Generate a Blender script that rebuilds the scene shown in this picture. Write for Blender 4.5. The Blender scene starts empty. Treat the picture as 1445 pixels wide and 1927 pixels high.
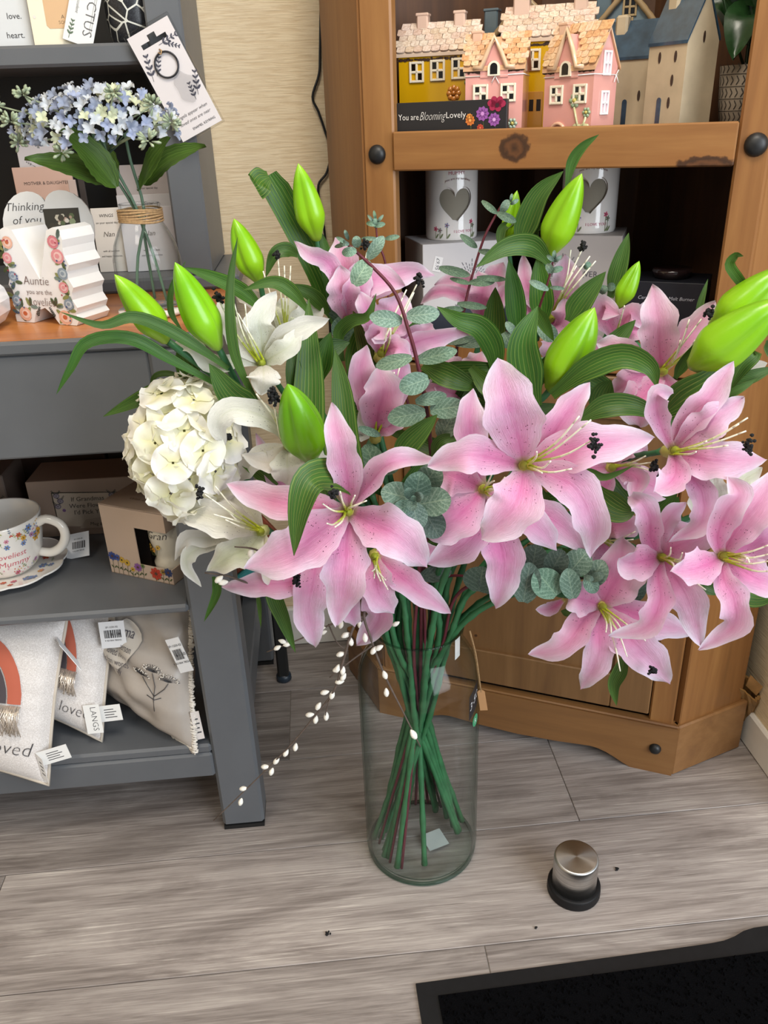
import bpy, math, random
from mathutils import Vector, Matrix
from math import sin, cos, pi, radians, sqrt
random.seed(7)
SC = bpy.context.scene
COL = SC.collection

# ------------------------------------------------------------------ camera, world, lights
F_PX, W_PX, H_PX, EYE = 1530.0, 1445.0, 1927.0, 1.1
_p, _r = radians(25.77), radians(-2.08)
FWD = Vector((0, cos(_p), -sin(_p)))
_up = Vector((1, 0, 0)).cross(FWD)
RIGHT = cos(_r) * Vector((1, 0, 0)) + sin(_r) * _up
UP = -sin(_r) * Vector((1, 0, 0)) + cos(_r) * _up
cd = bpy.data.cameras.new('camera')
cam = bpy.data.objects.new('camera', cd)
COL.objects.link(cam)
cd.sensor_fit = 'VERTICAL'; cd.sensor_height = 24.0; cd.lens = F_PX / H_PX * 24.0
cd.clip_start = 0.05; cd.clip_end = 30
cam.matrix_world = Matrix(((RIGHT.x, UP.x, -FWD.x, 0), (RIGHT.y, UP.y, -FWD.y, 0), (RIGHT.z, UP.z, -FWD.z, EYE), (0, 0, 0, 1)))
SC.camera = cam
SC.view_settings.view_transform = 'Standard'; SC.view_settings.look = 'None'
SC.view_settings.gamma = 1.0; SC.view_settings.use_curve_mapping = False
SC.view_settings.exposure = 0.18

wd = bpy.data.worlds.new('room_light'); SC.world = wd; wd.use_nodes = True
wd.node_tree.nodes['Background'].inputs[0].default_value = (0.90, 0.95, 1.0, 1)
wd.node_tree.nodes['Background'].inputs[1].default_value = 0.27

def area(name, loc, target, sx, sy, power, col):
    l = bpy.data.lights.new(name, 'AREA'); l.shape = 'RECTANGLE'; l.size = sx; l.size_y = sy; l.energy = power; l.color = col
    o = bpy.data.objects.new(name, l); COL.objects.link(o); o.location = loc
    o.rotation_euler = (Vector(target) - Vector(loc)).to_track_quat('-Z', 'Y').to_euler()
    return o
area('shop_window_daylight', (1.75, -1.0, 1.45), (0.0, 1.05, 0.6), 1.7, 1.9, 70, (0.88, 0.94, 1.0))
area('ceiling_panel', (0.1, 0.25, 2.5), (0.1, 1.0, 0.5), 0.6, 0.6, 22, (1.0, 0.92, 0.80))
area('ceiling_panel', (-0.9, -0.6, 2.5), (-0.4, 1.1, 0.7), 0.6, 0.6, 12, (1.0, 0.92, 0.80))

# ------------------------------------------------------------------ helpers
EYEV = Vector((0, 0, EYE))
def ray(x, y):
    return RIGHT * ((x - W_PX / 2) / F_PX) - UP * ((y - H_PX / 2) / F_PX) + FWD
def at(x, y, Y):
    d = ray(x, y); return EYEV + d * (Y / d.y)
def mpp(p):                                   # metres that one pixel of the photograph spans at point p
    return (p - EYEV).dot(FWD) / F_PX
def C(h):
    h = h.lstrip('#'); v = [int(h[i:i + 2], 16) / 255 for i in (0, 2, 4)]
    return tuple(((c + 0.055) / 1.055) ** 2.4 if c > 0.04045 else c / 12.92 for c in v)

L_ORG, L_YAW = Vector((-0.297, 1.034, 0)), radians(4.2)
B_ORG, B_YAW = Vector((0.508, 1.123, 0)), radians(-21.2)
def LF(a, d, z=0.0):
    return L_ORG + Vector((a * cos(L_YAW) - d * sin(L_YAW), a * sin(L_YAW) + d * cos(L_YAW), z))
def BF(a, d, z=0.0):
    return B_ORG + Vector((a * cos(B_YAW) - d * sin(B_YAW), a * sin(B_YAW) + d * cos(B_YAW), z))

class MB:
    def __init__(s): s.v = []; s.f = []; s.c = []; s.u = []; s.s = []; s.col = (1, 1, 1); s.smooth = False
    def add(s, vs, fs, uv=None, smooth=None):
        b = len(s.v); s.v += [tuple(p) for p in vs]
        sm = s.smooth if smooth is None else smooth
        for f in fs:
            s.f.append([b + i for i in f]); s.c.append(s.col); s.s.append(sm)
            s.u.append([uv[i] for i in f] if uv else [(0, 0)] * len(f))
        return s
    def box(s, x0, x1, y0, y1, z0, z1, bv=0.0, M=None):
        if x0 > x1: x0, x1 = x1, x0
        if y0 > y1: y0, y1 = y1, y0
        if z0 > z1: z0, z1 = z1, z0
        if bv <= 0:
            vs = [Vector((x, y, z)) for x in (x0, x1) for y in (y0, y1) for z in (z0, z1)]
            fs = [(0, 1, 3, 2), (4, 6, 7, 5), (0, 4, 5, 1), (2, 3, 7, 6), (0, 2, 6, 4), (1, 5, 7, 3)]
        else:
            bv = min(bv, (x1 - x0) * .49, (y1 - y0) * .49, (z1 - z0) * .49)
            X, Y, Z = (x0, x1), (y0, y1), (z0, z1); vs = []; ix = {}
            for i in (0, 1):
                for j in (0, 1):
                    for k in (0, 1):
                        sx, sy, sz = 1 - 2 * i, 1 - 2 * j, 1 - 2 * k
                        for a in range(3):
                            ix[i, j, k, a] = len(vs)
                            vs.append(Vector((X[i] + (0 if a == 0 else sx * bv), Y[j] + (0 if a == 1 else sy * bv), Z[k] + (0 if a == 2 else sz * bv))))
            g = lambda i, j, k, a: ix[i, j, k, a]
            fs = []
            fs += [(g(0, 0, 0, 0), g(0, 0, 1, 0), g(0, 1, 1, 0), g(0, 1, 0, 0)), (g(1, 0, 0, 0), g(1, 1, 0, 0), g(1, 1, 1, 0), g(1, 0, 1, 0))]
            fs += [(g(0, 0, 0, 1), g(1, 0, 0, 1), g(1, 0, 1, 1), g(0, 0, 1, 1)), (g(0, 1, 0, 1), g(0, 1, 1, 1), g(1, 1, 1, 1), g(1, 1, 0, 1))]
            fs += [(g(0, 0, 0, 2), g(0, 1, 0, 2), g(1, 1, 0, 2), g(1, 0, 0, 2)), (g(0, 0, 1, 2), g(1, 0, 1, 2), g(1, 1, 1, 2), g(0, 1, 1, 2))]
            for i in (0, 1):
                for j in (0, 1):
                    q = (g(i, j, 0, 0), g(i, j, 1, 0), g(i, j, 1, 1), g(i, j, 0, 1)); fs.append(q if i == j else q[::-1])
                    q = (g(i, 0, j, 0), g(i, 0, j, 2), g(i, 1, j, 2), g(i, 1, j, 0)); fs.append(q if i == j else q[::-1])
                    q = (g(0, i, j, 1), g(1, i, j, 1), g(1, i, j, 2), g(0, i, j, 2)); fs.append(q if i == j else q[::-1])
            for i in (0, 1):
                for j in (0, 1):
                    for k in (0, 1):
                        t = (g(i, j, k, 0), g(i, j, k, 1), g(i, j, k, 2)); fs.append(t if (i + j + k) % 2 else t[::-1])
        if M is not None: vs = [M @ p for p in vs]
        return s.add(vs, fs, smooth=False)
    def grid(s, fn, nu, nv, cu=False, smooth=True):
        vs, uv = [], []
        for i in range(nu + 1):
            for j in range(nv + 1):
                vs.append(fn(i / nu, j / nv)); uv.append((i / nu, j / nv))
        fs = [(i * (nv + 1) + j, (i + 1) * (nv + 1) + j, (i + 1) * (nv + 1) + j + 1, i * (nv + 1) + j + 1) for i in range(nu) for j in range(nv)]
        return s.add(vs, fs, uv, smooth)
    def tube(s, pts, r, n=6, cap=True):
        pts = [Vector(p) for p in pts]; m = len(pts); vs = []; uv = []
        rr = r if isinstance(r, (list, tuple)) else [r] * m
        ref = None
        for i, p in enumerate(pts):
            t = (pts[min(i + 1, m - 1)] - pts[max(i - 1, 0)])
            if t.length < 1e-9: t = Vector((0, 0, 1))
            t.normalize()
            if ref is None: ref = t.orthogonal().normalized()
            ref = (ref - t * ref.dot(t))
            if ref.length < 1e-6: ref = t.orthogonal()
            ref.normalize(); bn = t.cross(ref)
            for k in range(n):
                a = 2 * pi * k / n; vs.append(p + (ref * cos(a) + bn * sin(a)) * rr[i]); uv.append((i / max(1, m - 1), k / n))
        fs = [(i * n + k, i * n + (k + 1) % n, (i + 1) * n + (k + 1) % n, (i + 1) * n + k) for i in range(m - 1) for k in range(n)]
        if cap: fs += [tuple(range(n))[::-1], tuple((m - 1) * n + k for k in range(n))]
        return s.add(vs, fs, uv, True)
    def lathe(s, prof, n=24, c=(0, 0, 0), closed=False, M=None, smooth=True):
        vs = []; m = len(prof); c = Vector(c)
        for r, z in prof:
            for k in range(n):
                a = 2 * pi * k / n; vs.append(c + Vector((r * cos(a), r * sin(a), z)))
        if M is not None: vs = [M @ p for p in vs]
        fs = [(i * n + k, i * n + (k + 1) % n, (i + 1) * n + (k + 1) % n, (i + 1) * n + k) for i in range(m - 1) for k in range(n)]
        uv = [(i / max(1, m - 1), k / n) for i in range(m) for k in range(n)]
        if prof[0][0] > 1e-6 and not closed: fs.append(tuple(range(n))[::-1])
        if prof[-1][0] > 1e-6 and not closed: fs.append(tuple((m - 1) * n + k for k in range(n)))
        return s.add(vs, fs, uv, smooth)
    def prism(s, poly, a0, a1, fn):                     # extrude a 2-D outline; fn(u, v, w) -> point
        n = len(poly); vs = [fn(u, v, a0) for u, v in poly] + [fn(u, v, a1) for u, v in poly]
        fs = [tuple(range(n)), tuple(range(2 * n - 1, n - 1, -1))] + [(i, i + n, (i + 1) % n + n, (i + 1) % n) for i in range(n)]
        return s.add(vs, fs, smooth=False)
    def poly(s, pts): return s.add(pts, [tuple(range(len(pts)))], smooth=False)
    def disc(s, fn, cx, cy, rx, ry=None, n=10, rot=0.0):
        ry = ry or rx
        return s.poly([fn(cx + rx * cos(a) * cos(rot) - ry * sin(a) * sin(rot), cy + rx * cos(a) * sin(rot) + ry * sin(a) * cos(rot)) for a in [2 * pi * k / n for k in range(n)]])
    def line(s, fn, pts, w):                            # flat printed stroke along 2-D points
        for (x0, y0), (x1, y1) in zip(pts, pts[1:]):
            dx, dy = x1 - x0, y1 - y0; l = math.hypot(dx, dy) or 1; nx, ny = -dy / l * w / 2, dx / l * w / 2
            s.poly([fn(x0 - nx, y0 - ny), fn(x1 - nx, y1 - ny), fn(x1 + nx, y1 + ny), fn(x0 + nx, y0 + ny)])
        return s
    def text(s, body, size, fn, shear=0.0, align='C', thin=0.0, sx=1.0):
        vs, fs, w = text_shape(body, thin)
        off = {'C': -w / 2, 'L': 0, 'R': -w}[align]
        return s.add([fn(((x + off) * sx + y * shear) * size, y * size) for x, y in vs], fs, smooth=False)
    def mesh(s, name):
        me = bpy.data.meshes.new(name); me.from_pydata(s.v, [], s.f)
        me.polygons.foreach_set('use_smooth', s.s)
        me.uv_layers.new(name='UVMap'); me.color_attributes.new('Col', 'FLOAT_COLOR', 'CORNER'); ul = me.uv_layers['UVMap']; ca = me.color_attributes['Col']
        uvs, cols = [], []
        for f, u, c in zip(s.f, s.u, s.c):
            for q in u: uvs += q; cols += (c[0], c[1], c[2], 1.0)
        ul.data.foreach_set('uv', uvs); ca.data.foreach_set('color', cols); me.update()
        return me

_TX = {}
def text_shape(body, thin=0.0):
    k = (body, thin)
    if k not in _TX:
        cu = bpy.data.curves.new('lettering', 'FONT'); cu.body = body; cu.size = 1.0; cu.resolution_u = 2; cu.offset = thin
        o = bpy.data.objects.new('lettering', cu); me = bpy.data.meshes.new_from_object(o)
        vs = [(v.co.x, v.co.y) for v in me.vertices]; fs = [tuple(p.vertices) for p in me.polygons]
        bpy.data.objects.remove(o); bpy.data.curves.remove(cu); bpy.data.meshes.remove(me)
        x0 = min((v[0] for v in vs), default=0); x1 = max((v[0] for v in vs), default=0)
        _TX[k] = ([(x - x0, y) for x, y in vs], fs, x1 - x0)
    return _TX[k]

def link(name, me, m=None, parent=None):
    o = bpy.data.objects.new(name, me); COL.objects.link(o)
    if m is not None and not me.materials: me.materials.append(m)
    if parent is not None: o.parent = parent
    return o
def obj(name, mb, m, parent=None):
    o = link(name, mb.mesh(name), m, parent)
    if name in ('floral_print', 'crackle', 'chevron', 'embroidery'): o['kind'] = 'stuff'
    return o
def tag(o, label, cat, group=None):
    o['label'] = label; o['category'] = cat
    if group: o['group'] = group
    return o
def thing(name, label, cat, loc=(0, 0, 0), rotz=0.0, group=None):
    o = bpy.data.objects.new(name, None); COL.objects.link(o); o.empty_display_size = 0.02
    o.location = loc; o.rotation_euler = (0, 0, rotz)
    return tag(o, label, cat, group)
def struct(name, mb, m, loc=(0, 0, 0), rotz=0.0):
    o = obj(name, mb, m); o['kind'] = 'structure'; o.location = loc; o.rotation_euler = (0, 0, rotz); return o
def front(ox, oy, oz, rot=0.0):                        # map for print on a face that looks towards -y
    c, q = cos(rot), sin(rot)
    return lambda x, y: Vector((ox + x * c - y * q, oy, oz + x * q + y * c))
def spline(P, n):                                      # Catmull-Rom through the points
    P = [Vector(p) for p in P]
    if len(P) == 2: return [P[0].lerp(P[1], i / n) for i in range(n + 1)]
    Q = [P[0] * 2 - P[1]] + P + [P[-1] * 2 - P[-2]]; out = []; m = len(P) - 1
    for i in range(n + 1):
        t = i / n * m; k = min(int(t), m - 1); t -= k; a, b, c, d = Q[k:k + 4]
        out.append(0.5 * ((2 * b) + (c - a) * t + (2 * a - 5 * b + 4 * c - d) * t * t + (3 * b - a - 3 * c + d) * t ** 3))
    return out

# ------------------------------------------------------------------ materials
class NT:
    def __init__(s, name):
        s.m = bpy.data.materials.new(name); s.m.use_nodes = True; s.t = s.m.node_tree; s.b = s.t.nodes['Principled BSDF']
    def n(s, ty, **kw):
        x = s.t.nodes.new(ty)
        for k, v in kw.items(): setattr(x, k, v)
        return x
    def l(s, a, b): s.t.links.new(a, b)
    def set(s, **kw):
        for k, v in kw.items():
            k = {'rough': 'Roughness', 'metal': 'Metallic', 'col': 'Base Color', 'coat': 'Coat Weight', 'spec': 'Specular IOR Level', 'sss': 'Subsurface Weight'}[k]
            s.b.inputs[k].default_value = tuple(v) + (1,) if k == 'Base Color' else v
        return s
    def ramp(s, stops, src):
        r = s.n('ShaderNodeValToRGB'); e = r.color_ramp.elements
        while len(e) > 1: e.remove(e[0])
        e[0].position = stops[0][0]; e[0].color = tuple(stops[0][1]) + (1,)
        for p, c in stops[1:]:
            q = e.new(p); q.color = tuple(c) + (1,)
        s.l(src, r.inputs[0]); return r.outputs[0]
    def coord(s, scale=(1, 1, 1), kind='Object', rnd=0.0):
        tc = s.n('ShaderNodeTexCoord'); mp = s.n('ShaderNodeMapping'); mp.inputs['Scale'].default_value = scale
        src = tc.outputs[kind]
        if rnd:
            oi = s.n('ShaderNodeObjectInfo'); ma = s.n('ShaderNodeVectorMath', operation='MULTIPLY_ADD')
            cb = s.n('ShaderNodeCombineXYZ'); 
            for k in range(3): s.l(oi.outputs['Random'], cb.inputs[k])
            ma.inputs[1].default_value = (rnd,) * 3; s.l(cb.outputs[0], ma.inputs[0]); s.l(src, ma.inputs[2]); src = ma.outputs[0]
        s.l(src, mp.inputs[0]); return mp.outputs[0]
    def noise(s, vec, scale=5.0, detail=3.0, rough=0.55, dist=0.0):
        x = s.n('ShaderNodeTexNoise'); x.inputs['Scale'].default_value = scale; x.inputs['Detail'].default_value = detail
        x.inputs['Roughness'].default_value = rough; x.inputs['Distortion'].default_value = dist; s.l(vec, x.inputs['Vector']); return x.outputs['Fac']
    def math(s, op, a, b=None, clamp=False):
        x = s.n('ShaderNodeMath', operation=op); x.use_clamp = clamp
        for i, q in enumerate((a, b)):
            if q is None: continue
            if isinstance(q, (int, float)): x.inputs[i].default_value = q
            else: s.l(q, x.inputs[i])
        return x.outputs[0]
    def mix(s, f, a, b, blend='MIX'):
        x = s.n('ShaderNodeMix', data_type='RGBA', blend_type=blend)
        for i, q in ((0, f), (6, a), (7, b)):
            if isinstance(q, (int, float)): x.inputs[i].default_value = q
            elif isinstance(q, (tuple, list)): x.inputs[i].default_value = tuple(q) + (1,)
            else: s.l(q, x.inputs[i])
        return x.outputs[2]
    def bump(s, h, st=0.3, dist=0.002):
        x = s.n('ShaderNodeBump'); x.inputs['Strength'].default_value = st; x.inputs['Distance'].default_value = dist
        s.l(h, x.inputs['Height']); s.l(x.outputs[0], s.b.inputs['Normal'])
    def base(s, c): s.l(c, s.b.inputs['Base Color'])
    def translucent(s, colsock, fac=0.25):
        tr = s.n('ShaderNodeBsdfTranslucent'); s.l(colsock, tr.inputs[0]); mx = s.n('ShaderNodeMixShader'); mx.inputs[0].default_value = fac
        s.l(s.b.outputs[0], mx.inputs[1]); s.l(tr.outputs[0], mx.inputs[2])
        s.l(mx.outputs[0], s.t.nodes['Material Output'].inputs[0])

def plain(name, col, rough=0.5, var=0.08, scale=30.0, bump=0.0, **kw):
    t = NT(name); t.set(rough=rough, **kw); c = C(col) if isinstance(col, str) else col
    nz = t.noise(t.coord(), scale, 4)
    t.base(t.ramp([(0.3, [x * (1 - var) for x in c]), (0.7, [min(1, x * (1 + var)) for x in c])], nz))
    if bump: t.bump(nz, bump, 0.001)
    return t.m

def wood(name, cols, axis='x', freq=1.0, rough=0.45, knots=(), rnd=0.0):
    t = NT(name); t.set(rough=rough)
    st = {'x': (2.0, 26, 26), 'y': (26, 2.0, 26), 'z': (26, 26, 2.0)}[axis]
    v = t.coord(tuple(q * freq for q in st), rnd=rnd)
    n1 = t.noise(v, 1.0, 5, 0.6, 0.8); n2 = t.noise(v, 7.0, 3, 0.6)
    f = t.math('ADD', t.math('MULTIPLY', n1, 0.8), t.math('MULTIPLY', n2, 0.2))
    c = t.ramp([(0.28, C(cols[0])), (0.48, C(cols[1])), (0.72, C(cols[2]))], f)
    for (kx, ky, kz, r, sx, sy, sz) in knots:
        tc = t.n('ShaderNodeTexCoord'); sb = t.n('ShaderNodeVectorMath', operation='SUBTRACT'); sb.inputs[1].default_value = (kx, ky, kz)
        ml = t.n('ShaderNodeVectorMath', operation='MULTIPLY'); ml.inputs[1].default_value = (sx, sy, sz)
        ln = t.n('ShaderNodeVectorMath', operation='LENGTH')
        t.l(tc.outputs['Object'], sb.inputs[0]); t.l(sb.outputs[0], ml.inputs[0]); t.l(ml.outputs[0], ln.inputs[0])
        wob = t.math('MULTIPLY', t.math('SUBTRACT', t.noise(t.coord(), 90, 2), 0.5), r * 0.7)
        d = t.math('ADD', ln.outputs['Value'], wob)
        k = t.math('SUBTRACT', 1.0, t.math('DIVIDE', d, r), True)
        k2 = t.math('SUBTRACT', 1.0, t.math('DIVIDE', d, r * 2.1), True)
        c = t.mix(t.math('MULTIPLY', k2, 0.45), c, C('#8a5526'))
        ring = t.ramp([(0, C('#4a2c17')), (.35, C('#2e1a0e')), (.6, C('#5a361c')), (1, C('#2a170c'))], k); c = t.mix(t.math('MINIMUM', t.math('MULTIPLY', k, 6.0), 0.93), c, ring)
    t.base(c); t.bump(f, 0.15, 0.001)
    return t.m

def lily_mat(name, mid, edge, spots, white=False):
    t = NT(name); t.set(rough=0.55, spec=0.3)
    uv = t.n('ShaderNodeUVMap'); sp = t.n('ShaderNodeSeparateXYZ'); t.l(uv.outputs[0], sp.inputs[0])
    u, v = sp.outputs[0], sp.outputs[1]
    e = t.math('ABSOLUTE', t.math('SUBTRACT', t.math('MULTIPLY', v, 2.0), 1.0))
    oi = t.n('ShaderNodeObjectInfo')
    wv = t.noise(t.coord((1, 1, 1), rnd=9.0), 26, 3)
    f = t.math('ADD', t.math('MULTIPLY', t.math('POWER', e, 1.6), 0.62), t.math('MULTIPLY', t.math('POWER', u, 2.6), 0.55))
    f = t.math('ADD', f, t.math('MULTIPLY', t.math('SUBTRACT', wv, 0.5), 0.75), True)
    centre = t.mix(1.0, oi.outputs['Color'], C(mid), 'MULTIPLY')
    c = t.mix(f, centre, C(edge))
    rb = t.math('MULTIPLY', t.math('SUBTRACT', 1.0, t.math('MULTIPLY', e, 9.0), True), t.math('SUBTRACT', 1.0, u, True))
    c = t.mix(t.math('MULTIPLY', rb, 0.35), c, C(spots) if not white else C('#cfd59a'))
    gb = t.math('SUBTRACT', 1.0, t.math('MULTIPLY', u, 9.0), True)
    c = t.mix(gb, c, C('#b9c04a'))
    mp = t.n('ShaderNodeMapping'); mp.inputs['Scale'].default_value = (34, 15, 1); t.l(uv.outputs[0], mp.inputs[0])
    vo = t.n('ShaderNodeTexVoronoi'); vo.inputs['Scale'].default_value = 1.0; t.l(mp.outputs[0], vo.inputs['Vector'])
    sd = t.math('LESS_THAN', vo.outputs['Distance'], 0.17)
    m1 = t.math('MULTIPLY', t.math('GREATER_THAN', u, 0.10), t.math('LESS_THAN', u, 0.47))
    m2 = t.math('MULTIPLY', t.math('LESS_THAN', e, 0.74), t.math('GREATER_THAN', e, 0.10))
    dm = t.math('MULTIPLY', t.math('MULTIPLY', m1, m2), sd)
    c = t.mix(t.math('MULTIPLY', dm, 0.85 if not white else 0.6), c, C('#5c1236') if not white else C('#4c4038'))
    t.base(c)
    m3 = t.n('ShaderNodeMapping'); m3.inputs['Scale'].default_value = (5, 60, 1); t.l(uv.outputs[0], m3.inputs[0])
    t.bump(t.math('ADD', t.noise(m3.outputs[0], 1.0, 3, 0.6, 1.0), t.math('MULTIPLY', wv, 1.6)), 0.6, 0.003)
    t.translucent(c, 0.28)
    return t.m
def leaf_mat(name, dark, light, stripe, back=0.2):
    t = NT(name); t.set(rough=0.42, spec=0.35)
    uv = t.n('ShaderNodeUVMap'); sp = t.n('ShaderNodeSeparateXYZ'); t.l(uv.outputs[0], sp.inputs[0])
    mp = t.n('ShaderNodeMapping'); mp.inputs['Scale'].default_value = (1.2, 15, 1); t.l(uv.outputs[0], mp.inputs[0])
    nz = t.noise(mp.outputs[0], 1.0, 3, 0.6, 0.3)
    c = t.ramp([(0.3, C(dark)), (0.55, C(light)), (0.70, C(light)), (0.78, C(stripe))], nz)
    ln_ = t.math('POWER', t.math('ABSOLUTE', t.math('SINE', t.math('ADD', t.math('MULTIPLY', sp.outputs[1], 27.0), t.math('MULTIPLY', nz, 2.2)))), 22.0)
    c = t.mix(t.math('MULTIPLY', ln_, t.math('MULTIPLY', nz, 1.1)), c, C(stripe))
    oi = t.n('ShaderNodeObjectInfo'); c = t.mix(1.0, oi.outputs['Color'], c, 'MULTIPLY')
    t.base(c); t.bump(t.math('ADD', nz, t.math('MULTIPLY', ln_, .6)), 0.35, 0.001); t.translucent(c, back)
    return t.m
def print_mat(name, rough=0.5, **kw):
    t = NT(name); t.set(rough=rough, **kw); a = t.n('ShaderNodeVertexColor', layer_name='Col')
    nz = t.noise(t.coord(), 60, 3)
    t.base(t.mix(t.math('MULTIPLY', nz, 0.10), a.outputs[0], (0.5, 0.5, 0.5), 'MULTIPLY')); return t.m
def thin_glass(name, tint, edge, rough=0.02):
    t = NT(name); tr = t.n('ShaderNodeBsdfTransparent'); gl = t.n('ShaderNodeBsdfGlossy'); gl.inputs['Roughness'].default_value = rough
    lw = t.n('ShaderNodeLayerWeight'); lw.inputs[0].default_value = 0.5
    c = t.mix(t.math('POWER', lw.outputs['Facing'], 4.0), C(tint), C(edge)); t.l(c, tr.inputs[0])
    fr = t.math('ADD', 0.014, t.math('MULTIPLY', t.math('POWER', lw.outputs['Facing'], 5.0), 0.7), True)
    mx = t.n('ShaderNodeMixShader'); t.l(fr, mx.inputs[0]); t.l(tr.outputs[0], mx.inputs[1]); t.l(gl.outputs[0], mx.inputs[2])
    t.l(mx.outputs[0], t.t.nodes['Material Output'].inputs[0]); return t.m

M = {}
M['grey_paint'] = plain('grey_paint', '#5e6165', 0.42, 0.05, 14, 0.1)
M['black_paint'] = plain('black_paint', '#121212', 0.6)
M['oiled_top'] = wood('oiled_top', ('#8a4a22', '#b4703a', '#cc8a4e'), 'x', 0.7, 0.3)
PINE = ('#694625', '#85592f', '#9d703f')
M['pine_v'] = wood('pine_upright', PINE, 'z', 0.55, 0.42)
M['pine_h'] = wood('pine_board', PINE, 'x', 0.55, 0.42, knots=[(-0.330, 0.0, 1.058, 0.020, 0.85, 0.4, 1.0), (-0.075, 0.0, 1.031, 0.013, 0.30, 0.4, 1.0)])
M['pine_shaded'] = wood('pine_door_shaded', ('#5c3f27', '#70502f', '#85623d'), 'z', 0.55, 0.45, knots=[(-0.375, 0.0, 0.222, 0.006, 1, 0.4, 1)])  # same pine for the door, darkened: the bouquet's shade is put into the colour
M['pine_plinth'] = wood('pine_plinth', ('#6c492b', '#835c35', '#987045'), 'x', 0.5, 0.42)
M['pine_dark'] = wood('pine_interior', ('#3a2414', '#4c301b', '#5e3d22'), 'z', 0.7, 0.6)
M['black_iron'] = plain('black_iron', '#17181a', 0.45)
M['print'] = print_mat('printed_card', 0.5)
M['gloss'] = print_mat('glazed_ceramic', 0.14, coat=0.5)
M['matt'] = print_mat('matt_print', 0.8)
M['fabric'] = print_mat('soft_cloth', 0.9)
M['pink'] = lily_mat('pink_lily_petal', '#eb92c2', '#f4e8f7', '#cf5598')
M['white'] = lily_mat('white_lily_petal', '#f4f3e4', '#f8f7f2', '#e4e8c0', True)
M['leaf'] = leaf_mat('lily_leaf', '#24441a', '#42692a', '#93a352')
M['green_stem'] = plain('green_stem', '#2f6840', 0.5, 0.2, 60, 0.3)
M['red_stem'] = plain('red_stem', '#5b1f2b', 0.5, 0.2, 60, 0.3)
M['bark'] = plain('willow_bark', '#5d5048', 0.8, 0.3, 120, 0.4)
M['catkin'] = plain('willow_catkin', '#f1eee4', 0.95, 0.06, 400, 0.6)
M['anther'] = plain('black_anther', '#101012', 0.85, 0.4, 900, 0.8)
M['filament'] = print_mat('filament', 0.5)
M['vase_glass'] = thin_glass('vase_glass', '#feffff', '#c2d6ce')
M['jar_glass'] = thin_glass('jar_glass', '#feffff', '#ccd3d6')
M['sleeve'] = thin_glass('clear_sleeve', '#f6f6f6', '#c9c9c9', 0.05)
def mk_bud():
    t = NT('lily_bud'); t.set(rough=0.3, spec=0.5)
    uv = t.n('ShaderNodeUVMap'); sp = t.n('ShaderNodeSeparateXYZ'); t.l(uv.outputs[0], sp.inputs[0])
    nz = t.noise(t.coord(rnd=5.0), 30, 3)
    c = t.ramp([(0.0, C('#86a03a')), (0.25, C('#8dc01c')), (0.8, C('#76b012')), (1.0, C('#8cc22a'))], t.math('ADD', sp.outputs[0], t.math('MULTIPLY', t.math('SUBTRACT', nz, 0.5), 0.3)))
    oi = t.n('ShaderNodeObjectInfo'); c = t.mix(1.0, oi.outputs['Color'], c, 'MULTIPLY')
    t.base(c); t.bump(t.noise(t.coord(), 160, 2), 0.15, 0.001); return t.m
M['bud'] = mk_bud()
def mk_euc():
    t = NT('eucalyptus_leaf'); t.set(rough=0.75)
    uv = t.n('ShaderNodeUVMap'); sp = t.n('ShaderNodeSeparateXYZ'); t.l(uv.outputs[0], sp.inputs[0])
    e = t.math('ABSOLUTE', t.math('SUBTRACT', t.math('MULTIPLY', sp.outputs[1], 2.0), 1.0))
    nz = t.noise(t.coord(rnd=5.0), 520, 5, 0.75)
    vn = t.math('POWER', t.math('ABSOLUTE', t.math('SINE', t.math('ADD', t.math('ADD', t.math('MULTIPLY', sp.outputs[0], 20.0), t.math('MULTIPLY', e, -7.0)), t.math('MULTIPLY', nz, 3.0)))), 12.0)
    c = t.ramp([(0.36, C('#557060')), (0.54, C('#6f8a79')), (0.72, C('#9fb7a8'))], nz)
    c = t.mix(t.math('MULTIPLY', vn, 0.30), c, C('#bccfc0'))
    c = t.mix(t.math('SUBTRACT', 1.0, t.math('MULTIPLY', e, 16.0), True), c, C('#98ad96'))
    oi = t.n('ShaderNodeObjectInfo'); c = t.mix(1.0, oi.outputs['Color'], c, 'MULTIPLY')
    t.base(c); t.bump(nz, 0.3, 0.001); return t.m
M['euc'] = mk_euc()
def mk_floor():
    t = NT('vinyl_oak_plank'); t.set(rough=0.5)
    v = t.coord((2.0, 62, 24), rnd=37.0); v2 = t.coord((2.4, 13, 9), rnd=21.0); v3 = t.coord((12, 340, 60), rnd=11.0)
    n1 = t.noise(v, 1.0, 6, 0.68, 1.0); n2 = t.noise(v2, 1.0, 5, 0.62, 1.6); n3 = t.noise(v3, 1.0, 4, 0.65, 0.5)
    f = t.math('ADD', t.math('ADD', t.math('MULTIPLY', n1, 0.40), t.math('MULTIPLY', n2, 0.33)), t.math('MULTIPLY', n3, 0.27))
    c = t.ramp([(0.33, C('#625a56')), (0.44, C('#827a76')), (0.53, C('#9d9591')), (0.64, C('#b6afaa'))], f)
    cer = t.math('MULTIPLY', t.math('SUBTRACT', t.math('MULTIPLY', t.noise(t.coord((6, 360, 60), rnd=13.0), 1.0, 3, 0.6, 0.6), 7.0), 3.9, True), t.math('SUBTRACT', t.math('MULTIPLY', n2, 4.0), 1.6, True))
    c = t.mix(t.math('MULTIPLY', cer, 0.75), c, C('#dad4cd'))
    oi = t.n('ShaderNodeObjectInfo'); c = t.mix(1.0, oi.outputs['Color'], c, 'MULTIPLY')
    t.base(c); t.bump(n3, 0.25, 0.0008)
    return t.m
M['plank'] = mk_floor()
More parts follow.
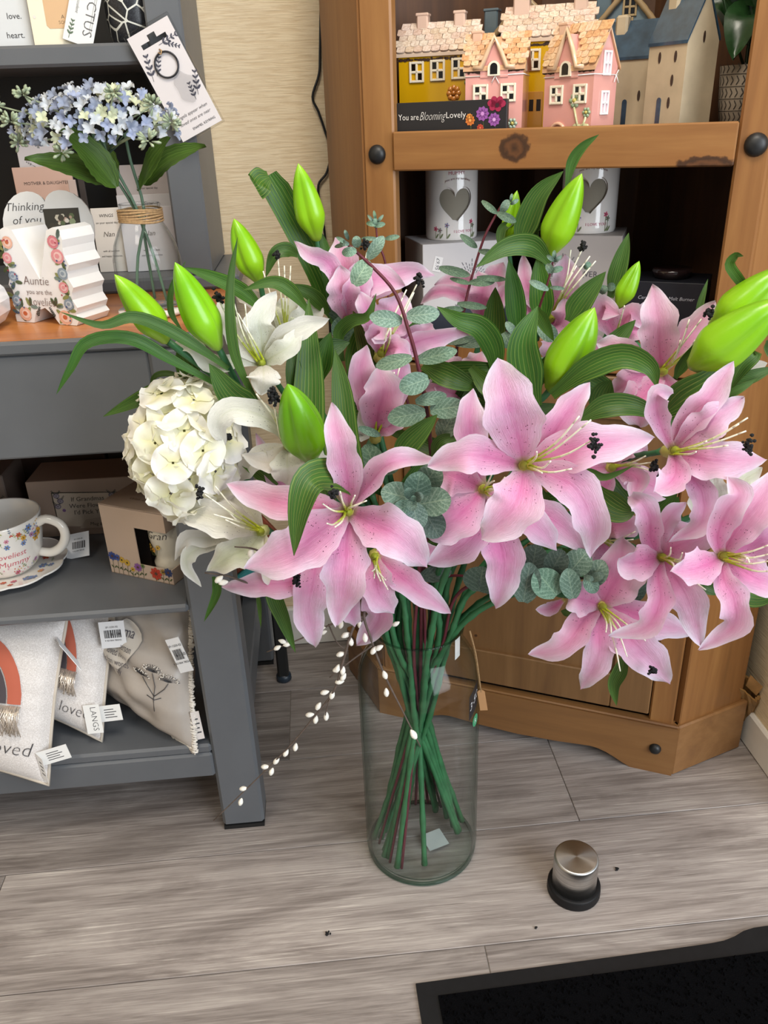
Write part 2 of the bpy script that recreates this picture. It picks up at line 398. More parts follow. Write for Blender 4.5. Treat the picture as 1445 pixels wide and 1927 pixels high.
def mk_wall():
    t = NT('textured_wallpaper'); t.set(rough=0.8)
    nz = t.noise(t.coord((22, 22, 330)), 1.0, 3, 0.6, 0.6)
    t.base(t.ramp([(0.35, C('#d2bb98')), (0.6, C('#e2cfae'))], nz)); t.bump(nz, 0.5, 0.002); return t.m
M['wallpaper'] = mk_wall()
M['skirting'] = plain('white_skirting', '#dcd8d0', 0.5, 0.04)
M['joint'] = plain('plank_joint', '#b3aca5', 0.9)
def mk_steel():
    t = NT('brushed_steel'); t.set(metal=1.0, rough=0.36)
    nz = t.noise(t.coord((3, 3, 300)), 1.0, 3)
    t.base(t.ramp([(0.3, C('#a9a9a8')), (0.7, C('#d9d8d5'))], nz)); t.b.inputs['Anisotropic'].default_value = 0.8; return t.m
M['steel'] = mk_steel()
M['rubber'] = plain('black_rubber', '#161618', 0.55, 0.15, 80, spec=0.3)
M['pile'] = plain('black_pile', '#08080a', 1.0, 0.5, 600, 0.9, spec=0.05)
M['twine'] = plain('jute_twine', '#a98a63', 0.9, 0.25, 300, 0.6)
def mk_crackle():
    t = NT('black_crackle_glass'); t.set(rough=.35); vo = t.n('ShaderNodeTexVoronoi', feature='DISTANCE_TO_EDGE'); vo.inputs['Scale'].default_value = 42.0; t.l(t.coord(), vo.inputs['Vector'])
    g = t.noise(t.coord(), 900, 2, .8); c = t.ramp([(.45, C('#121317')), (.75, C('#4a4d55'))], g); t.base(t.mix(t.math('LESS_THAN', vo.outputs['Distance'], .045), c, C('#d2d3cb'))); return t.m
def mk_shimmer():
    t = NT('shimmer_cloth'); t.set(rough=0.45)
    nz = t.noise(t.coord(), 500, 2, 0.8)
    t.base(t.ramp([(0.35, C('#c9c3bf')), (0.6, C('#e0dbd8')), (0.75, C('#f6f3f2'))], nz)); t.b.inputs['Sheen Weight'].default_value = 0.4; t.bump(nz, 0.4, 0.001); return t.m
M['shimmer'] = mk_shimmer()
M['satin'] = plain('grey_satin', '#aaa198', 0.38, 0.06, 25)
M['lace'] = plain('white_lace', '#e4ddd2', 0.9, 0.1, 300, 0.5)
M['plant'] = plain('dark_plant_leaf', '#1e3a1c', 0.3, 0.3, 60, 0.3)
M['hydleaf'] = leaf_mat('serrated_leaf', '#2a4218', '#4b6a26', '#6c8a3e')

# ------------------------------------------------------------------ the setting
mb = MB(); mb.box(-1.6, 1.3, -2.6, 0.62, -0.03, -0.0035)
floor = struct('floor', mb, M['joint'], L_ORG, L_YAW)
ROWS = [(-0.70, -0.4775, (0.1,)), (-0.4775, -0.265, (0.403,)), (-0.265, -0.0525, (-0.352,)), (-0.0525, 0.160, (-0.72, 0.6125)), (0.160, 0.3715, (0.1095,)), (0.3715, 0.62, (-0.6, 0.5))]
TINT = {(2, 1): 1.12, (2, 0): 0.78, (3, 1): 0.92, (3, 2): 0.90, (1, 0): 0.98, (1, 1): 0.93, (4, 0): 0.66, (4, 1): 0.88, (5, 1): 0.8, (5, 0): 0.7, (0, 0): 0.9}
for ri, (d0, d1, js) in enumerate(ROWS):
    xs = [-1.6] + list(js) + [1.3]
    for k in range(len(xs) - 1):
        mb = MB(); mb.box(xs[k] + .0005, xs[k + 1] - .0005, d0 + .0006, d1 - .0006, -0.004, 0.0, 0.0009)
        o = obj('plank', mb, M['plank'], floor); q = TINT.get((ri, k), 1.0); o.color = (q, q * 0.985, q * 0.97, 1)
mb = MB(); mb.box(-1.6, 1.02, 0.555, 0.60, 0, 2.6)
struct('wall_back', mb, M['wallpaper'], L_ORG, L_YAW)
mb = MB(); mb.box(0.99, 1.03, -0.12, 0.60, 0, 2.6)
struct('wall_right', mb, M['wallpaper'], L_ORG, L_YAW)
mb = MB(); mb.box(-1.66, -1.6, -2.6, 0.60, 0, 2.6); struct('wall_left', mb, M['wallpaper'], L_ORG, L_YAW)
mb = MB(); mb.box(-1.66, 1.3, -2.6, 0.60, 2.6, 2.65); struct('ceiling', mb, M['skirting'], L_ORG, L_YAW)
mb = MB(); mb.box(-1.6, 0.98, 0.538, 0.555, 0, 0.10, 0.004)
struct('baseboard_back', mb, M['skirting'], L_ORG, L_YAW)
mb = MB(); mb.box(0.978, 0.99, -0.12, 0.538, 0, 0.075, 0.004)
struct('baseboard_right', mb, M['skirting'], L_ORG, L_YAW)

# ------------------------------------------------------------------ grey shelf table and hutch (left)
G = M['grey_paint']
tb = thing('shelf_table', 'grey painted table with wooden top and two open shelves', 'table', L_ORG, L_YAW)
for x0 in (0.0, -1.15):
    for d0 in (0.0, 0.47):
        mb = MB(); mb.box(x0, x0 + .071, d0, d0 + .06, 0.008, 0.845, 0.005); lg = obj('leg', mb, G, tb)
        mb = MB(); mb.box(x0 + .001, x0 + .070, d0 + .001, d0 + .059, 0.0, 0.008); obj('foot', mb, M['black_paint'], lg)
mb = MB(); mb.box(-1.08, 0.0, 0.004, 0.03, 0.704, 0.845, 0.003); obj('apron', mb, G, tb)
mb = MB(); mb.box(0.012, 0.06, 0.06, 0.47, 0.704, 0.845, 0.003); obj('apron', mb, G, tb)
mb = MB(); mb.box(-1.17, 0.085, 0.012, 0.53, 0.8455, 0.862, 0.002); obj('tabletop', mb, M['oiled_top'], tb)
mb = MB(); mb.box(-1.17, 0.085, -0.002, 0.012, 0.8455, 0.862, 0.003); obj('top_edge', mb, G, tb)
mb = MB(); mb.box(-1.08, 0.0, 0.0, 0.53, 0.445, 0.459, 0.004); obj('shelf', mb, G, tb)
mb = MB(); mb.box(-1.08, 0.0, 0.001, 0.53, 0.172, 0.190, 0.004); obj('shelf', mb, G, tb)
mb = MB(); mb.box(-1.08, 0.0, 0.0, 0.022, 0.122, 0.172, 0.004); obj('bottom_rail', mb, G, tb)
mb = MB(); mb.box(0.02, 0.055, 0.06, 0.47, 0.122, 0.19, 0.003); obj('bottom_rail', mb, G, tb)
mb = MB(); mb.box(-1.12, 0.05, 0.515, 0.528, 0.15, 0.84); obj('back_panel', mb, M['black_paint'], tb)
mb = MB(); mb.box(0.052, 0.06, 0.06, 0.47, 0.46, 0.71); obj('side_panel', mb, G, tb)

hu = thing('hutch', 'grey painted open hutch standing on the table against the wall', 'shelf unit', L_ORG, L_YAW)
mb = MB(); mb.box(-1.17, 0.10, 0.305, 0.535, 0.8625, 0.884, 0.004); obj('base_board', mb, G, hu)
for x0, nm in ((0.007, 'upright'), (-1.10, 'upright')):
    mb = MB(); mb.box(x0, x0 + .052, 0.31, 0.535, 0.884, 1.6, 0.003); obj(nm, mb, G, hu)
mb = MB(); mb.box(-1.05, 0.007, 0.31, 0.535, 1.183, 1.211, 0.004); obj('shelf', mb, G, hu)
mb = MB(); mb.box(-1.05, 0.007, 0.525, 0.535, 0.884, 1.6); obj('back_panel', mb, M['black_paint'], hu)

# ------------------------------------------------------------------ pine corner cabinet (right)
P = M['pine_v']; PD = M['pine_dark']
cb = thing('corner_cabinet', 'pine corner display cabinet with open shelves above panelled doors', 'cabinet', B_ORG, B_YAW)
def seg(mb, p, q, th, z0, z1, bv=0.002):            # upright board whose face runs from p to q, thickness away from the viewer
    p = Vector((p[0], p[1], 0)); q = Vector((q[0], q[1], 0)); d = (q - p); a = math.atan2(d.y, d.x)
    mb.box(0, d.length, 0, th, z0, z1, bv, Matrix.Translation(p) @ Matrix.Rotation(a, 4, 'Z'))
mb = MB(); mb.box(-.560, -.511, .008, .03, 0.105, 1.62, .003); obj('post', mb, P, cb)
mb = MB(); mb.box(-.041, .000, .008, .03, 0.74, 1.62, .003); obj('post', mb, P, cb)
mb = MB(); mb.box(-.052, -.010, .008, .03, 0.105, 0.74, .003); obj('post', mb, P, cb)
mb = MB(); seg(mb, (-.667, .115), (-.562, .0105), .016, 0.105, 1.62); obj('side_return', mb, P, cb)
mb = MB(); seg(mb, (.001, .0095), (.105, .115), .016, 0.105, 1.62); obj('side_return', mb, P, cb)
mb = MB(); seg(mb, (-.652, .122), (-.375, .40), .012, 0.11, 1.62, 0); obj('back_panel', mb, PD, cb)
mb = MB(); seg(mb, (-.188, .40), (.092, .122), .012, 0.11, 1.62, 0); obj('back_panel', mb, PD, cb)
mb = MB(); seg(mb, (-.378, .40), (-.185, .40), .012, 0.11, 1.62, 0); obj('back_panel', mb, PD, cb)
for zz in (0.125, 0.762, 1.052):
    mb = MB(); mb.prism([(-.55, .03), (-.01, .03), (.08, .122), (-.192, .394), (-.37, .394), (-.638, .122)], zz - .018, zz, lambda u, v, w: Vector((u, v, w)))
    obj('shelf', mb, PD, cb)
mb = MB(); mb.box(-.5105, -.0415, 0.0, .02, 1.030, 1.083, .002); obj('shelf_lip', mb, M['pine_h'], cb)
mb = MB(); mb.box(-.5105, -.0415, 0.008, .028, 0.742, 0.79, .002); obj('shelf_lip', mb, P, cb)
def knob(x, z, r, y=0.008):
    mb = MB(); mb.lathe([(r, 0), (r * 1.0, .002), (r * .85, .006), (r * .5, .0088), (0.0001, .0095)], 20, M=Matrix.Translation((x, y, z)) @ Matrix.Rotation(pi / 2, 4, 'X'))
    obj('iron_stud', mb, M['black_iron'], cb)
knob(-.538, 1.053, .0135); knob(-.018, 1.055, .0145); knob(-.034, .056, .0105, 0.0)
# doors
for (x0, x1) in ((-.508, -.0535),):
    mb = MB(); mb.box(x0 + .055, x1 - .055, .014, .022, 0.18, 0.70); d = obj('door', mb, M['pine_shaded'], cb)
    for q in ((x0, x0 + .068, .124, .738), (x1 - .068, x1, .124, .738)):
        mb = MB(); mb.box(q[0], q[1], .005, .024, q[2], q[3], .002); obj('stile', mb, M['pine_shaded'], d)
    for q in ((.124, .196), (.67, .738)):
        mb = MB(); mb.box(x0 + .0685, x1 - .0685, .0055, .024, q[0], q[1], .002); obj('rail', mb, M['pine_shaded'], d)
    kx = x1 - .034
    mb = MB(); mb.lathe([(.006, 0), (.006, .01), (.014, .018), (.012, .024), (.0001, .026)], 14, M=Matrix.Translation((kx, .005, .47)) @ Matrix.Rotation(pi / 2, 4, 'X')); obj('door_knob', mb, M['black_iron'], d)
# plinth with arched cut-out
arch = [(-.57, 0), (-.497, 0)] + [(-.497 + .075 * t, .030 * sin(t * pi / 2) ** 1.2) for t in (.2, .4, .6, .8, 1.0)] + [(-.36, .0245), (-.285, .0215), (-.21, .0245)] + [(-.148 + .075 * t, .030 * cos(t * pi / 2) ** 1.2) for t in (0, .2, .4, .6, .8)] + [(-.073, 0), (0, 0), (0, .107), (-.57, .107)]
mb = MB(); mb.prism(arch, 0.0, .018, lambda u, v, w: Vector((u, w, v))); obj('plinth', mb, M['pine_plinth'], cb)
mb = MB(); mb.box(-.57, 0, .001, .02, .107, .112, .002); obj('plinth_cap', mb, M['pine_plinth'], cb)
for p, q in (((0.0005, .0005), (.118, .118)), ((-.688, .118), (-.5705, .0005))):
    mb = MB(); seg(mb, p, q, .018, 0.0, .112, .003); obj('plinth', mb, M['pine_plinth'], cb)

# cable on the wall
wy = LF(0, .548)
def wall_pt(x, y, d=.548):
    r = ray(x, y); n = Vector((-sin(L_YAW), cos(L_YAW), 0)); o = LF(0, d); return EYEV + r * ((o - EYEV).dot(n) / r.dot(n))
mb = MB(); mb.tube(spline([wall_pt(*q) for q in ((604, -40), (602, 100), (600, 140), (588, 182), (599, 210), (611, 245), (622, 285), (615, 324), (599, 349), (603, 392), (611, 440), (616, 520), (622, 640))], 60), .0022, 6)
tag(obj('cable', mb, M['black_iron']), 'thin black cable running down the cream wall beside the cabinet', 'cable')

# ------------------------------------------------------------------ floor things
w = thing('steel_weight', 'round brushed steel weight with a black rubber base ring on the floor', 'weight', (.276, .889, 0))
mb = MB(); mb.lathe([(.0001, .006), (.0338, .006), (.0338, .0695), (.0325, .0718), (.030, .0725), (.0001, .0728)], 40); obj('cap', mb, M['steel'], w)
mb = MB(); mb.lathe([(.0335, .0), (.040, .0), (.041, .003), (.0402, .0065), (.041, .009), (.0402, .0125), (.0405, .0155), (.0385, .0175), (.0345, .0165)], 40); obj('base_ring', mb, M['rubber'], w)
dm = thing('door_mat', 'black pile door mat with rubber border in the floor corner', 'mat', LF(.295, -.312), L_YAW + radians(1.5))
def mat_edge(u):                                     # far edge has a small hump in the rubber
    return .014 / (1 + math.exp(-(u - .48) * 110)) - .003 * (1 - u)
mb = MB()
mb.grid(lambda u, v: Vector((u * .70, (mat_edge(u * .70) if v > .5 else -.40), .004 + (.003 * math.exp(-((u * .7 - .5) / .05) ** 2) if v > .5 else 0))) if v in (0, 1) else Vector((u * .70, -.03, .004)), 40, 2)
mb.grid(lambda u, v: Vector((u * .70, mat_edge(u * .70), v * (.004 + .003 * math.exp(-((u * .7 - .5) / .05) ** 2)))), 40, 1)
mb.grid(lambda u, v: Vector((0, -.40 * (1 - u) + u * mat_edge(0), v * .004)), 2, 1)
obj('rubber_border', mb, M['rubber'], dm)
mb = MB()
for i in range(1900):                                # tufts of the pile over a dark ground
    x, y = random.uniform(.03, .69), random.uniform(-.20, -.028); h = random.uniform(.004, .0085); a = random.uniform(0, 6.28)
    q = .0042; mb.add([(x + q * cos(a), y + q * sin(a), .004), (x + q * cos(a + 2.1), y + q * sin(a + 2.1), .004), (x + q * cos(a + 4.2), y + q * sin(a + 4.2), .004), (x + random.uniform(-.002, .002), y + random.uniform(-.002, .002), .004 + h)], [(0, 1, 3), (1, 2, 3), (2, 0, 3)])
mb.box(.028, .70, -.40, -.026, .0041, .0065)
pl = obj('pile', mb, M['pile'], dm); pl['kind'] = 'stuff'
def speck(x, y, s, label):
    p = at(x, y, 1); r = ray(x, y); p = EYEV + r * (-EYE / r.z); mb = MB()
    for k in range(5):
        mb.tube([p + Vector((random.uniform(-s, s), random.uniform(-s, s), .0015)), p + Vector((random.uniform(-s, s), random.uniform(-s, s), .003))], .0012, 5)
    tag(obj('anther_crumb', mb, M['anther']), label, 'crumb')
speck(1161, 1637, .003, 'black crumb on the floor beside the steel weight')
speck(1008, 1747, .0015, 'tiny dark crumb on the floor in front of the steel weight')
speck(617, 1758, .004, 'brown crumb on the pale plank in the middle of the floor')
# crumpled paper bag squeezed between the cabinet and the skirting
bg = thing('paper_bag', 'crumpled brown paper bag squeezed between cabinet plinth and skirting', 'bag')
def bagp(u, v, inner=0.0):
    c = at(1406, 1318, 1.222); ax = (at(1430, 1285, 1.215) - c).normalized(); a = 2 * pi * u
    lo, hi = at(1400, 1368, 1.235), at(1408, 1292, 1.20)
    c = lo.lerp(hi, v); rx, ry = (.010 + .026 * v) * (1 - inner), (.012 + .007 * v) * (1 - inner)
    tdir = (at(1432, 1330, 1.215) - at(1385, 1290, 1.225)).normalized(); n = tdir.cross(hi - lo).normalized()
    k = 1 + .12 * sin(5 * a + 3 * v) + .08 * sin(11 * a - 9 * v)
    return c + tdir * (rx * cos(a) * k) + n * (ry * sin(a) * k)
mb = MB(); mb.grid(lambda u, v: bagp(v, u), 8, 28, smooth=False); mb.grid(lambda u, v: bagp(v, 1 - .6 * u, .22), 5, 28, smooth=False); mb.grid(lambda u, v: bagp(v, 1, .22 * u), 1, 28)
obj('body', mb, plain('kraft_paper', '#8d6a3c', 0.5, 0.25, 60, 0.4), bg)
mb = MB(); a, b = at(1403, 1278, 1.20), at(1426, 1300, 1.195)
mb.prism([(0, 0), (1, 0), (.94, 1), (.08, 1)], -.001, .001, lambda u, v, w: a.lerp(b, u) + Vector((.004, -.006, .014)) * (1 - v) + Vector((0, w, -.012 * v)))
obj('folded_flap', mb, plain('kraft_flap', '#a67c48', 0.6, 0.15, 60, 0.3), bg)
# what stands behind the table's right side
st = thing('side_stand', 'dark side stand with teal rim and rounded foot behind the table', 'stand', LF(.095, .40), L_YAW)
mb = MB(); mb.box(-.012, .012, .0, .024, .012, .30, .004); obj('leg', mb, M['black_paint'], st)
mb = MB(); mb.lathe([(.014, 0), (.017, .004), (.016, .014), (.011, .018)], 14, (0, .012, 0)); obj('foot', mb, plain('dark_blue_foot', '#1e2a36', 0.4), st)
R1 = Matrix.Translation((-.03, .0, .30)) @ Matrix.Rotation(radians(-36), 4, 'Y')
mb = MB(); mb.box(-.06, .085, -.012, .012, -.012, .008, .003, R1); obj('rim', mb, plain('teal_paint', '#3f8f92', 0.5), st)
mb = MB(); mb.box(-.058, .08, -.004, .008, .008, .075, .002, R1); obj('panel', mb, plain('orange_print', '#7a3a22', 0.6, 0.5, 40), st)

# ------------------------------------------------------------------ small print helpers
def sprig(mb, fn, x, y, h, ang, col, n=4, w=None):     # printed stem with paired leaves
    w = w or h * .03; mb.col = col; c, q = cos(ang), sin(ang)
    mb.line(fn, [(x, y), (x + h * c, y + h * q)], w)
    for k in range(1, n + 1):
        t = k / (n + .5)
        for sd in (-1, 1):
            a = ang + sd * .75; r = h * .12 * (1.15 - t * .5)
            mb.disc(fn, x + h * t * c + r * cos(a), y + h * t * q + r * sin(a), r, r * .42, 6, a)
def rose(mb, fn, x, y, r, col, col2, col3=None):
    mb.col = col; mb.disc(fn, x, y, r, r * .92, 12)
    g = lambda e: (lambda a, b: fn(a, b) + e)
    e = fn(x, y); d = EPS
    mb.col = col2; mb.disc(lambda a, b: fn(a, b) + d, x + r * .08, y, r * .66, r * .58, 10)
    mb.col = col3 or col; mb.disc(lambda a, b: fn(a, b) + d * 2, x, y + r * .05, r * .36, r * .3, 8)
def daisy(mb, fn, x, y, r, col, mid, n=6):
    mb.col = col
    for k in range(n):
        a = 2 * pi * k / n; mb.disc(fn, x + r * .6 * cos(a), y + r * .6 * sin(a), r * .45, r * .3, 6, a)
    mb.col = mid; mb.disc(lambda p, q: fn(p, q) + EPS, x, y, r * .28, n=7)
EPS = Vector((0, -.00025, 0))
WHITE, INK = C('#efece6'), C('#2b2a2c')

def card(name, label, x0, x1, d, z0, z1, col, tilt=0.0, yaw=0.0, lines=(), art=None, th=.003, cat='card', group=None):
    t = thing(name, label, cat, LF((x0 + x1) / 2, d, z0), L_YAW + yaw, group)
    t.rotation_euler = (-tilt, 0, L_YAW + yaw); w, h = (x1 - x0), z1 - z0
    mb = MB(); mb.col = C(col); mb.box(-w / 2, w / 2, 0, th, 0, h, .0006); obj('board', mb, M['print'], t)
    if lines or art:
        mb = MB(); fn = front(0, -.0004, 0)
        for (body, size, x, y, kw) in lines:
            mb.col = C(kw.get('col', '#3a3838')); mb.text(body, size, front(x * w, -.0004, y * h, kw.get('rot', 0)), kw.get('sh', 0), kw.get('al', 'C'), kw.get('thin', 0))
        if art: art(mb, fn, w, h)
        obj('lettering', mb, M['print'], t)
    return t

# ------------------------------------------------------------------ hutch: upper shelf
Z = 1.2115
card('white_card', 'white card with printed words at the left end of the hutch top shelf', -.235, -.162, .35, Z, Z + .10, '#cfd2d4', .05, lines=[('love.', .011, .34, .36, {'al': 'R'}), ('heart.', .011, .34, .12, {'al': 'R'})], cat='card')
def kraft(mb, fn, w, h):
    mb.col = C('#d0ac84'); mb.poly([fn(*q) for q in ((-.012, .025), (-.008, .021), (.028, .021), (.032, .025), (.032, .10), (-.012, .10))])
    mb.col = C('#d9d5cd'); mb.disc(fn, -w * .40, .036, .0022)
card('cream_sock_card', 'cream card with a tan rounded square beside the crackled black pot', -.158, -.090, .335, Z, Z + .11, '#e6dfc8', .04,
     lines=[('A', .007, .18, .30, {}), ('SOCK', .0062, .2, .24, {'col': '#6b5a48'}), ('GO', .010, .30, .06, {})], art=kraft)
bp = thing('crackled_pot', 'black sparkly pot with white crackle lines on the hutch top shelf', 'pot', LF(-.016, .365, Z), L_YAW)
mb = MB(); mb.lathe([(.0001, 0), (.032, 0), (.036, .004), (.040, .03), (.041, .08), (.040, .11), (.036, .11), (.035, .03), (.0001, .03)], 32); obj('body', mb, mk_crackle(), bp)
ht = thing('hang_tag', 'white hang tag with large letters leaning over the hutch top shelf', 'tag', LF(-.096, .328, 1.212), L_YAW)
ht.rotation_euler = (radians(-6), radians(20), L_YAW)
mb = MB(); mb.col = C('#dcdcdb'); mb.box(-.021, .021, 0, .0015, 0, .10, .0004); obj('board', mb, M['print'], ht)
mb = MB(); mb.col = C('#5a5a5c'); mb.text('CACTUS', .019, front(.004, -.0004, .049, -pi / 2), 0, 'C', -.01); mb.col = C('#7d7f7c'); mb.text('succulent', .006, front(-.010, -.0004, .05, -pi / 2), .3)
sprig(mb, front(0, -.0004, 0), -.013, .004, .025, 1.5, C('#566a54'), 4); mb.col = C('#888888'); mb.line(front(0, -.0004, 0), [(.013, .02), (.013, .095)], .0005); mb.line(front(0, -.0004, 0), [(.0155, .02), (.0155, .095)], .0005)
obj('lettering', mb, M['print'], ht)

# keyring card hanging from the hutch post
kc = thing('keyring_card', 'white keyring card in a clear sleeve hanging askew on the grey hutch post', 'keyring card', LF(.041, .292, 1.160), L_YAW)
kc.rotation_euler = (radians(-4), radians(-24.5), L_YAW)
kw_, kh_ = .066, .148
mb = MB(); mb.col = C('#e2dcdd')
sl = [(-.020, .052), (.020, .052), (.020, .058), (.006, .058), (.005, .064), (-.005, .064), (-.006, .058), (-.020, .058)]
for q in ((-kw_ / 2, kw_ / 2, -kh_ / 2, .052), (-kw_ / 2, -.020, .052, .066), (.020, kw_ / 2, .052, .066), (-kw_ / 2, kw_ / 2, .066, kh_ / 2), (-.020, -.006, .0585, .066), (.006, .020, .0585, .066)):
    mb.box(q[0], q[1], 0, .0012, q[2], q[3])
obj('board', mb, M['print'], kc)
mb = MB(); mb.box(-kw_ / 2 - .003, kw_ / 2 + .003, -.004, .003, -kh_ / 2 - .003, kh_ / 2 + .004, .001); obj('sleeve', mb, M['sleeve'], kc)
mb = MB(); fn = front(0, -.0005, 0)
for (x, y, a, h) in ((-.028, .012, 1.35, .035), (-.020, .016, .9, .026), (.003, .048, .05, .030), (.012, .048, -.7, .022), (.020, -.030, 1.2, .032), (.014, -.034, 1.5, .024)): sprig(mb, fn, x, y, h, a, C('#4a4a58'), 4, .0006)
mb.col = C('#6d6a6c'); mb.text('angels appear when', .0062, front(.0, -.0005, -.047), .35); mb.text('loved ones are near', .0062, front(.0, -.0005, -.056), .35); mb.col = C('#3c3c40'); mb.text('ENAMEL KEYRING', .0046, front(.008, -.0005, -.067))
obj('lettering', mb, M['print'], kc)
mb = MB(); mb.tube([Vector((.0165 * cos(a), -.003, .022 + .0165 * sin(a))) for a in [2 * pi * k / 28 for k in range(29)]], .0014, 6, False); rg = obj('ring', mb, plain('gunmetal', '#3a3a3e', 0.3, metal=0.8), kc)
mb = MB(); mb.tube([Vector((-.002, -.003, .040)), Vector((0, -.005, .036)), Vector((.003, -.003, .040)), Vector((.001, -.001, .043))], .0012, 6); obj('cord', mb, M['twine'], rg)
mb = MB(); mb.prism([(.010 + .016 * cos(a) * (1 + .22 * cos(3 * a)), -.014 + .020 * sin(a) * (1 + .12 * cos(4 * a))) for a in [2 * pi * k / 26 for k in range(26)]], -.004, -.002, lambda u, v, w: Vector((u, w, v))); obj('charm', mb, M['sleeve'], rg)

# ------------------------------------------------------------------ hutch: lower shelf
Z = .8845
ln = lambda body, y, size=.0065, x=0, **k: (body, size, x, y, k)
def twigs(mb, fn, w, h):
    mb.col = C('#77757a'); mb.line(fn, [(-.018, h * .84), (0, h * .78), (.018, h * .84)], .0008); sprig(mb, fn, -.018, h * .84, .012, 2.6, C('#77757a'), 3); sprig(mb, fn, .018, h * .84, .012, .5, C('#77757a'), 3)
    for a in range(5): mb.disc(fn, -.028 + .006 * cos(a * 1.25), h * .78 + .005 * sin(a * 1.25), .0042, n=7)
card('greeting_card', 'pale card lettered MUM behind the pink Mother and Daughter card', -.240, -.160, .41, Z, 1.083, '#d8d3d6', .04, lines=[('MUM', .008, .08, .86, {'thin': -.01})], art=twigs)
card('greeting_card', 'dusty pink card lettered MOTHER & DAUGHTER on the hutch', -.247, -.155, .39, Z, 1.050, '#c9a99c', .04, lines=[('MOTHER & DAUGHTER', .0068, .05, .84, {'thin': -.005})])
for i in range(3):
    card('greeting_card', ['grey pink card edge standing just right of the heart plaque', 'black spined card packet between the two card rows', 'brown edged card packet at the right of the card rows'][i], [-.158, -.150, -.002][i], [-.146, -.140, .012][i], [.37, .40, .44][i], Z, [1.03, 1.04, 1.05][i], ['#b9a8a2', '#3a3432', '#8d7768'][i], .03)
for i, (x0, x1, d, z1, col, lb, tx) in enumerate((
    (-.105, .000, .46, 1.045, '#d6cccb', 'back card in the white row behind the glass jar', 'Daughter'),
    (-.100, .004, .43, 1.000, '#d2ced0', 'middle card in the white row behind the glass jar', 'Sister'),
    (-.135, -.088, .385, .985, '#d9d3cc', 'white card with gold line reading WINGS left of the glass jar', 'WINGS'),
    (-.088, .000, .375, .985, '#cfcdd2', 'front card in the white row behind the glass jar', 'With love'))):
    card('greeting_card', lb, x0, x1, d, Z, z1, col, .05, lines=[ln(tx, .86, .007, 0, sh=.2), ln('on your special day', .76, .0045), ln('Nan', .56, .011, sh=.3, col='#6a655f'), ln('with all our love', .32, .004), ln('and happy memories', .24, .004)])
card('slanted_card', 'clear sleeved card leaning against the post right of the jar', .003, .045, .36, Z, .975, '#b7a9a0', .04, 0, [ln('With love', .6, .005)])

# heart plaque with photo
hp = thing('heart_plaque', 'white glass heart plaque with a photo and red robin behind the letter M', 'plaque', LF(-.158, .215, .8625), L_YAW); hp.rotation_euler = (radians(-7), 0, L_YAW)
def heart(n, w, h):
    out = []
    for k in range(n):
        t = 2 * pi * k / n; out.append((w * .5 * sin(t) ** 3, h * ((13 * cos(t) - 3.4 * cos(2 * t) - 1.2 * cos(3 * t) - .4 * cos(4 * t)) + 16) / 28))
    return out
hs = [(x, max(z, 0.001)) for x, z in heart(48, .128, .185)]
mb = MB(); mb.col = C('#e4e6e6'); mb.prism([(x * (1.0 if z > .06 else 1.0), z - .012) for x, z in hs], 0, .006, lambda u, v, w: Vector((u, w, max(v, 0)))); obj('glass', mb, M['gloss'], hp)
mb = MB(); fn = front(0, -.0006, 0); mb.col = INK; mb.text('Thinking', .016, front(-.030, -.0006, .137), .25, 'C', -.012); mb.text('of you', .016, front(-.030, -.0006, .119), .25, 'C', -.012)
mb.col = C('#a8312b'); mb.disc(fn, -.024, .096, .009, .012, 12, .4); mb.col = C('#5d5148'); mb.disc(lambda a, b: fn(a, b) + EPS, -.020, .094, .006, .010, 10, .5)
mb.col = C('#39372f'); mb.poly([fn(*q) for q in ((-.004, .062), (.046, .062), (.046, .138), (-.004, .138))])
random.seed(3)
for k in range(60):
    mb.col = random.choice([C('#5d6b4a'), C('#8c9a78'), C('#c9c4b2'), C('#b59a8a'), C('#433f35'), C('#dcd6ca')]); x, y = random.uniform(.004, .040), random.uniform(.068, .128)
    mb.disc(lambda a, b: fn(a, b) + EPS * (1 + k * .02), x, y, random.uniform(.002, .005), n=6)
obj('photo_print', mb, M['print'], hp)

# letter M block
mk = thing('letter_block', 'white wavy letter M block printed with pastel roses on the wooden table top', 'ornament', LF(-.147, .102, .8625), L_YAW + radians(-27))
Mw, Mh, Md = .112, .126, .062
outl = [(-.5, 0)]
outl += [(-.5 + .30 * t, (.02 + .07 * sin(pi * t)) if 0 < t < 1 else 0) for t in (0.0,)] + [(-.22, 0), (-.15, .13), (0, .17), (.10, .10), (.18, 0), (.44, 0)]
side = [(.50, .07), (.455, .12), (.50, .19), (.445, .27), (.455, .34), (.50, .40), (.445, .49), (.44, .56), (.50, .63), (.45, .72), (.45, .80), (.47, .88), (.44, .97), (.36, 1.0), (.26, .97)]
top = [(.02, .46)]
outl += side + top + [(-x, z) for x, z in reversed(side)] + [(-.5, .02)]
fo = lambda u, v, w: Vector((u * Mw, w, v * Mh))
mb = MB(); mb.col = C('#f0efee')
half = [(x, z) for x, z in outl]
mb.prism(half, 0, Md, fo); blk = obj('body', mb, M['gloss'], mk)
mb = MB(); fn = front(0, -.0006, 0); mb.col = C('#6a4f45')
mb.text('Auntie', .0165, front(-.006, -.0009, .052), .15, 'C', -.014); mb.text('you are the', .0095, front(-.004, -.0009, .0395), 0, 'C', -.008); mb.text('Loveliest', .0165, front(.0, -.0009, .024), .1, 'C', -.014, .85)
PEA, PNK, BLU, LG, DG = C('#eab59c'), C('#e2959a'), C('#8b9bab'), C('#8b8f55'), C('#4d5a3a')
random.seed(11)
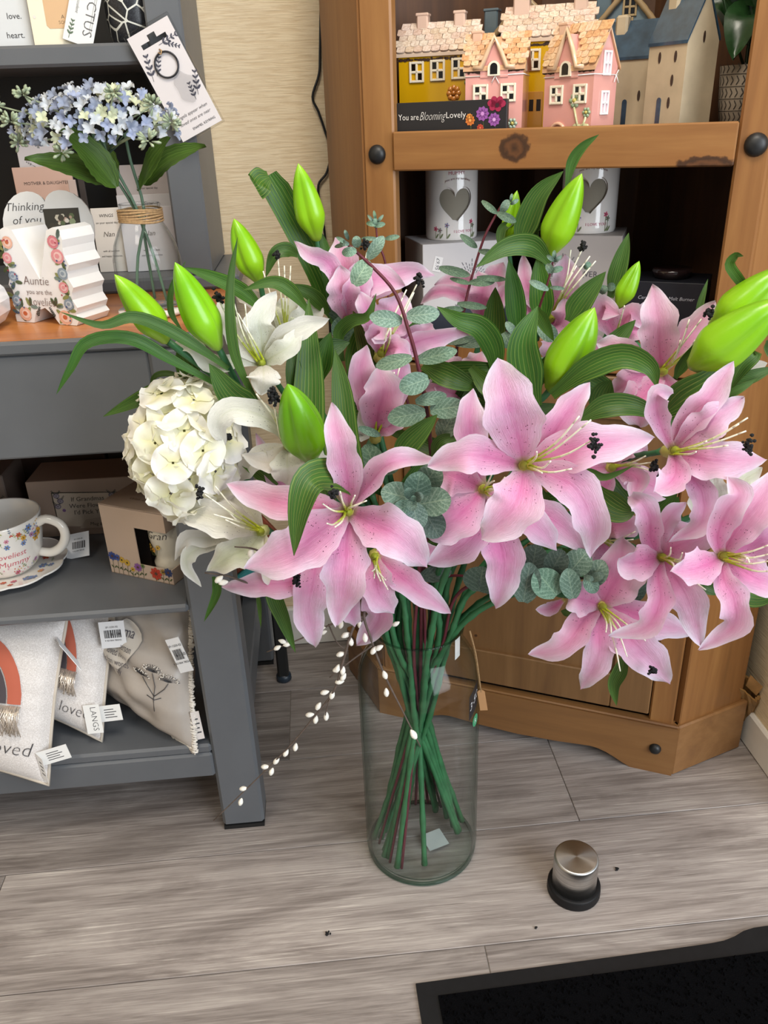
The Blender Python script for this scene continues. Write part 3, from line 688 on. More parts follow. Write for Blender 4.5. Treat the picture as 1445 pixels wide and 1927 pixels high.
for (x, z) in [(-.046, .012), (-.050, .035), (-.043, .055), (-.048, .075), (-.040, .02), (.040, .02), (.047, .04), (.040, .06), (.046, .085), (.038, .103), (.045, .112), (.030, .012), (-.025, .022), (.020, .024), (-.05, .095), (-.046, .11)]:
    for q in range(4):
        a = random.uniform(0, 6.28); mb.col = random.choice([LG, DG, C('#7c8f86')]); mb.disc(fn, x + .007 * cos(a), z + .007 * sin(a), .0065, .0028, 7, a)
for (x, z, r, c1, c2) in [(-.036, .012, .0105, PEA, C('#f1cfc0')), (-.047, .030, .008, BLU, C('#c3ccd4')), (-.044, .062, .0075, BLU, C('#b7c2cc')), (-.047, .086, .008, PNK, C('#eec0bd')), (.033, .010, .0110, PEA, C('#f1cfc0')), (.043, .028, .008, BLU, C('#c3ccd4')), (.040, .050, .008, PNK, C('#efc4c2')), (.043, .068, .0085, BLU, C('#bcc8d0')), (.040, .090, .0105, PNK, C('#f0c8c4')), (.037, .108, .009, C('#d77f8a'), C('#e8a9ad')), (-.041, .106, .009, PEA, C('#f1cfc0'))]:
    rose(mb, lambda a, b: fn(a, b) + EPS, x, z, r, c1, c2, C('#c8683f') if c1 == PEA else None)
for k in range(26):
    sx = random.choice((-1, 1)); mb.col = C('#46558a') if k % 3 else C('#b03a4e'); mb.disc(lambda a, b: fn(a, b) + EPS * 4, sx * random.uniform(.034, .052), random.uniform(.005, .118), .0014, n=6)
sprig(mb, fn, -.016, .008, .016, 1.1, C('#222a22'), 6); sprig(mb, fn, .016, .008, .016, 2.04, C('#222a22'), 6)
obj('rose_print', mb, M['print'], mk)
lb_ = thing('letter_block', 'plain white rounded letter block at the left edge of the table top', 'ornament', LF(-.232, .062, .8625), L_YAW)
mb = MB(); mb.col = C('#eeeef0')
bo = [(-.06, 0), (.008, 0), (.026, .006), (.036, .02), (.038, .036), (.034, .05), (.024, .060), (.030, .072), (.031, .090), (.025, .108), (.012, .117), (-.004, .12), (-.06, .12)]
mb.prism(bo, 0, .055, lambda u, v, w: Vector((u, w, v))); o = obj('body', mb, M['gloss'], lb_)
bm_ = o.modifiers.new('round', 'BEVEL'); bm_.width = .006; bm_.segments = 3; bm_.limit_method = 'ANGLE'; bm_.angle_limit = radians(50)

# coaster, jar, blue hydrangea
co = thing('coaster', 'round white coaster with orange print lying under the glass jar', 'coaster', LF(-.010, .140, .8625), L_YAW)
mb = MB(); mb.col = C('#eee9e2'); mb.lathe([(.0001, 0), (.046, 0), (.049, .003), (.048, .007), (.0001, .007)], 36); obj('disc', mb, M['gloss'], co)
mb = MB(); fnz = lambda x, y: Vector((x, y, .0074)); random.seed(8)
for k in range(9):
    a = k * .7; mb.col = random.choice([C('#c46a35'), C('#d99a72'), C('#b5532c')]); mb.disc(fnz, .032 * cos(a), .032 * sin(a), .009, .005, 8, a)
obj('orange_print', mb, M['print'], co)
JZ = .870
jr = thing('glass_jar', 'clear glass bottle vase with jute twine round its neck on the coaster', 'jar', LF(-.010, .150, JZ), L_YAW)
prof = [(.0001, .001), (.036, .001), (.043, .004), (.0445, .012), (.047, .045), (.0465, .066), (.042, .086), (.034, .103), (.0285, .113), (.0275, .120), (.0275, .134), (.0285, .137)]
mb = MB(); mb.lathe(prof + [(r - .0022, z + .0015) for r, z in reversed(prof[1:])] + [(.0001, .0035)], 36, closed=True); obj('glass', mb, M['jar_glass'], jr)
mb = MB()
for k in range(6): mb.tube([Vector((.0292 * cos(a), .0292 * sin(a), .1155 + k * .0030 + .001 * sin(a * 2 + k))) for a in [2 * pi * q / 24 for q in range(25)]], .0016, 6, False)
obj('twine', mb, M['twine'], jr)
hy = thing('blue_hydrangea', 'artificial blue hydrangea with serrated green leaves in the glass jar', 'flower', LF(-.010, .150, JZ), L_YAW)
mb = MB()
for (bx, by, tx, ty) in ((-.022, -.01, .006, 0), (.0, .012, -.002, .0), (.02, -.008, -.005, .004)):
    mb.tube(spline([(bx, by, .008), (bx * .5, by * .5, .07), (tx, ty, .125), (tx * 3 - .02, ty, .19), (-.028 + tx * 4, ty * 3, .225)], 12), .0022, 6)
for k in range(14):
    a = k * .9; mb.tube([Vector((-.03, 0, .20)), Vector((-.03 + .05 * cos(a), .05 * sin(a), .235 + .01 * (k % 3)))], .0009, 5)
obj('stem', mb, plain('grey_blue_stem', '#54705c', 0.6), hy)
def blade(mb, P, w, nrm, prof=0, cup=.15, nu=12, nv=4, wave=0, ser=0):
    P = spline(P, nu); n = len(P) - 1; rows = []
    for i, p in enumerate(P):
        t = (P[min(i + 1, n)] - P[max(i - 1, 0)]).normalized(); N = (nrm - t * nrm.dot(t)).normalized(); B = t.cross(N); s = i / n
        f = max(.02, sin(pi * min(1, s ** .8 * .99 + .01)) ** .75)
        if ser and i % 2: f *= 1 - ser
        rows.append([p + B * (w * f * (2 * j / nv - 1)) + N * (cup * w * abs(2 * j / nv - 1) + wave * sin(s * 14 + j) * abs(2 * j / nv - 1)) for j in range(nv + 1)])
    mb.grid(lambda u, v: rows[round(u * n)][round(v * nv)], n, nv)
for (P, w) in ((((-.03, 0, .165), (-.07, -.02, .185), (-.125, -.045, .198)), .022), (((-.025, -.01, .16), (-.045, -.03, .20), (-.075, -.05, .235)), .021), (((.005, 0, .155), (.030, -.03, .185), (.062, -.05, .218)), .021), (((.012, 0, .16), (.05, -.015, .19), (.103, -.03, .205)), .020), (((-.03, .01, .16), (-.05, .03, .20), (-.09, .04, .22)), .02)):
    mb = MB(); blade(mb, [Vector(q) for q in P], w, Vector((0, -.7, .7)), cup=.25, nu=16, ser=.08); obj('leaf', mb, M['hydleaf'], hy)
random.seed(21)
mb = MB(); 
for k in range(4):
    a = k * pi / 2
    mb.grid(lambda u, v: Vector((cos(a) * (.0002 + .0075 * u) - sin(a) * (v - .5) * .0064 * sin(pi * min(1, u * .82 + .08)) ** .8, sin(a) * (.0002 + .0075 * u) + cos(a) * (v - .5) * .0064 * sin(pi * min(1, u * .82 + .08)) ** .8, .0030 * sin(pi * u * .75) + .0028 * (v - .5) ** 2 * 4 * u)), 4, 4)
flo = mb.mesh('floret')
t = NT('blue_floret'); oi = t.n('ShaderNodeObjectInfo'); t.base(oi.outputs['Color']); t.set(rough=.6); t.translucent(oi.outputs['Color'], .25); flo.materials.append(t.m)
def orient(o, d, roll):
    o.rotation_mode = 'QUATERNION'; o.rotation_quaternion = Vector(d).to_track_quat('Z', 'Y') @ Matrix.Rotation(roll, 3, 'Z').to_quaternion()
for k in range(230):
    zt = 1 - 1.15 * (k + .5) / 230; a = k * 2.39996; rr = sqrt(max(0, 1 - zt * zt)); d = Vector((rr * cos(a), rr * sin(a), zt))
    if d.y > .45: continue
    o = bpy.data.objects.new('floret', flo); COL.objects.link(o); o.parent = hy
    o.location = Vector((-.036, .0, .225)) + Vector((d.x * .102, d.y * .066, d.z * .055)) * random.uniform(.74, 1.06)
    orient(o, (d + Vector((random.uniform(-.7, .7), -.35 + random.uniform(-.5, .5), random.uniform(-.4, .6)))).normalized(), random.uniform(0, 6)); o.scale = (1.12 * random.uniform(.8, 1.2),) * 3
    q = random.random(); c = C('#a3aecb') if q < .25 else C('#cdd3da') if q < .62 else C('#d3d9bb') if q < .86 else C('#98a2b8'); o.color = (*c, 1)
def bud_cluster(c, r):
    mb = MB()
    for k in range(15):
        d = Vector((random.uniform(-1, 1), random.uniform(-1, .4), random.uniform(-.5, 1))).normalized(); mb.tube([c + d * r * .25, c + d * r * .8, c + d * r], [.0008, .0022, .0011], 5)
    o = obj('bud_cluster', mb, plain('pale_bud', '#9aa78c', 0.7, 0.3, 200) if 'pale_bud' not in bpy.data.materials else bpy.data.materials['pale_bud'], hy)
for c, r in (((-.155, -.02, .262), .013), ((-.115, -.03, .272), .013), ((-.135, -.035, .242), .014), ((.0, -.05, .27), .013), ((.045, -.045, .255), .015), ((.035, -.06, .215), .016), ((-.075, -.05, .205), .014), ((-.135, -.02, .218), .013), ((.062, -.03, .235), .013)):
    bud_cluster(Vector(c), r)
    mb = MB(); mb.tube([Vector((-.03, 0, .205)), Vector((-.03, 0, .205)).lerp(Vector(c), .6) + Vector((0, 0, .008)), Vector(c)], .0012, 5); obj('stem', mb, bpy.data.materials['pale_bud'], hy)

# ------------------------------------------------------------------ middle shelf
Z = .4592
sc_ = thing('saucer', 'white scalloped floral saucer under the mug on the middle shelf', 'saucer', LF(-.305, .150, Z), L_YAW)
mb = MB(); mb.col = C('#f0ece6')
sca = lambda a, r: r * (1 + .045 * abs(sin(5 * a)) * min(1, r / .06))
mb.grid(lambda u, v: (lambda r, a: Vector((sca(a, r) * cos(a), sca(a, r) * sin(a), .003 + .010 * (r / .088) ** 2.5)))(.0005 + .0875 * u, 2 * pi * v), 8, 80)
mb.grid(lambda u, v: (lambda r, a: Vector((sca(a, r) * cos(a), sca(a, r) * sin(a), .013 * (r / .088) ** 2.5 - .003 * (1 - u) * 0)))(.0875 - .0870 * u, 2 * pi * v), 6, 80)
mb.grid(lambda u, v: (lambda a: Vector((sca(a, .088) * cos(a), sca(a, .088) * sin(a), .013 - .0 * u + (u - .5) * .003)))(2 * pi * v), 1, 80)
obj('dish', mb, M['gloss'], sc_)
mb = MB(); random.seed(14); PAL = [C('#c95a7c'), C('#d8a23a'), C('#6d86b8'), C('#b37fb0'), C('#c9543c'), C('#d88aa8')]
for k in range(34):
    a = random.uniform(0, 6.28); r = random.uniform(.055, .080); fz = lambda x, y: Vector((x, y, .0036 + .010 * (math.hypot(x, y) / .088) ** 2.5))
    g = .0003 * Vector((0, 0, 1)); x, y = r * cos(a), r * sin(a)
    if k % 3: daisy(mb, fz, x, y, random.uniform(.004, .009), random.choice(PAL), C('#b98d2c'))
    else: sprig(mb, fz, x, y, .014, random.uniform(0, 6), C('#7d8c5a'), 3)
EPS = Vector((0, -.00025, 0))
obj('floral_print', mb, M['print'], sc_)
mg = thing('mug', 'white floral mug lettered Loveliest Mummy on the scalloped saucer', 'mug', LF(-.305, .150, Z + .004), L_YAW)
mp_ = [(.0001, 0), (.034, 0), (.040, .003), (.050, .014), (.0585, .034), (.063, .060), (.0655, .086), (.0665, .094), (.0655, .0955), (.0635, .094), (.060, .06), (.054, .03), (.04, .012), (.0001, .010)]
mb = MB(); mb.col = C('#f1ece4'); mb.lathe(mp_, 44); obj('body', mb, M['gloss'], mg)
mb = MB(); mb.col = C('#efe9de'); mb.tube(spline([(.060, -.004, .078), (.078, -.006, .086), (.098, -.008, .076), (.102, -.008, .056), (.092, -.007, .036), (.074, -.005, .026), (.055, -.003, .028)], 24), [.0075] * 25, 10); obj('handle', mb, M['gloss'], mg)
def mugr(z):
    for (r0, z0), (r1, z1) in zip(mp_[1:8], mp_[2:9]):
        if z0 <= z <= z1: return r0 + (r1 - r0) * (z - z0) / (z1 - z0 + 1e-9)
    return .066
def mfn(x, y):
    r = mugr(y) + .0006; a = x / .062; return Vector((r * sin(a), -r * cos(a), y))
mb = MB(); mb.col = C('#cf5c6b'); mb.text('Loveliest', .0135, lambda x, y: mfn(x + .031, y + .044), .2, 'C', -.006, 1.05); mb.text('Mummy', .0145, lambda x, y: mfn(x + .036, y + .029), .2, 'C', -.006, 1.1)
random.seed(4)
for k in range(70):
    x, y = random.uniform(-.07, .09), random.choice([random.uniform(.062, .09), random.uniform(.060, .088), random.uniform(.008, .026)])
    if k % 3 == 0: daisy(mb, mfn, x, y, random.uniform(.003, .008), random.choice(PAL), C('#8a6a1e'))
    elif k % 3 == 1: sprig(mb, mfn, x, y, random.uniform(.01, .016), random.uniform(.6, 2.5), random.choice([C('#7d8c5a'), C('#a7a85a'), C('#6c7e94')]), 3)
    else:
        mb.col = random.choice(PAL)
        for q in range(3): mb.disc(mfn, x + random.uniform(-.006, .006), y + random.uniform(-.004, .004), .0013, n=6)
obj('floral_print', mb, M['print'], mg)
pt_ = thing('price_tag', 'white barcode tag hanging from the floral mug handle', 'tag', LF(-.205, .172, Z + .002), L_YAW + radians(-14)); pt_.rotation_euler = (radians(-38), radians(-14), L_YAW + radians(-14))
def tagprint(mb, w, h, fn):
    mb.col = INK; x = -w * .32
    random.seed(int(w * 1e5))
    while x < w * .32:
        b = random.choice((.0006, .0010, .0016)) * w / .04; mb.poly([fn(x, h * .38), fn(x + b, h * .38), fn(x + b, h * .68), fn(x, h * .68)]); x += b * 1.9
    mb.text('SP-1250-02', h * .09, lambda p, q: fn(p, q + h * .76)); mb.text('9 421004 785542', h * .08, lambda p, q: fn(p, q + h * .26))
mb = MB(); mb.col = C('#e6e6e6'); mb.box(-.018, .026, 0, .001, 0, .042); obj('board', mb, M['print'], pt_)
mb = MB(); tagprint(mb, .036, .040, front(.006, -.0004, 0)); obj('lettering', mb, M['print'], pt_)

def carton(name, label, p, yaw, w, h, d, col, cat='box', z=Z):
    t = thing(name, label, cat, LF(p[0], p[1], z), L_YAW + yaw); return t
DKF = lambda mb, fn, x, y, s: (rose(mb, fn, x, y, s, C('#7a6f7a'), C('#a39aa0')), sprig(mb, fn, x, y, s * 2.2, .9, C('#2c332c'), 4), sprig(mb, fn, x, y, s * 2.2, 2.2, C('#2c332c'), 4))
# back box with printed window
b1 = carton('mug_box', 'kraft mug and coaster box with printed flower window behind the mug', (-.292, .262), radians(-1), .18, .105, .1, '')
mb = MB(); mb.col = C('#9c8778'); mb.box(0, .185, 0, .09, 0, .106, .001); obj('carton', mb, M['print'], b1)
mb = MB(); fn = front(0, -.0005, 0); mb.col = C('#c3b3a0'); mb.poly([fn(*q) for q in ((.040, .02), (.158, .012), (.158, .078), (.040, .084))])
mb.col = C('#4a443c'); mb.line(fn, [(.040, .02), (.040, .084), (.158, .078)], .0018)
mb.col = C('#b5a391'); mb.poly([front(0, -.0007, 0)(*q) for q in ((.075, .014), (.158, .012), (.158, .024), (.12, .034), (.088, .030))])
mb.col = C('#3a332c')
for i, tx in enumerate(('If Grandmas', 'Were Flowers', "I'd Pick You")): mb.text(tx, .0115, front(.098, -.0009, .066 - i * .0125), .1)
mb.text('Mug & Coaster', .0085, front(.120, -.0009, .017, -.08), .1)
random.seed(6)
for (x, y) in ((.047, .078), (.052, .068), (.046, .058), (.150, .070), (.146, .055), (.152, .044), (.140, .074)): DKF(mb, front(0, -.0009, 0), x, y, .0055)
mb.col = C('#7a5a86'); mb.disc(front(0, -.001, 0), .055, .05, .003); mb.col = C('#b89a3a'); mb.disc(front(0, -.001, 0), .143, .04, .003)
obj('lettering', mb, M['print'], b1)
for i, (x0, d, w, h, lab, cl) in enumerate(((-.62, .27, .29, .118, 'dark floral gift box at the left edge behind the mug', '#6d5f57'), (-.44, .40, .25, .150, 'dark flat carton at the back of the middle shelf, left', '#5d4a40'), (-.185, .40, .13, .150, 'dark carton at the back of the middle shelf, right', '#4b4744'))):
    t = carton('gift_box', lab, (x0, d), 0, w, h, .1, '')
    mb = MB(); mb.col = C(cl); mb.box(0, w, 0, .1, 0, h, .002); obj('carton', mb, M['print'], t)
    mb = MB(); fn = front(0, -.0006, 0)
    if i == 0:
        mb.col = C('#25252a'); mb.poly([fn(*q) for q in ((.16, .01), (w - .004, .01), (w - .004, .075), (.16, .075))]); random.seed(2)
        for k in range(12): DKF(mb, front(0, -.001, 0), random.uniform(.18, w - .012), random.uniform(.015, .070), .008)
    elif i == 1:
        mb.col = C('#8a3a2e'); mb.line(fn, [(.02 + .02 * k, .118 + .015 * sin(k * .9)) for k in range(12)], .005)
    else:
        mb.col = C('#c9c4bb'); mb.poly([fn(*q) for q in ((.04, .10), (.075, .10), (.075, .148), (.04, .148))]); mb.col = C('#1b1b1b'); mb.poly([fn(*q) for q in ((.078, .07), (.09, .07), (.087, .148), (.076, .148))])
    obj('print', mb, M['print'], t)
# front box with a window and a candle glass
b2 = carton('candle_box', 'kraft candle box with cut-out window and wildflower border at the right of the middle shelf', (-.135, .118), radians(-28), .12, .12, .1, '')
KR = C('#c2ab98')
mb = MB(); mb.col = KR
bw, bh, bd = .121, .122, .10
wx0, wz0, wz1 = .061, .026, .090
mb.box(0, wx0, 0, .0015, 0, bh); mb.box(wx0, bw, 0, .0015, 0, wz0); mb.box(wx0, bw, 0, .0015, wz1, bh)
mb.box(0, .0015, 0.0015, bd, 0, bh); mb.box(0, bw, bd - .0015, bd, 0, bh); mb.box(0, bw, 0, bd, bh - .0015, bh + .0005); mb.box(0, bw, 0, bd, 0, .0015)
mb.box(bw - .0015, bw, .0015, bd, 0, wz0); mb.box(bw - .0015, bw, .0015, bd, wz1, bh); mb.box(bw - .0015, bw, .045, bd, wz0, wz1)
obj('carton', mb, M['print'], b2)
mb = MB(); mb.col = C('#2a2422'); mb.box(.004, .058, .03, .095, .002, .118); obj('inner_card', mb, M['print'], b2)
mb = MB(); fn = front(0, -.0006, 0); random.seed(9); mb.col = C('#7d6450'); mb.text('With love', .010, lambda x, y: Vector((.055 + x, .028 + y * .9, bh + .001)), .3, thin=-.01)
for (x, s, c1, kind) in ((.008, .008, '#3a4a86', 0), (.018, .006, '#4a5a98', 0), (.026, .006, '#c9a23a', 1), (.036, .006, '#c9a23a', 1), (.045, .004, '#c9a23a', 1), (.056, .0075, '#8b5a98', 0), (.066, .004, '#6a7a4a', 1), (.090, .011, '#b5402e', 0), (.104, .005, '#9a7a3a', 1), (.114, .008, '#33406a', 0)):
    h = random.uniform(.014, .026) + (.012 if x < .03 else 0) * (1 if s > .005 else 0); h = min(h, .024) if x > .06 else h
    mb.col = C('#4f5a38'); mb.line(fn, [(x - .002, .001), (x, h)], .0007)
    for sd in (-1, 1): mb.disc(fn, x + sd * .003, h * .4, .0035, .0012, 6, sd * .8)
    daisy(mb, lambda p, q: fn(p, q) + EPS, x, h, s, C(c1), C('#2a2622') if kind else C('#5a3a2e'), 8)
obj('floral_print', mb, M['print'], b2)
cg = thing('candle_glass', 'cream candle glass lettered Gran inside the cut-out window box', 'candle', LF(-.135, .118, Z + .0022) + Vector((0, 0, 0)), L_YAW + radians(-28))
ofs = Vector((.094, .035, 0))
mb = MB(); mb.col = C('#dcd5c4'); mb.lathe([(.0001, 0), (.024, 0), (.026, .022), (.022, .030), (.024, .040), (.0285, .065), (.0285, .095), (.026, .097), (.0001, .095)], 28, ofs); obj('body', mb, M['gloss'], cg)
cfn = lambda x, y: ofs + Vector((.0291 * sin(x / .029), -.0291 * cos(x / .029), y))
mb = MB(); mb.col = INK; mb.text('Gran', .018, lambda x, y: cfn(x + .0, y + .070), .3, 'C', -.014)
for x, h, c in ((-.016, .055, '#c9a23a'), (-.008, .05, '#c98f2a'), (.002, .056, '#c9a23a'), (-.02, .048, '#b58a2a')):
    mb.col = C('#4b5a30'); mb.line(cfn, [(x * .4 - .004, .040), (x, h)], .001); daisy(mb, cfn, x, h, .0045, C(c), C('#5a3c1e'))
obj('lettering', mb, M['print'], cg)

# ------------------------------------------------------------------ cushions on the bottom shelf
class Pillow:
    def __init__(s, bl, br, tr, tl, th, wr=0.0):
        s.c = [Vector(q) for q in (bl, br, tr, tl)]; s.th = th; s.wr = wr
        a = s.c[1] - s.c[0] + s.c[2] - s.c[3]; b = s.c[3] - s.c[0] + s.c[2] - s.c[1]; s.n = a.cross(b).normalized()      # towards the viewer
    def S(s, x, y, side=1, off=0.0):               # x, y in -1..1
        u, v = (x + 1) / 2, (y + 1) / 2; pin = 1 - .06 * (1 - abs(y) ** 2) * abs(x) ** 3
        u = .5 + (u - .5) * (1 - .05 * (1 - y * y) * abs(x) ** 2); v = .5 + (v - .5) * (1 - .05 * (1 - x * x) * abs(y) ** 2)
        p = s.c[0].lerp(s.c[1], u).lerp(s.c[3].lerp(s.c[2], u), v)
        b = max(0, (1 - abs(x) ** 2.4)) * max(0, (1 - abs(y) ** 2.4)); h = s.th * b ** .55
        w = s.wr * (abs(sin(6 * y + 2.4 * x + .5 * sin(5 * x))) * .8 + sin(11 * y - 4 * x + 1) * .35 + sin(16 * x * y + 2) * .25) * b ** .4 + .0025 * sin(26 * y + 3 * x) * abs(x) ** 3 * b ** .3
        return p + s.n * side * (h + w + off)
    def body(s, name, m, parent):
        mb = MB(); mb.grid(lambda u, v: s.S(2 * u - 1, 2 * v - 1, 1), 30, 30); mb.grid(lambda u, v: s.S(1 - 2 * u, 2 * v - 1, -1), 16, 16); return obj(name, mb, m, parent)
    def rim(s, xs, r):
        return [s.S(x, y, 0) for x, y in xs]
edge = lambda n=14: [(1, -1 + 2 * k / n) for k in range(n + 1)]
mat_pipe = plain('cushion_piping', '#c6bcae', 0.7)
def rainbow_cushion(label, pl, cx, cy, rad, word, wpos, arcs, tas, tag2=None):
    t = thing('cushion', label, 'cushion', L_ORG, L_YAW); bd = pl.body('cover', M['shimmer'], t)
    per = [(-1 + 2 * k / 12, -1) for k in range(13)] + edge(12)[1:] + [(1 - 2 * k / 12, 1) for k in range(1, 13)]
    mb = MB(); mb.tube([pl.S(x, y, 0) for x, y in per], .0028, 6); obj('piping', mb, mat_pipe, t)
    for (r0, r1, col) in arcs:
        mb = MB(); mb.col = C(col); mb.grid(lambda u, v: pl.S(cx + (r0 + (r1 - r0) * v) * cos(pi * u) * rad, cy + (r0 + (r1 - r0) * v) * sin(pi * u) * 1.25 * rad, 1, .0025 + .0012 * sin(pi * v)), 22, 3); obj('rainbow_band', mb, M['fabric'], t)
    mb = MB(); random.seed(31)
    for (tx, ty) in tas:
        for k in range(46):
            x = tx + random.uniform(-.14, .14); q = [pl.S(x + random.uniform(-.02, .02), ty, 1, .004), pl.S(x + random.uniform(-.05, .05), ty - .14, 1, .009 + random.uniform(0, .006)), pl.S(x + random.uniform(-.09, .09), ty - random.uniform(.22, .36), 1, .008 + random.uniform(0, .01))]
            mb.tube(q, .0008, 4)
    tt = NT('tinsel') if 'tinsel' not in bpy.data.materials else None
    if tt: tt.set(rough=.25, metal=.6, col=C('#e2d6c8'))
    tz = obj('tassel', mb, bpy.data.materials['tinsel'], t); tz['kind'] = 'stuff'
    mb = MB(); mb.col = C('#3a3a3e')
    for (wd_, sz, wx, wy, al) in word: mb.text(wd_, sz, lambda x, y: pl.S(wx + x, wy + y * 1.1, 1, .0014), .35, al, -.02)
    obj('lettering', mb, M['print'], t)
    return t
ARC = ((.22, .50, '#8d5a6b'), (.52, .74, '#4a4347'), (.76, 1.0, '#b8624c'))
c1 = Pillow((-.50, .02, .225), (-.257, -.026, .160), (-.205, .075, .405), (-.455, .12, .425), .045)
t1 = rainbow_cushion('shimmering white cushion with rainbow bands and tassel, leftmost on the bottom shelf', c1, .02, -.02, .66, [('Mother', .26, .20, .80, 'R'), ('loved', .24, .80, -.66, 'R')], None, ARC, [(.54, -.04)])
c2 = Pillow((-.34, .085, .250), (-.180, .030, .192), (-.138, .110, .395), (-.30, .165, .425), .036)
t2 = rainbow_cushion('shimmering white rainbow cushion, the middle of the three on the bottom shelf', c2, -.20, .0, .74, [('loved', .26, .78, -.70, 'R')], None, ARC, [(.42, .0)])
def cloth_tag(parent, p, ax, up, w, h, body, name='care_label', col='#e9e9e7', vertical=False):
    ax = Vector(ax).normalized(); up = Vector(up).normalized(); n = ax.cross(up).normalized(); p = Vector(p)
    fn = lambda x, y: p + ax * x + up * y + n * .0007
    mb = MB(); mb.col = C(col); mb.prism([(0, 0), (w, 0), (w, h), (0, h)], 0, .0006, lambda u, v, q: p + ax * u + up * v + n * q)
    mb.col = C('#3d3d40')
    if vertical: mb.text(body, w * .52, lambda x, y: fn(w * .62 + y * -1 + w * .0, h * .5 - x) if False else fn(w * .42 + y, h * .5 - x), 0, 'C', -.01)
    else:
        for k in range(4): mb.line(fn, [(w * .3, h * (.25 + .16 * k)), (w * (.8 - .1 * (k % 2)), h * (.25 + .16 * k))], h * .05)
    return obj(name, mb, M['print'], parent)
cloth_tag(t1, (-.262, -.022, .196), (1, .05, .22), (-.2, .1, 1), .050, .026, '')
cloth_tag(t1, (-.263, -.026, .178), (.35, -.2, -.3), (-.05, .1, 1), .014, .045, '', col='#dedcda')
cloth_tag(t2, (-.178, .034, .228), (1, -.1, .12), (-.1, .25, 1), .040, .028, '')
cloth_tag(t2, (-.196, .022, .216), (1, -.05, .06), (-.05, .25, 1), .026, .050, 'LANGS', vertical=True)
def swing(label, p, ax, up, w, h, th=.0008, prt=True):
    ax = Vector(ax).normalized(); up = Vector(up).normalized(); n = ax.cross(up).normalized(); p = LF(*p)
    rt = Matrix.Rotation(L_YAW, 3, 'Z'); ax, up, n = rt @ ax, rt @ up, rt @ n
    t = thing('price_tag', label, 'tag', p)
    mb = MB(); mb.col = C('#e9eaec'); mb.prism([(-w / 2, 0), (w / 2, 0), (w / 2, h), (w * .3, h * 1.0), (-w * .3, h * 1.0), (-w / 2, h)], 0, th, lambda u, v, q: ax * u + up * v - n * q); obj('board', mb, M['print'], t)
    mb = MB(); tagprint(mb, w, h, lambda x, y: ax * x + up * y + n * .0006); mb.text('16 - 50', h * .13, lambda x, y: ax * (x + w * .1) + up * (y + h * .48) + n * .0009)
    obj('lettering', mb, M['print'], t); return t
swing('white square barcode tag hanging on the middle rainbow cushion', (-.138, .062, .352), (1, -.03, .03), (.02, .1, 1), .040, .047)
swing('narrow white tag hanging edge-on between the two rainbow cushions', (-.186, .028, .345), (.35, -.8, -.1), (-.62, .25, .95), .022, .052)
# grandma cushion
c3 = Pillow((-.205, .125, .235), (-.026, -.004, .184), (-.010, .075, .418), (-.165, .190, .425), .040, .010)
t3 = thing('cushion', 'crumpled grey satin cushion with lace trim and heart patch for grandma, bottom shelf right', 'cushion', L_ORG, L_YAW); c3.body('cover', M['satin'], t3)
mb = MB(); random.seed(77)
for k in range(150):
    y = -1.02 + 2.04 * k / 149; p = c3.S(1, max(-1, min(1, y)), 0); q = Vector((.0035 + .004 * abs(sin(k * .55)), -.003, 0)) * random.uniform(.5, 1.2)
    mb.tube([p - q * .8, p + Vector((random.uniform(-.002, .002), -.002, random.uniform(-.003, .003))), p + q], .0016, 4)
for k in range(34):
    x = .55 + .46 * k / 33; p = c3.S(min(x, 1), -1, 0); mb.tube([p + Vector((0, 0, .003)), p - Vector((0, 0, .004 + .004 * abs(sin(k * .6))))], .0016, 4)
obj('lace_trim', mb, M['lace'], t3)['kind'] = 'stuff'
hx, hy_ = -.16, .22
hpt = [(hx + .46 * 16 * sin(a) ** 3 / 16 , hy_ + .52 * (13 * cos(a) - 5 * cos(2 * a) - 2 * cos(3 * a) - cos(4 * a)) / 16) for a in [2 * pi * k / 40 for k in range(40)]]
mb = MB(); mb.col = C('#d2cabf')
mb.grid(lambda u, v: c3.S(hx + (hpt[round(v * 40) % 40][0] - hx) * u, hy_ + (hpt[round(v * 40) % 40][1] - hy_) * u, 1, .0042), 12, 40); pa = obj('heart_patch', mb, M['fabric'], t3)
mb = MB(); mb.col = C('#4b4650')
for (bd_, sz, x0, y0) in (('Grandma', .24, -.10, .34), ('a special person', .155, -.08, .16), ('loved more', .16, -.08, .02), ('than words', .15, -.10, -.11), ('can say', .15, -.13, -.23)):
    mb.text(bd_, sz * .86, lambda x, y: c3.S(max(-.95, x0 + x * .68), y0 + y, 1, .0062), 0, 'C', -.005)
obj('lettering', mb, M['print'], pa)
mb = MB()
def stitch(pts, r=.0006): mb.tube([c3.S(x, y, 1, .0012) for x, y in pts], r, 4)
mb.col = C('#3e3e42')
stitch([(.50, -.60), (.54, -.40), (.57, -.20), (.55, -.02)]); stitch([(.55, -.35), (.40, -.22), (.34, -.14)]); stitch([(.55, -.35), (.72, -.20), (.80, -.10)]); stitch([(.44, -.36), (.55, -.40), (.66, -.34)])
for (x, y) in ((.55, .0), (.32, -.12), (.80, -.08)):
    for k in range(13):
        a = pi * (k + .5) / 13; stitch([(x, y), (x + .15 * cos(a), y + .10 * sin(a))], .0004)
obj('embroidery', mb, M['print'], t3)
mb = MB()
for (x, y) in ((.55, .0), (.32, -.12), (.80, -.08)):
    for k in range(26):
        a = pi * random.random(); r = random.uniform(.6, 1); p = c3.S(x + .17 * r * cos(a), y + .11 * r * sin(a), 1, .0018); mb.lathe([(.0001, -.0011), (.0011, 0), (.0001, .0011)], 5, p)
obj('embroidered_dots', mb, M['lace'], t3)['kind'] = 'stuff'
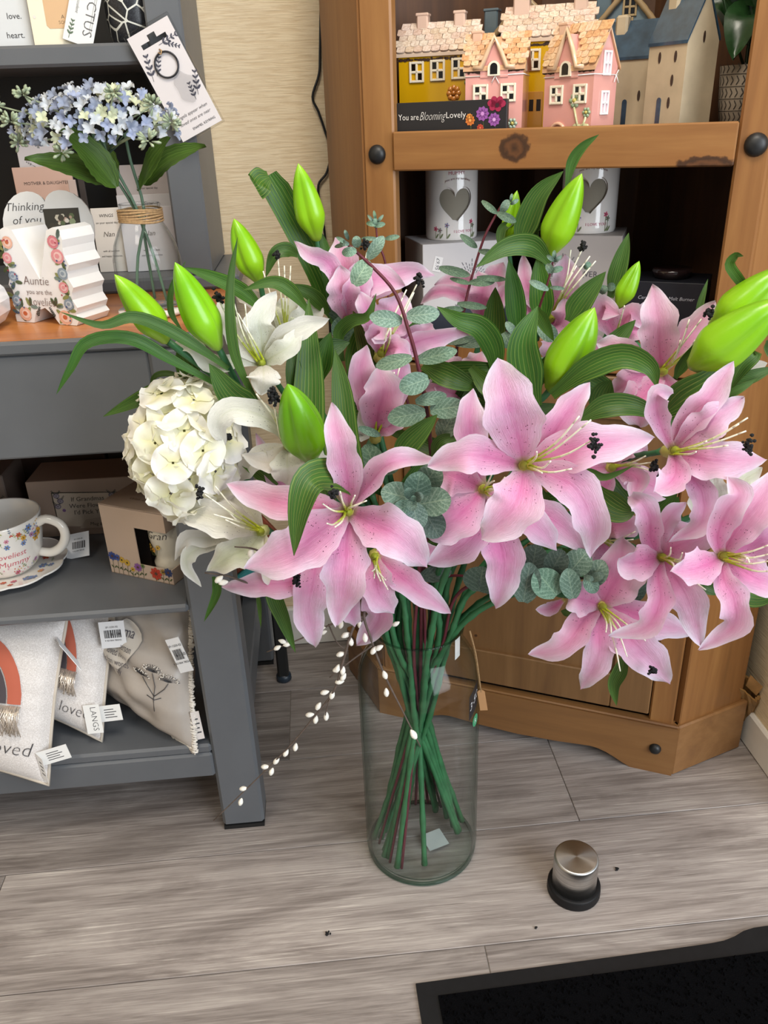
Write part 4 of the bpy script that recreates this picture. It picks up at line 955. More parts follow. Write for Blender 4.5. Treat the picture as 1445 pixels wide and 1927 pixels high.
cloth_tag(t3, (-.022, .004, .200), (.9, .3, -.1), (-.1, .2, 1), .014, .050, '', col='#d8cfc8')
swing('white barcode tag hanging from the lace edge of the grandma cushion', (-.020, .012, .330), (.8, -.3, .35), (-.28, .12, 1), .026, .062)

# ------------------------------------------------------------------ ceramic houses on the top shelf of the cabinet
SZ = 1.0525
def window4(parent, x, z, w, h, y, frame, glass, dark, m=None):
    fr = m or M['gloss']; mb = MB(); mb.col = frame; t = w * .15; k = .0028
    for q in ((-w / 2, -w / 2 + t, -h / 2, h / 2), (w / 2 - t, w / 2, -h / 2, h / 2), (-w / 2 + t, w / 2 - t, -h / 2, -h / 2 + t), (-w / 2 + t, w / 2 - t, h / 2 - t, h / 2), (-t / 2, t / 2, -h / 2 + t, h / 2 - t), (-w / 2 + t, w / 2 - t, -t / 2, t / 2)):
        mb.box(x + q[0], x + q[1], y - k, y, z + q[2], z + q[3], .0007)
    o = obj('window', mb, fr, parent)
    for i, (sx, sz) in enumerate(((-1, 1), (1, 1), (-1, -1), (1, -1))):
        mb = MB(); mb.col = C('#14100c') if i in dark else glass; e = .0006
        a, b = (x - w / 2 + t, x - t / 2) if sx < 0 else (x + t / 2, x + w / 2 - t); c, d = (z - h / 2 + t, z - t / 2) if sz < 0 else (z + t / 2, z + h / 2 - t)
        mb.box(a, b, y - e, y + .0004, c, d); obj('pane', mb, fr, o)
    return o
def tile_mesh(w, h, name='roof_tile'):
    mb = MB(); n = 5
    out = [(-w / 2, h)] + [(-w / 2 * cos(pi * k / (2 * n)) ** .6 if k < n else 0, h * .22 * (1 - sin(pi * k / (2 * n)))) for k in range(n + 1)]
    out = out + [(-x, z) for x, z in reversed(out[:-1])]
    mb.prism(out, 0, .0016, lambda u, v, q: Vector((u, -q, v))); return mb.mesh(name)
def slope_tiles(parent, mesh, x0, x1, p0, p1, rows, cols, colfn, skip=None):     # p0 eave (y, z), p1 ridge (y, z)
    ang = math.atan2(p1[1] - p0[1], p1[0] - p0[0]); L = math.hypot(p1[0] - p0[0], p1[1] - p0[1])
    for r in range(rows):
        for c in range(cols + (r % 2)):
            x = x0 + (x1 - x0) * (c + .5 - .5 * (r % 2)) / cols; x = min(max(x, x0 + .002), x1 - .002); s = L * r / rows
            if skip and skip(x, s / L): continue
            o = bpy.data.objects.new('roof_tile', mesh); COL.objects.link(o); o.parent = parent
            o.location = (x, p0[0] + cos(ang) * s - .0012 * sin(ang), p0[1] + sin(ang) * s + .0012); o.rotation_euler = (ang - pi / 2 + pi / 2 - (pi / 2 - 0) + radians(3) + pi / 2 * 0, 0, 0)
            o.rotation_euler = (ang - pi / 2 - radians(4), random.uniform(-.05, .05), 0); o.color = (*colfn(), 1)
tile_m = NT('glazed_roof_tile'); _oi = tile_m.n('ShaderNodeObjectInfo'); _nz = tile_m.noise(tile_m.coord(rnd=7.0), 260, 3)
tile_m.base(tile_m.mix(1.0, _oi.outputs['Color'], tile_m.ramp([(.3, (.72, .62, .55)), (.6, (1, 1, 1))], _nz), 'MULTIPLY')); tile_m.set(rough=.18, coat=.5); tile_m = tile_m.m
def shell(parent, w, d, he, hr, col, ridge='x', m=None):
    mb = MB(); mb.col = col
    if ridge == 'x': mb.prism([(0, 0), (d, 0), (d, he), (d / 2, hr), (0, he)], -w / 2, w / 2, lambda u, v, q: Vector((q, u, v)))
    else: mb.prism([(-w / 2, 0), (w / 2, 0), (w / 2, he), (0, hr), (-w / 2, he)], 0, d, lambda u, v, q: Vector((u, q, v)))
    return obj('wall', mb, m or M['gloss'], parent)
def chimney(parent, x, y, z0, z1, s, col, m=None):
    mb = MB(); mb.col = col; mb.box(x - s / 2, x + s / 2, y - s / 2, y + s / 2, z0, z1, .002); mb.box(x - s * .56, x + s * .56, y - s * .56, y + s * .56, z1 - .004, z1, .001); obj('chimney', mb, m or M['gloss'], parent)
def roof_slab(parent, w, d, he, hr, col, m=None, over=.003, th=.005):
    mb = MB(); mb.col = col; k = (hr - he) / (d / 2)
    mb.prism([(-over, he - k * over + .0005), (d / 2, hr + .0005), (d + over, he - k * over + .0005), (d + over, he - k * over + th), (d / 2, hr + th), (-over, he - k * over + th)], -w / 2 - over, w / 2 + over, lambda u, v, q: Vector((q, u, v)))
    return obj('roof', mb, m or M['gloss'], parent)
def cfz(*cs):
    cs = [C(c) for c in cs]
    return lambda: tuple(x * random.uniform(.96, 1.03) for x in random.choice(cs))
def ragged(parent, x0, x1, y, z, col='#3b2416'):
    mb = MB(); mb.col = C(col); x = x0
    while x < x1:
        w = random.uniform(.002, .007); mb.disc(front(0, y, 0), x, z + random.uniform(-.0012, .0008), w * .7, random.uniform(.0012, .0028), 7); x += w
    obj('glaze_gap', mb, M['print'], parent)
random.seed(41)
YEL, CREAM, PK, ROOFC = C('#d3a310'), C('#efe4cd'), C('#dfa096'), C('#dcc3ac')
def yellow(label, a, d, w, dep, he, hr, wins, door=None, deco=True, chim=()):
    t = thing('ceramic_house', label, 'ornament', BF(a, d, SZ), B_YAW + radians(4), 'glazed ceramic houses on the cabinet shelf')
    del t['group']
    wl = shell(t, w, dep, he, hr, YEL); roof_slab(t, w, dep, he, hr, ROOFC); ragged(t, -w / 2, w / 2, -.0008, he - .006)
    tm = tile_mesh(w / 9.0, (hr - he) * .40); tm.materials.append(tile_m)
    slope_tiles(t, tm, -w / 2 - .003, w / 2 + .003, (-.003, he + .002), (dep / 2, hr + .006), 5, 9, cfz('#e6d3c2', '#e2cdbb', '#dcc4b0', '#e8d8c8'))
    for x, hh, s in chim: chimney(t, x, dep / 2, hr - .012, hr + hh, s, C('#dcbca8'))
    for x, z in wins: window4(t, x, z, .0235, .029, 0, CREAM, C('#d9a51a'), (0, 3))
    if door:
        mb = MB(); mb.col = C('#c08a3a'); mb.box(door[0] - .012, door[0] + .012, -.0016, 0, 0, door[1], .001); dd = obj('door', mb, M['gloss'], t)
        for sx in (-1, 1):
            mb = MB(); mb.col = C('#1c140c'); mb.box(door[0] + sx * .0055 - .0032, door[0] + sx * .0055 + .0032, -.0022, -.0014, door[1] * .66, door[1] * .86); obj('pane', mb, M['print'], dd)
    return t
ty = yellow('yellow glazed house with three windows and pale tiled roof, behind the blooming sign', -.482, .125, .117, .075, .134, .170, [(-.030, .111), (.003, .112), (.036, .113)], None, True, [(-.028, .022, .018), (.030, .022, .017)])
def relief_flower(t, x, z, r, col, mid, n=7, stem=None):
    mb = MB(); mb.col = C(col)
    for k in range(n):
        a = 2 * pi * k / n; mb.lathe([(.0001, .0022), (r * .30, .0016), (r * .36, 0)], 8, M=Matrix.Translation((x + r * .62 * cos(a), 0, z + r * .62 * sin(a))) @ Matrix.Rotation(pi / 2, 4, 'X'))
    mb.col = C(mid); mb.lathe([(.0001, .0036), (r * .28, .0028), (r * .36, 0)], 10, M=Matrix.Translation((x, 0, z)) @ Matrix.Rotation(pi / 2, 4, 'X'))
    if stem:
        mb.col = C('#c9c79a'); mb.tube([(x, -.001, z - r * .8), (x + stem[0], -.001, z - stem[1])], .0016, 6)
        for sd in (-1, 1): mb.lathe([(.0001, .002), (.003, .0012), (.004, 0)], 7, M=Matrix.Translation((x + stem[0] + sd * .006, 0, z - stem[1] * .8)) @ Matrix.Rotation(pi / 2, 4, 'X') @ Matrix.Scale(1.6, 4, (1, 0, 0)))
    obj('relief_flower', mb, M['gloss'], t)
relief_flower(ty, .028, .080, .012, '#c9823c', '#b56f2c', 8); relief_flower(ty, .052, .094, .008, '#7e9a74', '#8ea87e', 6)
yellow('taller yellow glazed house with pale tiles, standing behind the two pink houses', -.320, .150, .128, .08, .146, .184, [(-.018, .120), (.026, .120)], (-.012, .078), False, [(-.042, .028, .024), (.045, .028, .020)])
def pinkhouse(label, a, d, yaw, w, dep, he, hr, gx, side):
    t = thing('ceramic_house', label, 'ornament', BF(a, d, SZ), B_YAW + yaw)
    shell(t, w, dep, he, hr, PK); roof_slab(t, w, dep, he, hr, C('#d9ab84')); ragged(t, -w / 2, w / 2, -.0008, he - .004)
    gw, gh = w * .24, hr - he + .004
    tm = tile_mesh(w / 8.0, (hr - he) * .34); tm.materials.append(tile_m)
    slope_tiles(t, tm, -w / 2 - .003, w / 2 + .003, (-.003, he + .002), (dep / 2, hr + .006), 6, 8, cfz('#e6c29e', '#e0b488', '#d9a878', '#e9cbab'), lambda x, s: abs(x - gx) < gw * (1 - s) * .9)
    mb = MB(); mb.col = PK; mb.prism([(gx - gw, he - .012), (gx + gw, he - .012), (gx + gw, he), (gx, hr - .002), (gx - gw, he)], -.0015, dep * .45, lambda u, v, q: Vector((u, q, v))); dm_ = obj('dormer', mb, M['gloss'], t)
    mb = MB(); mb.col = C('#e2bf9c'); mb.tube([(gx - gw - .010, -.003, he + .001), (gx - gw * .9, -.004, he + .001), (gx - gw * .5, -.004, he + gh * .5), (gx, -.004, hr + .003), (gx + gw * .5, -.004, he + gh * .5), (gx + gw * .9, -.004, he + .001), (gx + gw + .010, -.003, he + .001)], .0034, 8); obj('dormer_trim', mb, M['gloss'], dm_)
    mb = MB(); mb.col = CREAM
    ar = lambda r0, h: [(gx - r0, he - .010), (gx + r0, he - .010)] + [(gx + r0 * cos(k * pi / 8), he - .010 + h + r0 * sin(k * pi / 8)) for k in range(9)]
    mb.prism(ar(.0088, .010), -.0045, -.0012, lambda u, v, q: Vector((u, q, v))); mb.col = C('#120d0a'); mb.prism([(x, z + .002) for x, z in ar(.0052, .009)], -.0049, -.0044, lambda u, v, q: Vector((u, q, v))); obj('arched_window', mb, M['gloss'], dm_)
    chimney(t, -w * .36, dep / 2, hr - .012, hr + .014, .015, C('#e0b79c'))
    for x in (-w * .23, w * .25): window4(t, x, he - .032, .0225, .024, 0, CREAM, C('#e7b9b4'), (0, 3))
    if side:                                          # two windows in the gable side
        for z in (he + .004, he - .044):
            sw = window4(t, 0, 0, .019, .030, 0, C('#f3ecec'), C('#e6c3c8'), (), None); sw.location = (w / 2, dep * .5, z); sw.rotation_euler = (0, 0, pi / 2)
    mb = MB(); mb.col = C('#f2f0ec'); zz = he - .010
    mb.tube([(-w / 2 - .001, dep, zz), (-w / 2 - .001, -.001, zz), (w / 2 + .001, -.001, zz + .001), (w / 2 + .001, dep, zz)], .0007, 5)
    bx = (w * .02, -.002) if not side else (w / 2 + .002, dep * .9)
    for q in ((-.005, -.009), (.006, -.010), (.004, .006)): mb.tube([(bx[0], bx[1], zz), (bx[0] + (q[0] if not side else .001), bx[1] - (0 if not side else -q[0]), zz + q[1])], .0006, 5)
    obj('string_tie', mb, M['print'], t)
    return t
p1 = pinkhouse('pink glazed cottage with dormer, tied with string, left of the two pink houses', -.374, .055, radians(3), .083, .055, .108, .143, .0, False)
relief_flower(p1, .028, .036, .008, '#a9b9a4', '#c2b25c', 6, (-.002, .024))
p2 = pinkhouse('pink glazed cottage showing its gable side, right of the two pink houses', -.266, .040, radians(-26), .080, .056, .102, .145, -.004, True)
relief_flower(p2, .012, .062, .010, '#9aae90', '#c2b25c', 6, (.010, .040)); relief_flower(p2, .032, .047, .007, '#9aae90', '#c2b25c', 6, (-.006, .022))
mb = MB(); mb.col = C('#e6b69a'); mb.tube([(-.014 + .012 * cos(a), -.001, .022 + .012 * sin(a)) for a in [pi * k / 10 for k in range(11)]], .0025, 6); mb.tube([(-.026, -.001, .022), (-.026, -.001, 0)], .0025, 6); mb.tube([(-.002, -.001, .022), (-.002, -.001, 0)], .0025, 6); obj('door_arch', mb, M['gloss'], p2)
mb = MB(); mb.col = C('#ead3c4')
for k in range(4): mb.box(-.040 + k * .0052, -.037 + k * .0052, -.003, 0, .0, .024 + .002 * (k % 2), .001)
mb.box(-.041, -.020, -.002, 0, .010, .013); obj('picket_fence', mb, M['gloss'], p2)
BLG = C('#6f8089')
def bluehouse(label, a, d, w, dep, he, hr, wins, ch):
    t = thing('ceramic_house', label, 'ornament', BF(a, d, SZ), B_YAW)
    shell(t, w, dep, he, hr, BLG, 'y')
    for sx in (-1, 1):
        mb = MB(); mb.col = C('#a58d6a'); mb.tube(spline([(0, -.004, hr + .004), (sx * w * .26, -.004, (he + hr) / 2 + .003), (sx * (w * .5 + .006), -.004, he - .005)], 14), [.0042 + .0006 * (k % 2) for k in range(15)], 8); obj('gable_trim', mb, M['gloss'], t)
        mb = MB(); mb.col = C('#54646d'); mb.prism([(0, hr), (sx * (w / 2 + .003), he - .004), (sx * (w / 2 + .003), he), (0, hr + .004)], 0, dep, lambda u, v, q: Vector((u, q, v))); obj('roof', mb, M['gloss'], t)
    for x, z in wins: window4(t, x, z, .021, .025, 0, C('#b09a74'), C('#1a1512'), (0, 1, 2, 3))
    if ch: chimney(t, ch[0], dep * .5, he, ch[1], .022, C('#64757e'))
    return t
bluehouse('blue grey gabled house with rope trim behind the left pink house', -.368, .232, .128, .04, .142, .206, [(0, .178), (0, .150)], (-.058, .200))
bluehouse('blue grey gabled house with stacked windows behind the right pink house', -.215, .226, .134, .04, .132, .206, [(.004, .186), (.0, .160), (-.003, .134)], (-.036, .22))
STO = C('#bfae91')
def narrow(label, a, d, yaw, w, dep, he, hr, slits, door):
    t = thing('ceramic_house', label, 'ornament', BF(a, d, SZ), B_YAW + yaw)
    mt = bpy.data.materials.get('stoneware') or plain('stoneware', '#b9a88c', 0.5, 0.14, 22)
    shell(t, w, dep, he, hr, STO, 'x', mt)
    rm = bpy.data.materials.get('blue_glaze') or plain('blue_glaze', '#2f4557', 0.2, 0.35, 45, coat=.5)
    mb = MB(); mb.prism([(-.002, he - .004), (dep / 2, hr + .0005), (dep + .002, he), (dep + .002, he + .004), (dep / 2, hr + .005), (-.002, he)], -w / 2 - .001, w / 2 + .001, lambda u, v, q: Vector((q, u, v))); obj('roof', mb, rm, t)
    mb = MB(); mb.box(-w / 2 + .006, -w / 2 + .024, dep / 2 - .012, dep / 2 + .006, hr - .030, hr + .012, .003); obj('chimney', mb, mt, t)
    mb = MB(); mb.col = C('#3a2a20')
    for (x, z) in slits:
        if x < 9: mb.prism([(x + .0022 * cos(q), z + .007 * sin(q)) for q in [2 * pi * k / 10 for k in range(10)]], -.0007, .0003, lambda u, v, q: Vector((u, q, v)))
        else: mb.prism([(dep * .5 + .0022 * cos(q), z + .007 * sin(q)) for q in [2 * pi * k / 10 for k in range(10)]], -.0003, .0007, lambda u, v, q: Vector((w / 2 + q, u, v)))
    obj('slit_window', mb, M['print'], t)
    mb = MB(); mb.prism([(door + .0035 * cos(pi * k / 6), .058 + .004 * sin(pi * k / 6)) for k in range(7)] + [(door - .0035, 0), (door + .0035, 0)], -.001, .0003, lambda u, v, q: Vector((u, q, v))); obj('door', mb, rm, t)
    return t
narrow('tall narrow stoneware house with dark blue roof, at the right front of the shelf', -.142, .072, radians(-36), .062, .064, .128, .184, [(-.012, .110), (.014, .110), (.012, .082), (.010, .055), (10, .132)], -.006)
narrow('shorter stoneware house with blue roof, behind and left of the tall narrow one', -.196, .130, radians(-14), .076, .06, .116, .158, [(.018, .066), (-.022, .096)], -.002)
# sign
sg = thing('blooming_sign', 'black wooden sign reading You are Blooming Lovely with printed flowers', 'sign', BF(-.431, .024, SZ), B_YAW)
mb = MB(); mb.col = C('#1b1a1d'); mb.box(-.084, .084, 0, .012, 0, .068, .001); obj('block', mb, M['print'], sg)
mb = MB(); mb.col = C('#e4e0da'); fn = front(0, -.0006, 0)
mb.text('You are', .0115, front(-.062, -.0006, .045), 0, 'C', -.006, .85); mb.text('Blooming', .0165, front(-.026, -.0006, .044), .3, 'C', -.02, .62); mb.text('Lovely', .0115, front(.010, -.0006, .046), 0, 'C', -.006)
def bloom_print(x, z, r, c1, c2):
    mb.col = C('#4b5a34'); mb.line(fn, [(x, z), (x + .002, .031)], .0006); daisy(mb, lambda a, b: fn(a, b) + EPS, x, z, r, C(c1), C(c2), 9)
bloom_print(.049, .050, .0095, '#8e4f9a', '#c58ac9'); bloom_print(.066, .042, .0088, '#8e4f9a', '#d0a0d4'); bloom_print(.031, .042, .007, '#c9702c', '#e0a050'); bloom_print(.046, .032, .005, '#b8402c', '#d87050'); bloom_print(.030, .046, .005, '#d98a3a', '#e0a050')
mb.col = C('#9c1c44')
for k in range(6): mb.disc(lambda a, b: fn(a, b) + EPS, .069 + .007 * cos(k), .062 + .004 * sin(k * 1.0), .0065, .005, 9, k)
mb.col = C('#3a0c1c'); mb.disc(lambda a, b: fn(a, b) + EPS * 2, .070, .060, .003)
obj('lettering', mb, M['print'], sg)
# potted plant
pp = thing('potted_plant', 'dark leafed plant in a grooved chevron pot at the right end of the shelf', 'plant', BF(-.040, .135, SZ), B_YAW)
mb = MB(); mb.col = C('#8f8272'); mb.lathe([(.0001, 0), (.022, 0), (.030, .05), (.034, .098), (.031, .098), (.028, .09), (.0001, .088)], 26); pot = obj('pot', mb, M['matt'], pp)
mb = MB(); mb.col = C('#2f2823'); prr = lambda z: (.022 + .16 * z if z < .05 else .030 + .0834 * (z - .05)) + .0006
pf = lambda x, y: Vector((prr(y) * sin(x / .03), -prr(y) * cos(x / .03), y))
for k in range(6):
    z = .012 + k * .015; mb.line(pf, [(-.05 + .004 * q, z) for q in range(26)], .0008)
    for q in range(-7, 8): mb.line(pf, [(q * .007 - .003, z + .002), (q * .007 + .0 , z + .0075), (q * .007 - .003, z + .013)], .0011)
obj('chevron', mb, M['print'], pot)
mb = MB(); mb.tube(spline([(0, 0, .08), (0, 0, .13), (.01, 0, .19)], 8), .003, 6); mb.tube([(0, 0, .09), (-.03, -.02, .15), (-.05, -.03, .20)], .002, 5); obj('stem', mb, M['plant'], pp)
random.seed(19)
for (P, w) in ((((0, 0, .15), (-.012, -.035, .152), (-.018, -.048, .102)), .025), (((0, 0, .14), (-.04, -.01, .175), (-.085, -.01, .168)), .014), (((0, 0, .15), (-.035, -.01, .205), (-.06, -.02, .215)), .020), (((.005, 0, .17), (.03, -.03, .19), (.05, -.05, .165)), .024), (((0, 0, .17), (-.02, -.03, .22), (-.01, -.05, .25)), .026), (((.01, 0, .17), (.03, 0, .22), (.05, -.02, .26)), .024), (((0, 0, .12), (-.02, .02, .16), (-.06, .04, .19)), .022)):
    mb = MB(); blade(mb, [Vector(q) for q in P], w, Vector((-.2, -1, .35)), cup=.28, nu=12, wave=.0015); obj('leaf', mb, M['plant'], pp)

# ------------------------------------------------------------------ wax burners and boxes on the lower shelf
LZ_ = .7625
def burner(label, a, d, z, yaw, txt, blm):
    t = thing('wax_burner', label, 'wax burner', BF(a, d, z), B_YAW + yaw)
    R, H = .0435, .115; mb = MB(); mb.col = C('#e6e2de')
    def inside(x, y):                                # heart opening
        X, Y = x / .0262, (y - .052) / .026; return (X * X + Y * Y - 1) ** 3 - X * X * Y ** 3 < 0
    nu, nv = 60, 40
    prof = lambda z: R * (1 - .10 * max(0, (z - .106) / .009) ** 2) * (1 - .04 * max(0, 1 - z / .006) ** 2)
    vs = {}; base = len(mb.v); pts = []
    for i in range(nv + 1):
        z = H * i / nv
        for j in range(nu): a_ = 2 * pi * j / nu; pts.append(Vector((prof(z) * sin(a_), -prof(z) * cos(a_), z)))
    # snap the vertices next to the heart's outline onto it so that the opening is smooth
    out = [(.0262 * x * .98, .056 + .030 * y * .98) for x, y in [(1.13 * sin(q) ** 3, (13 * cos(q) - 5 * cos(2 * q) - 2 * cos(3 * q) - cos(4 * q)) / 14.0 + .06) for q in [2 * pi * k / 120 for k in range(120)]]]
    def inh(x, y):
        c = False
        for k in range(len(out)):
            (x0, y0), (x1, y1) = out[k - 1], out[k]
            if (y0 > y) != (y1 > y) and x < (x1 - x0) * (y - y0) / (y1 - y0) + x0: c = not c
        return c
    flat = [((j if j < nu / 2 else j - nu) * 2 * pi / nu * R, H * i / nv) for i in range(nv + 1) for j in range(nu)]
    ins = [abs(x) < .04 and inh(x, y) for x, y in flat]; faces = []
    for i in range(nv):
        for j in range(nu):
            q = (i * nu + j, i * nu + (j + 1) % nu, (i + 1) * nu + (j + 1) % nu, (i + 1) * nu + j); k = sum(ins[w] for w in q)
            if k < 4:
                faces.append(q)
                if k:
                    for w in q:
                        if ins[w]:
                            x, y = flat[w]; nx, ny = min(out, key=lambda o: (o[0] - x) ** 2 + (o[1] - y) ** 2); zz = ny; aa = nx / R; pts[w] = Vector((prof(zz) * sin(aa), -prof(zz) * cos(aa), zz))
    mb.add(pts, faces, smooth=True)
    mb.add([p * .93 + Vector((0, 0, .003)) for p in pts], [f[::-1] for f in faces], smooth=True)
    mb.lathe([(.0001, H - .006), (.030, H - .005), (.038, H), (R * .90, H), (R * .93, H - .002)], 32); mb.lathe([(.0001, .001), (R * .95, .001)], 30)
    o = obj('body', mb, M['gloss'], t)
    mb = MB(); mb.col = C('#8f897b'); mb.lathe([(R * .90, .004), (R * .90, H - .008)], 24, closed=True); obj('inner_wall', mb, M['matt'], t)
    mb = MB(); cf = lambda x, y: Vector(((R + .0006) * sin(x / R), -(R + .0006) * cos(x / R), y)); mb.col = C('#b04a5a')
    mb.text('MUMMY', .0075, lambda x, y: cf(x + .002, y + .101), 0, 'C', -.004); mb.col = C('#7a4a52'); mb.text('you are my sunshine', .0052, lambda x, y: cf(x + .004, y + .094 - 9 * x * x), .1)
    mb.col = C('#c26a86'); mb.text('I LOVE YOU', .0062, lambda x, y: cf(x + .014, y + .012))
    for x, h, c in ((-.034, .018, '#c2446a'), (-.026, .016, '#8f8c8a'), (-.014, .024, '#8a8aa8'), (.033, .022, '#6a7a64'), (.029, .028, '#c2446a')):
        mb.col = C('#6f7a58'); mb.line(cf, [(x, .003), (x, h)], .0009); daisy(mb, cf, x, h, .0042, C(c), C('#7a3a4a'), 5); mb.col = C('#6f7a58'); mb.disc(cf, x + .003, .007, .005, .0014, 6, 1.0)
    obj('floral_print', mb, M['print'], t)
    return t
def whitebox(label, a0, a1, d, dep, h, yaw, prn, col='#c9c5c6', name='burner_box'):
    t = thing(name, label, 'box', BF(a0, d, LZ_), B_YAW + yaw); w = a1 - a0
    mb = MB(); mb.col = C(col); mb.box(0, w, 0, dep, 0, h, .0008); obj('carton', mb, M['print'], t)
    mb = MB(); prn(mb, w, h); obj('lettering', mb, M['print'], t); return t
def burst(mb, x, z, r):
    mb.col = C('#6a6a72')
    for k in range(23):
        a = pi * (-.12 + 1.24 * k / 22); r0, r1 = r * (.38 + .1 * (k % 2)), r * (.85 + .12 * (k % 3)); f = front(0, -.0006, 0)
        for q in range(3): s0 = r0 + (r1 - r0) * q / 3; s1 = s0 + (r1 - r0) * .24; mb.line(f, [(x + s0 * cos(a), z + s0 * sin(a)), (x + s1 * cos(a), z + s1 * sin(a))], .0011)
    mb.disc(front(0, -.0006, 0), x, z, .0015)
def pr1(mb, w, h):
    burst(mb, w * .55, h - .062, .034); mb.col = C('#55555c'); mb.text('3D SHAPES', .0125, front(w * .52, -.0006, h - .088), 0, 'C', -.004); mb.text('wax burner', .0105, front(w * .52, -.0006, h - .104), 0, 'C', -.004)
    mb.col = C('#e2e0e0'); mb.poly([front(w * .10, -.0006, h - .042, -.25)(*q) for q in ((0, 0), (.014, 0), (.014, .024), (0, .024))]); mb.col = C('#4a4a50'); mb.text('£9.95', .0085, front(w * .145, -.0008, h - .031, -1.75), .2)
    mb.col = C('#1d2230'); mb.poly([front(0, -.0007, 0)(*q) for q in ((.012, 0), (w, 0), (w, .048), (.012, .048))])
def pr2(mb, w, h):
    burst(mb, w * .25, h - .062, .034); mb.col = C('#55555c'); mb.text('WILDFLOWER', .0125, front(w * .38, -.0006, h - .062), 0, 'C', -.004); mb.text('electric', .0105, front(w * .33, -.0006, h - .078), 0, 'C', -.004); mb.text('burner', .0105, front(w * .28, -.0006, h - .092), 0, 'C', -.004)
whitebox('white box with a printed firework burst under the left wax burner', -.492, -.338, .080, .12, .152, radians(33), pr1)
whitebox('pale box lettered WILDFLOWER electric burner under the right wax burner', -.300, -.182, .112, .11, .165, radians(2), pr2, '#aca5a2')
burner('white wax burner with heart opening and floral print on the left box', -.470, .172, LZ_ + .1525, radians(25), '', 0)
burner('white wax burner with heart opening, half hidden by the lily bud, on the right box', -.243, .172, LZ_ + .1655, radians(6), '', 0)
def pr3(mb, w, h):
    mb.col = C('#a9aab4'); mb.text('Ceramic Wax Melt Burner', .0075, front(w * .5, -.0006, h - .026), .25)
    mb.col = C('#6a6b78'); mb.text('one only', .006, front(w * .5, -.0006, h - .042))
nb = whitebox('navy box lettered Wax Melt Burner on the dark lower shelf', -.165, -.052, .085, .09, .104, radians(-4), pr3, '#14161f')
whitebox('black carton standing between the two burner boxes', -.355, -.305, .16, .08, .10, 0, lambda mb, w, h: (setattr(mb, 'col', C('#55565c')), mb.text('melts', .008, front(w / 2, -.0006, h * .7))), '#17181c')
mb = MB(); mb.col = C('#24191a'); mb.lathe([(.0001, 0), (.026, 0), (.030, .010), (.0285, .014), (.0001, .012)], 26); td = thing('wax_dish', 'small dark brown round dish on top of the navy box', 'dish', BF(-.105, .125, LZ_ + .1045), B_YAW); obj('dish', mb, M['gloss'], td)

# ------------------------------------------------------------------ the tall glass vase
VX, VY = .043, .992
V0 = Vector((VX, VY, 0))
vs_ = thing('glass_vase', 'tall clear glass cylinder vase on the floor holding the lily bouquet', 'vase', V0)
vp = [(.0001, .0005), (.080, .0005), (.087, .003), (.0905, .009), (.0915, .02), (.0915, .345), (.0900, .362), (.0855, .378), (.0770, .394), (.0695, .405), (.0660, .416), (.0660, .430), (.0675, .439)]
mb = MB(); mb.lathe(vp + [(.0655, .4405), (.0632, .438), (.0625, .428), (.0628, .416), (.067, .402), (.0745, .390), (.083, .375), (.0875, .361), (.0890, .345), (.0890, .02), (.086, .012), (.0001, .010)], 64, closed=True)
obj('glass', mb, M['vase_glass'], vs_)
mb = MB(); mb.tube([Vector((.0660 * cos(a), .0660 * sin(a), .4395)) for a in [2 * pi * k / 48 for k in range(49)]], .0017, 8, False); obj('rim', mb, thin_glass('glass_edge', '#cfe0da', '#7f9a92'), vs_)
mb = MB(); mb.tube([Vector((.0865 * cos(a), .0865 * sin(a), .0045)) for a in [2 * pi * k / 64 for k in range(65)]], .0032, 8, False); obj('base_edge', mb, bpy.data.materials['glass_edge'], vs_)
def on_vase(r): return lambda x, y: Vector((r * sin(x / r), -r * cos(x / r), y))
f92 = on_vase(.0921)
mb = MB(); mb.col = C('#1d1e22'); mb.grid(lambda u, v: f92(.079 + .026 * u, .306 + .044 * v + .026 * u * .6), 6, 6); lb2 = obj('price_label', mb, M['print'], vs_)
mb = MB(); mb.col = C('#e8e8ea'); mb.text('3·50', .018, lambda x, y: on_vase(.0924)(.0925 + x * .72, .331 + y + x * .55), .1, 'C', -.01); obj('lettering', mb, M['print'], lb2)
mb = MB(); mb.col = C('#3f9a6c'); mb.disc(f92, .099, .295, .0095, .0105, 18); gl2 = obj('round_sticker', mb, M['print'], vs_)
mb = MB(); mb.col = C('#d8ece0'); mb.text('R', .012, lambda x, y: on_vase(.0924)(.099 + x, .291 + y)); obj('lettering', mb, M['print'], gl2)
mb = MB(); mb.col = C('#dfe0de'); mb.grid(lambda u, v: on_vase(.0664)(.057 + .014 * u, .404 + .034 * v), 4, 2); obj('barcode_sticker', mb, M['print'], vs_)
mb = MB(); mb.col = C('#b9c2c0'); mb.poly([Vector((.022 + .036 * (x * cos(.4) - y * sin(.4)), -.005 + .036 * (x * sin(.4) + y * cos(.4)), .0112)) for x, y in ((-.5, -.5), (.5, -.5), (.5, .5), (-.5, .5))]); obj('base_sticker', mb, M['print'], vs_)
mb = MB(); mb.tube(spline([at(884, 1187, .955) - V0, at(893, 1225, .952) - V0, at(899, 1262, .950) - V0, at(904, 1300, .949) - V0], 10), .0013, 6); mb.tube(spline([at(888, 1200, .953) - V0, at(897, 1240, .949) - V0, at(905, 1302, .948) - V0], 8), .0009, 6)
cdn = obj('cord', mb, M['twine'], vs_)
mb = MB(); mb.col = C('#b2875c'); q0 = at(907, 1318, .948) - V0; mb.prism([(-.0055, .016), (-.002, .019), (.002, .019), (.0055, .016), (.0065, -.018), (-.0045, -.018)], -.0006, .0006, lambda u, v, w: q0 + Vector((u + .12 * -v * -1 * -1, w, v))); tg = obj('swing_tag', mb, M['print'], cdn)

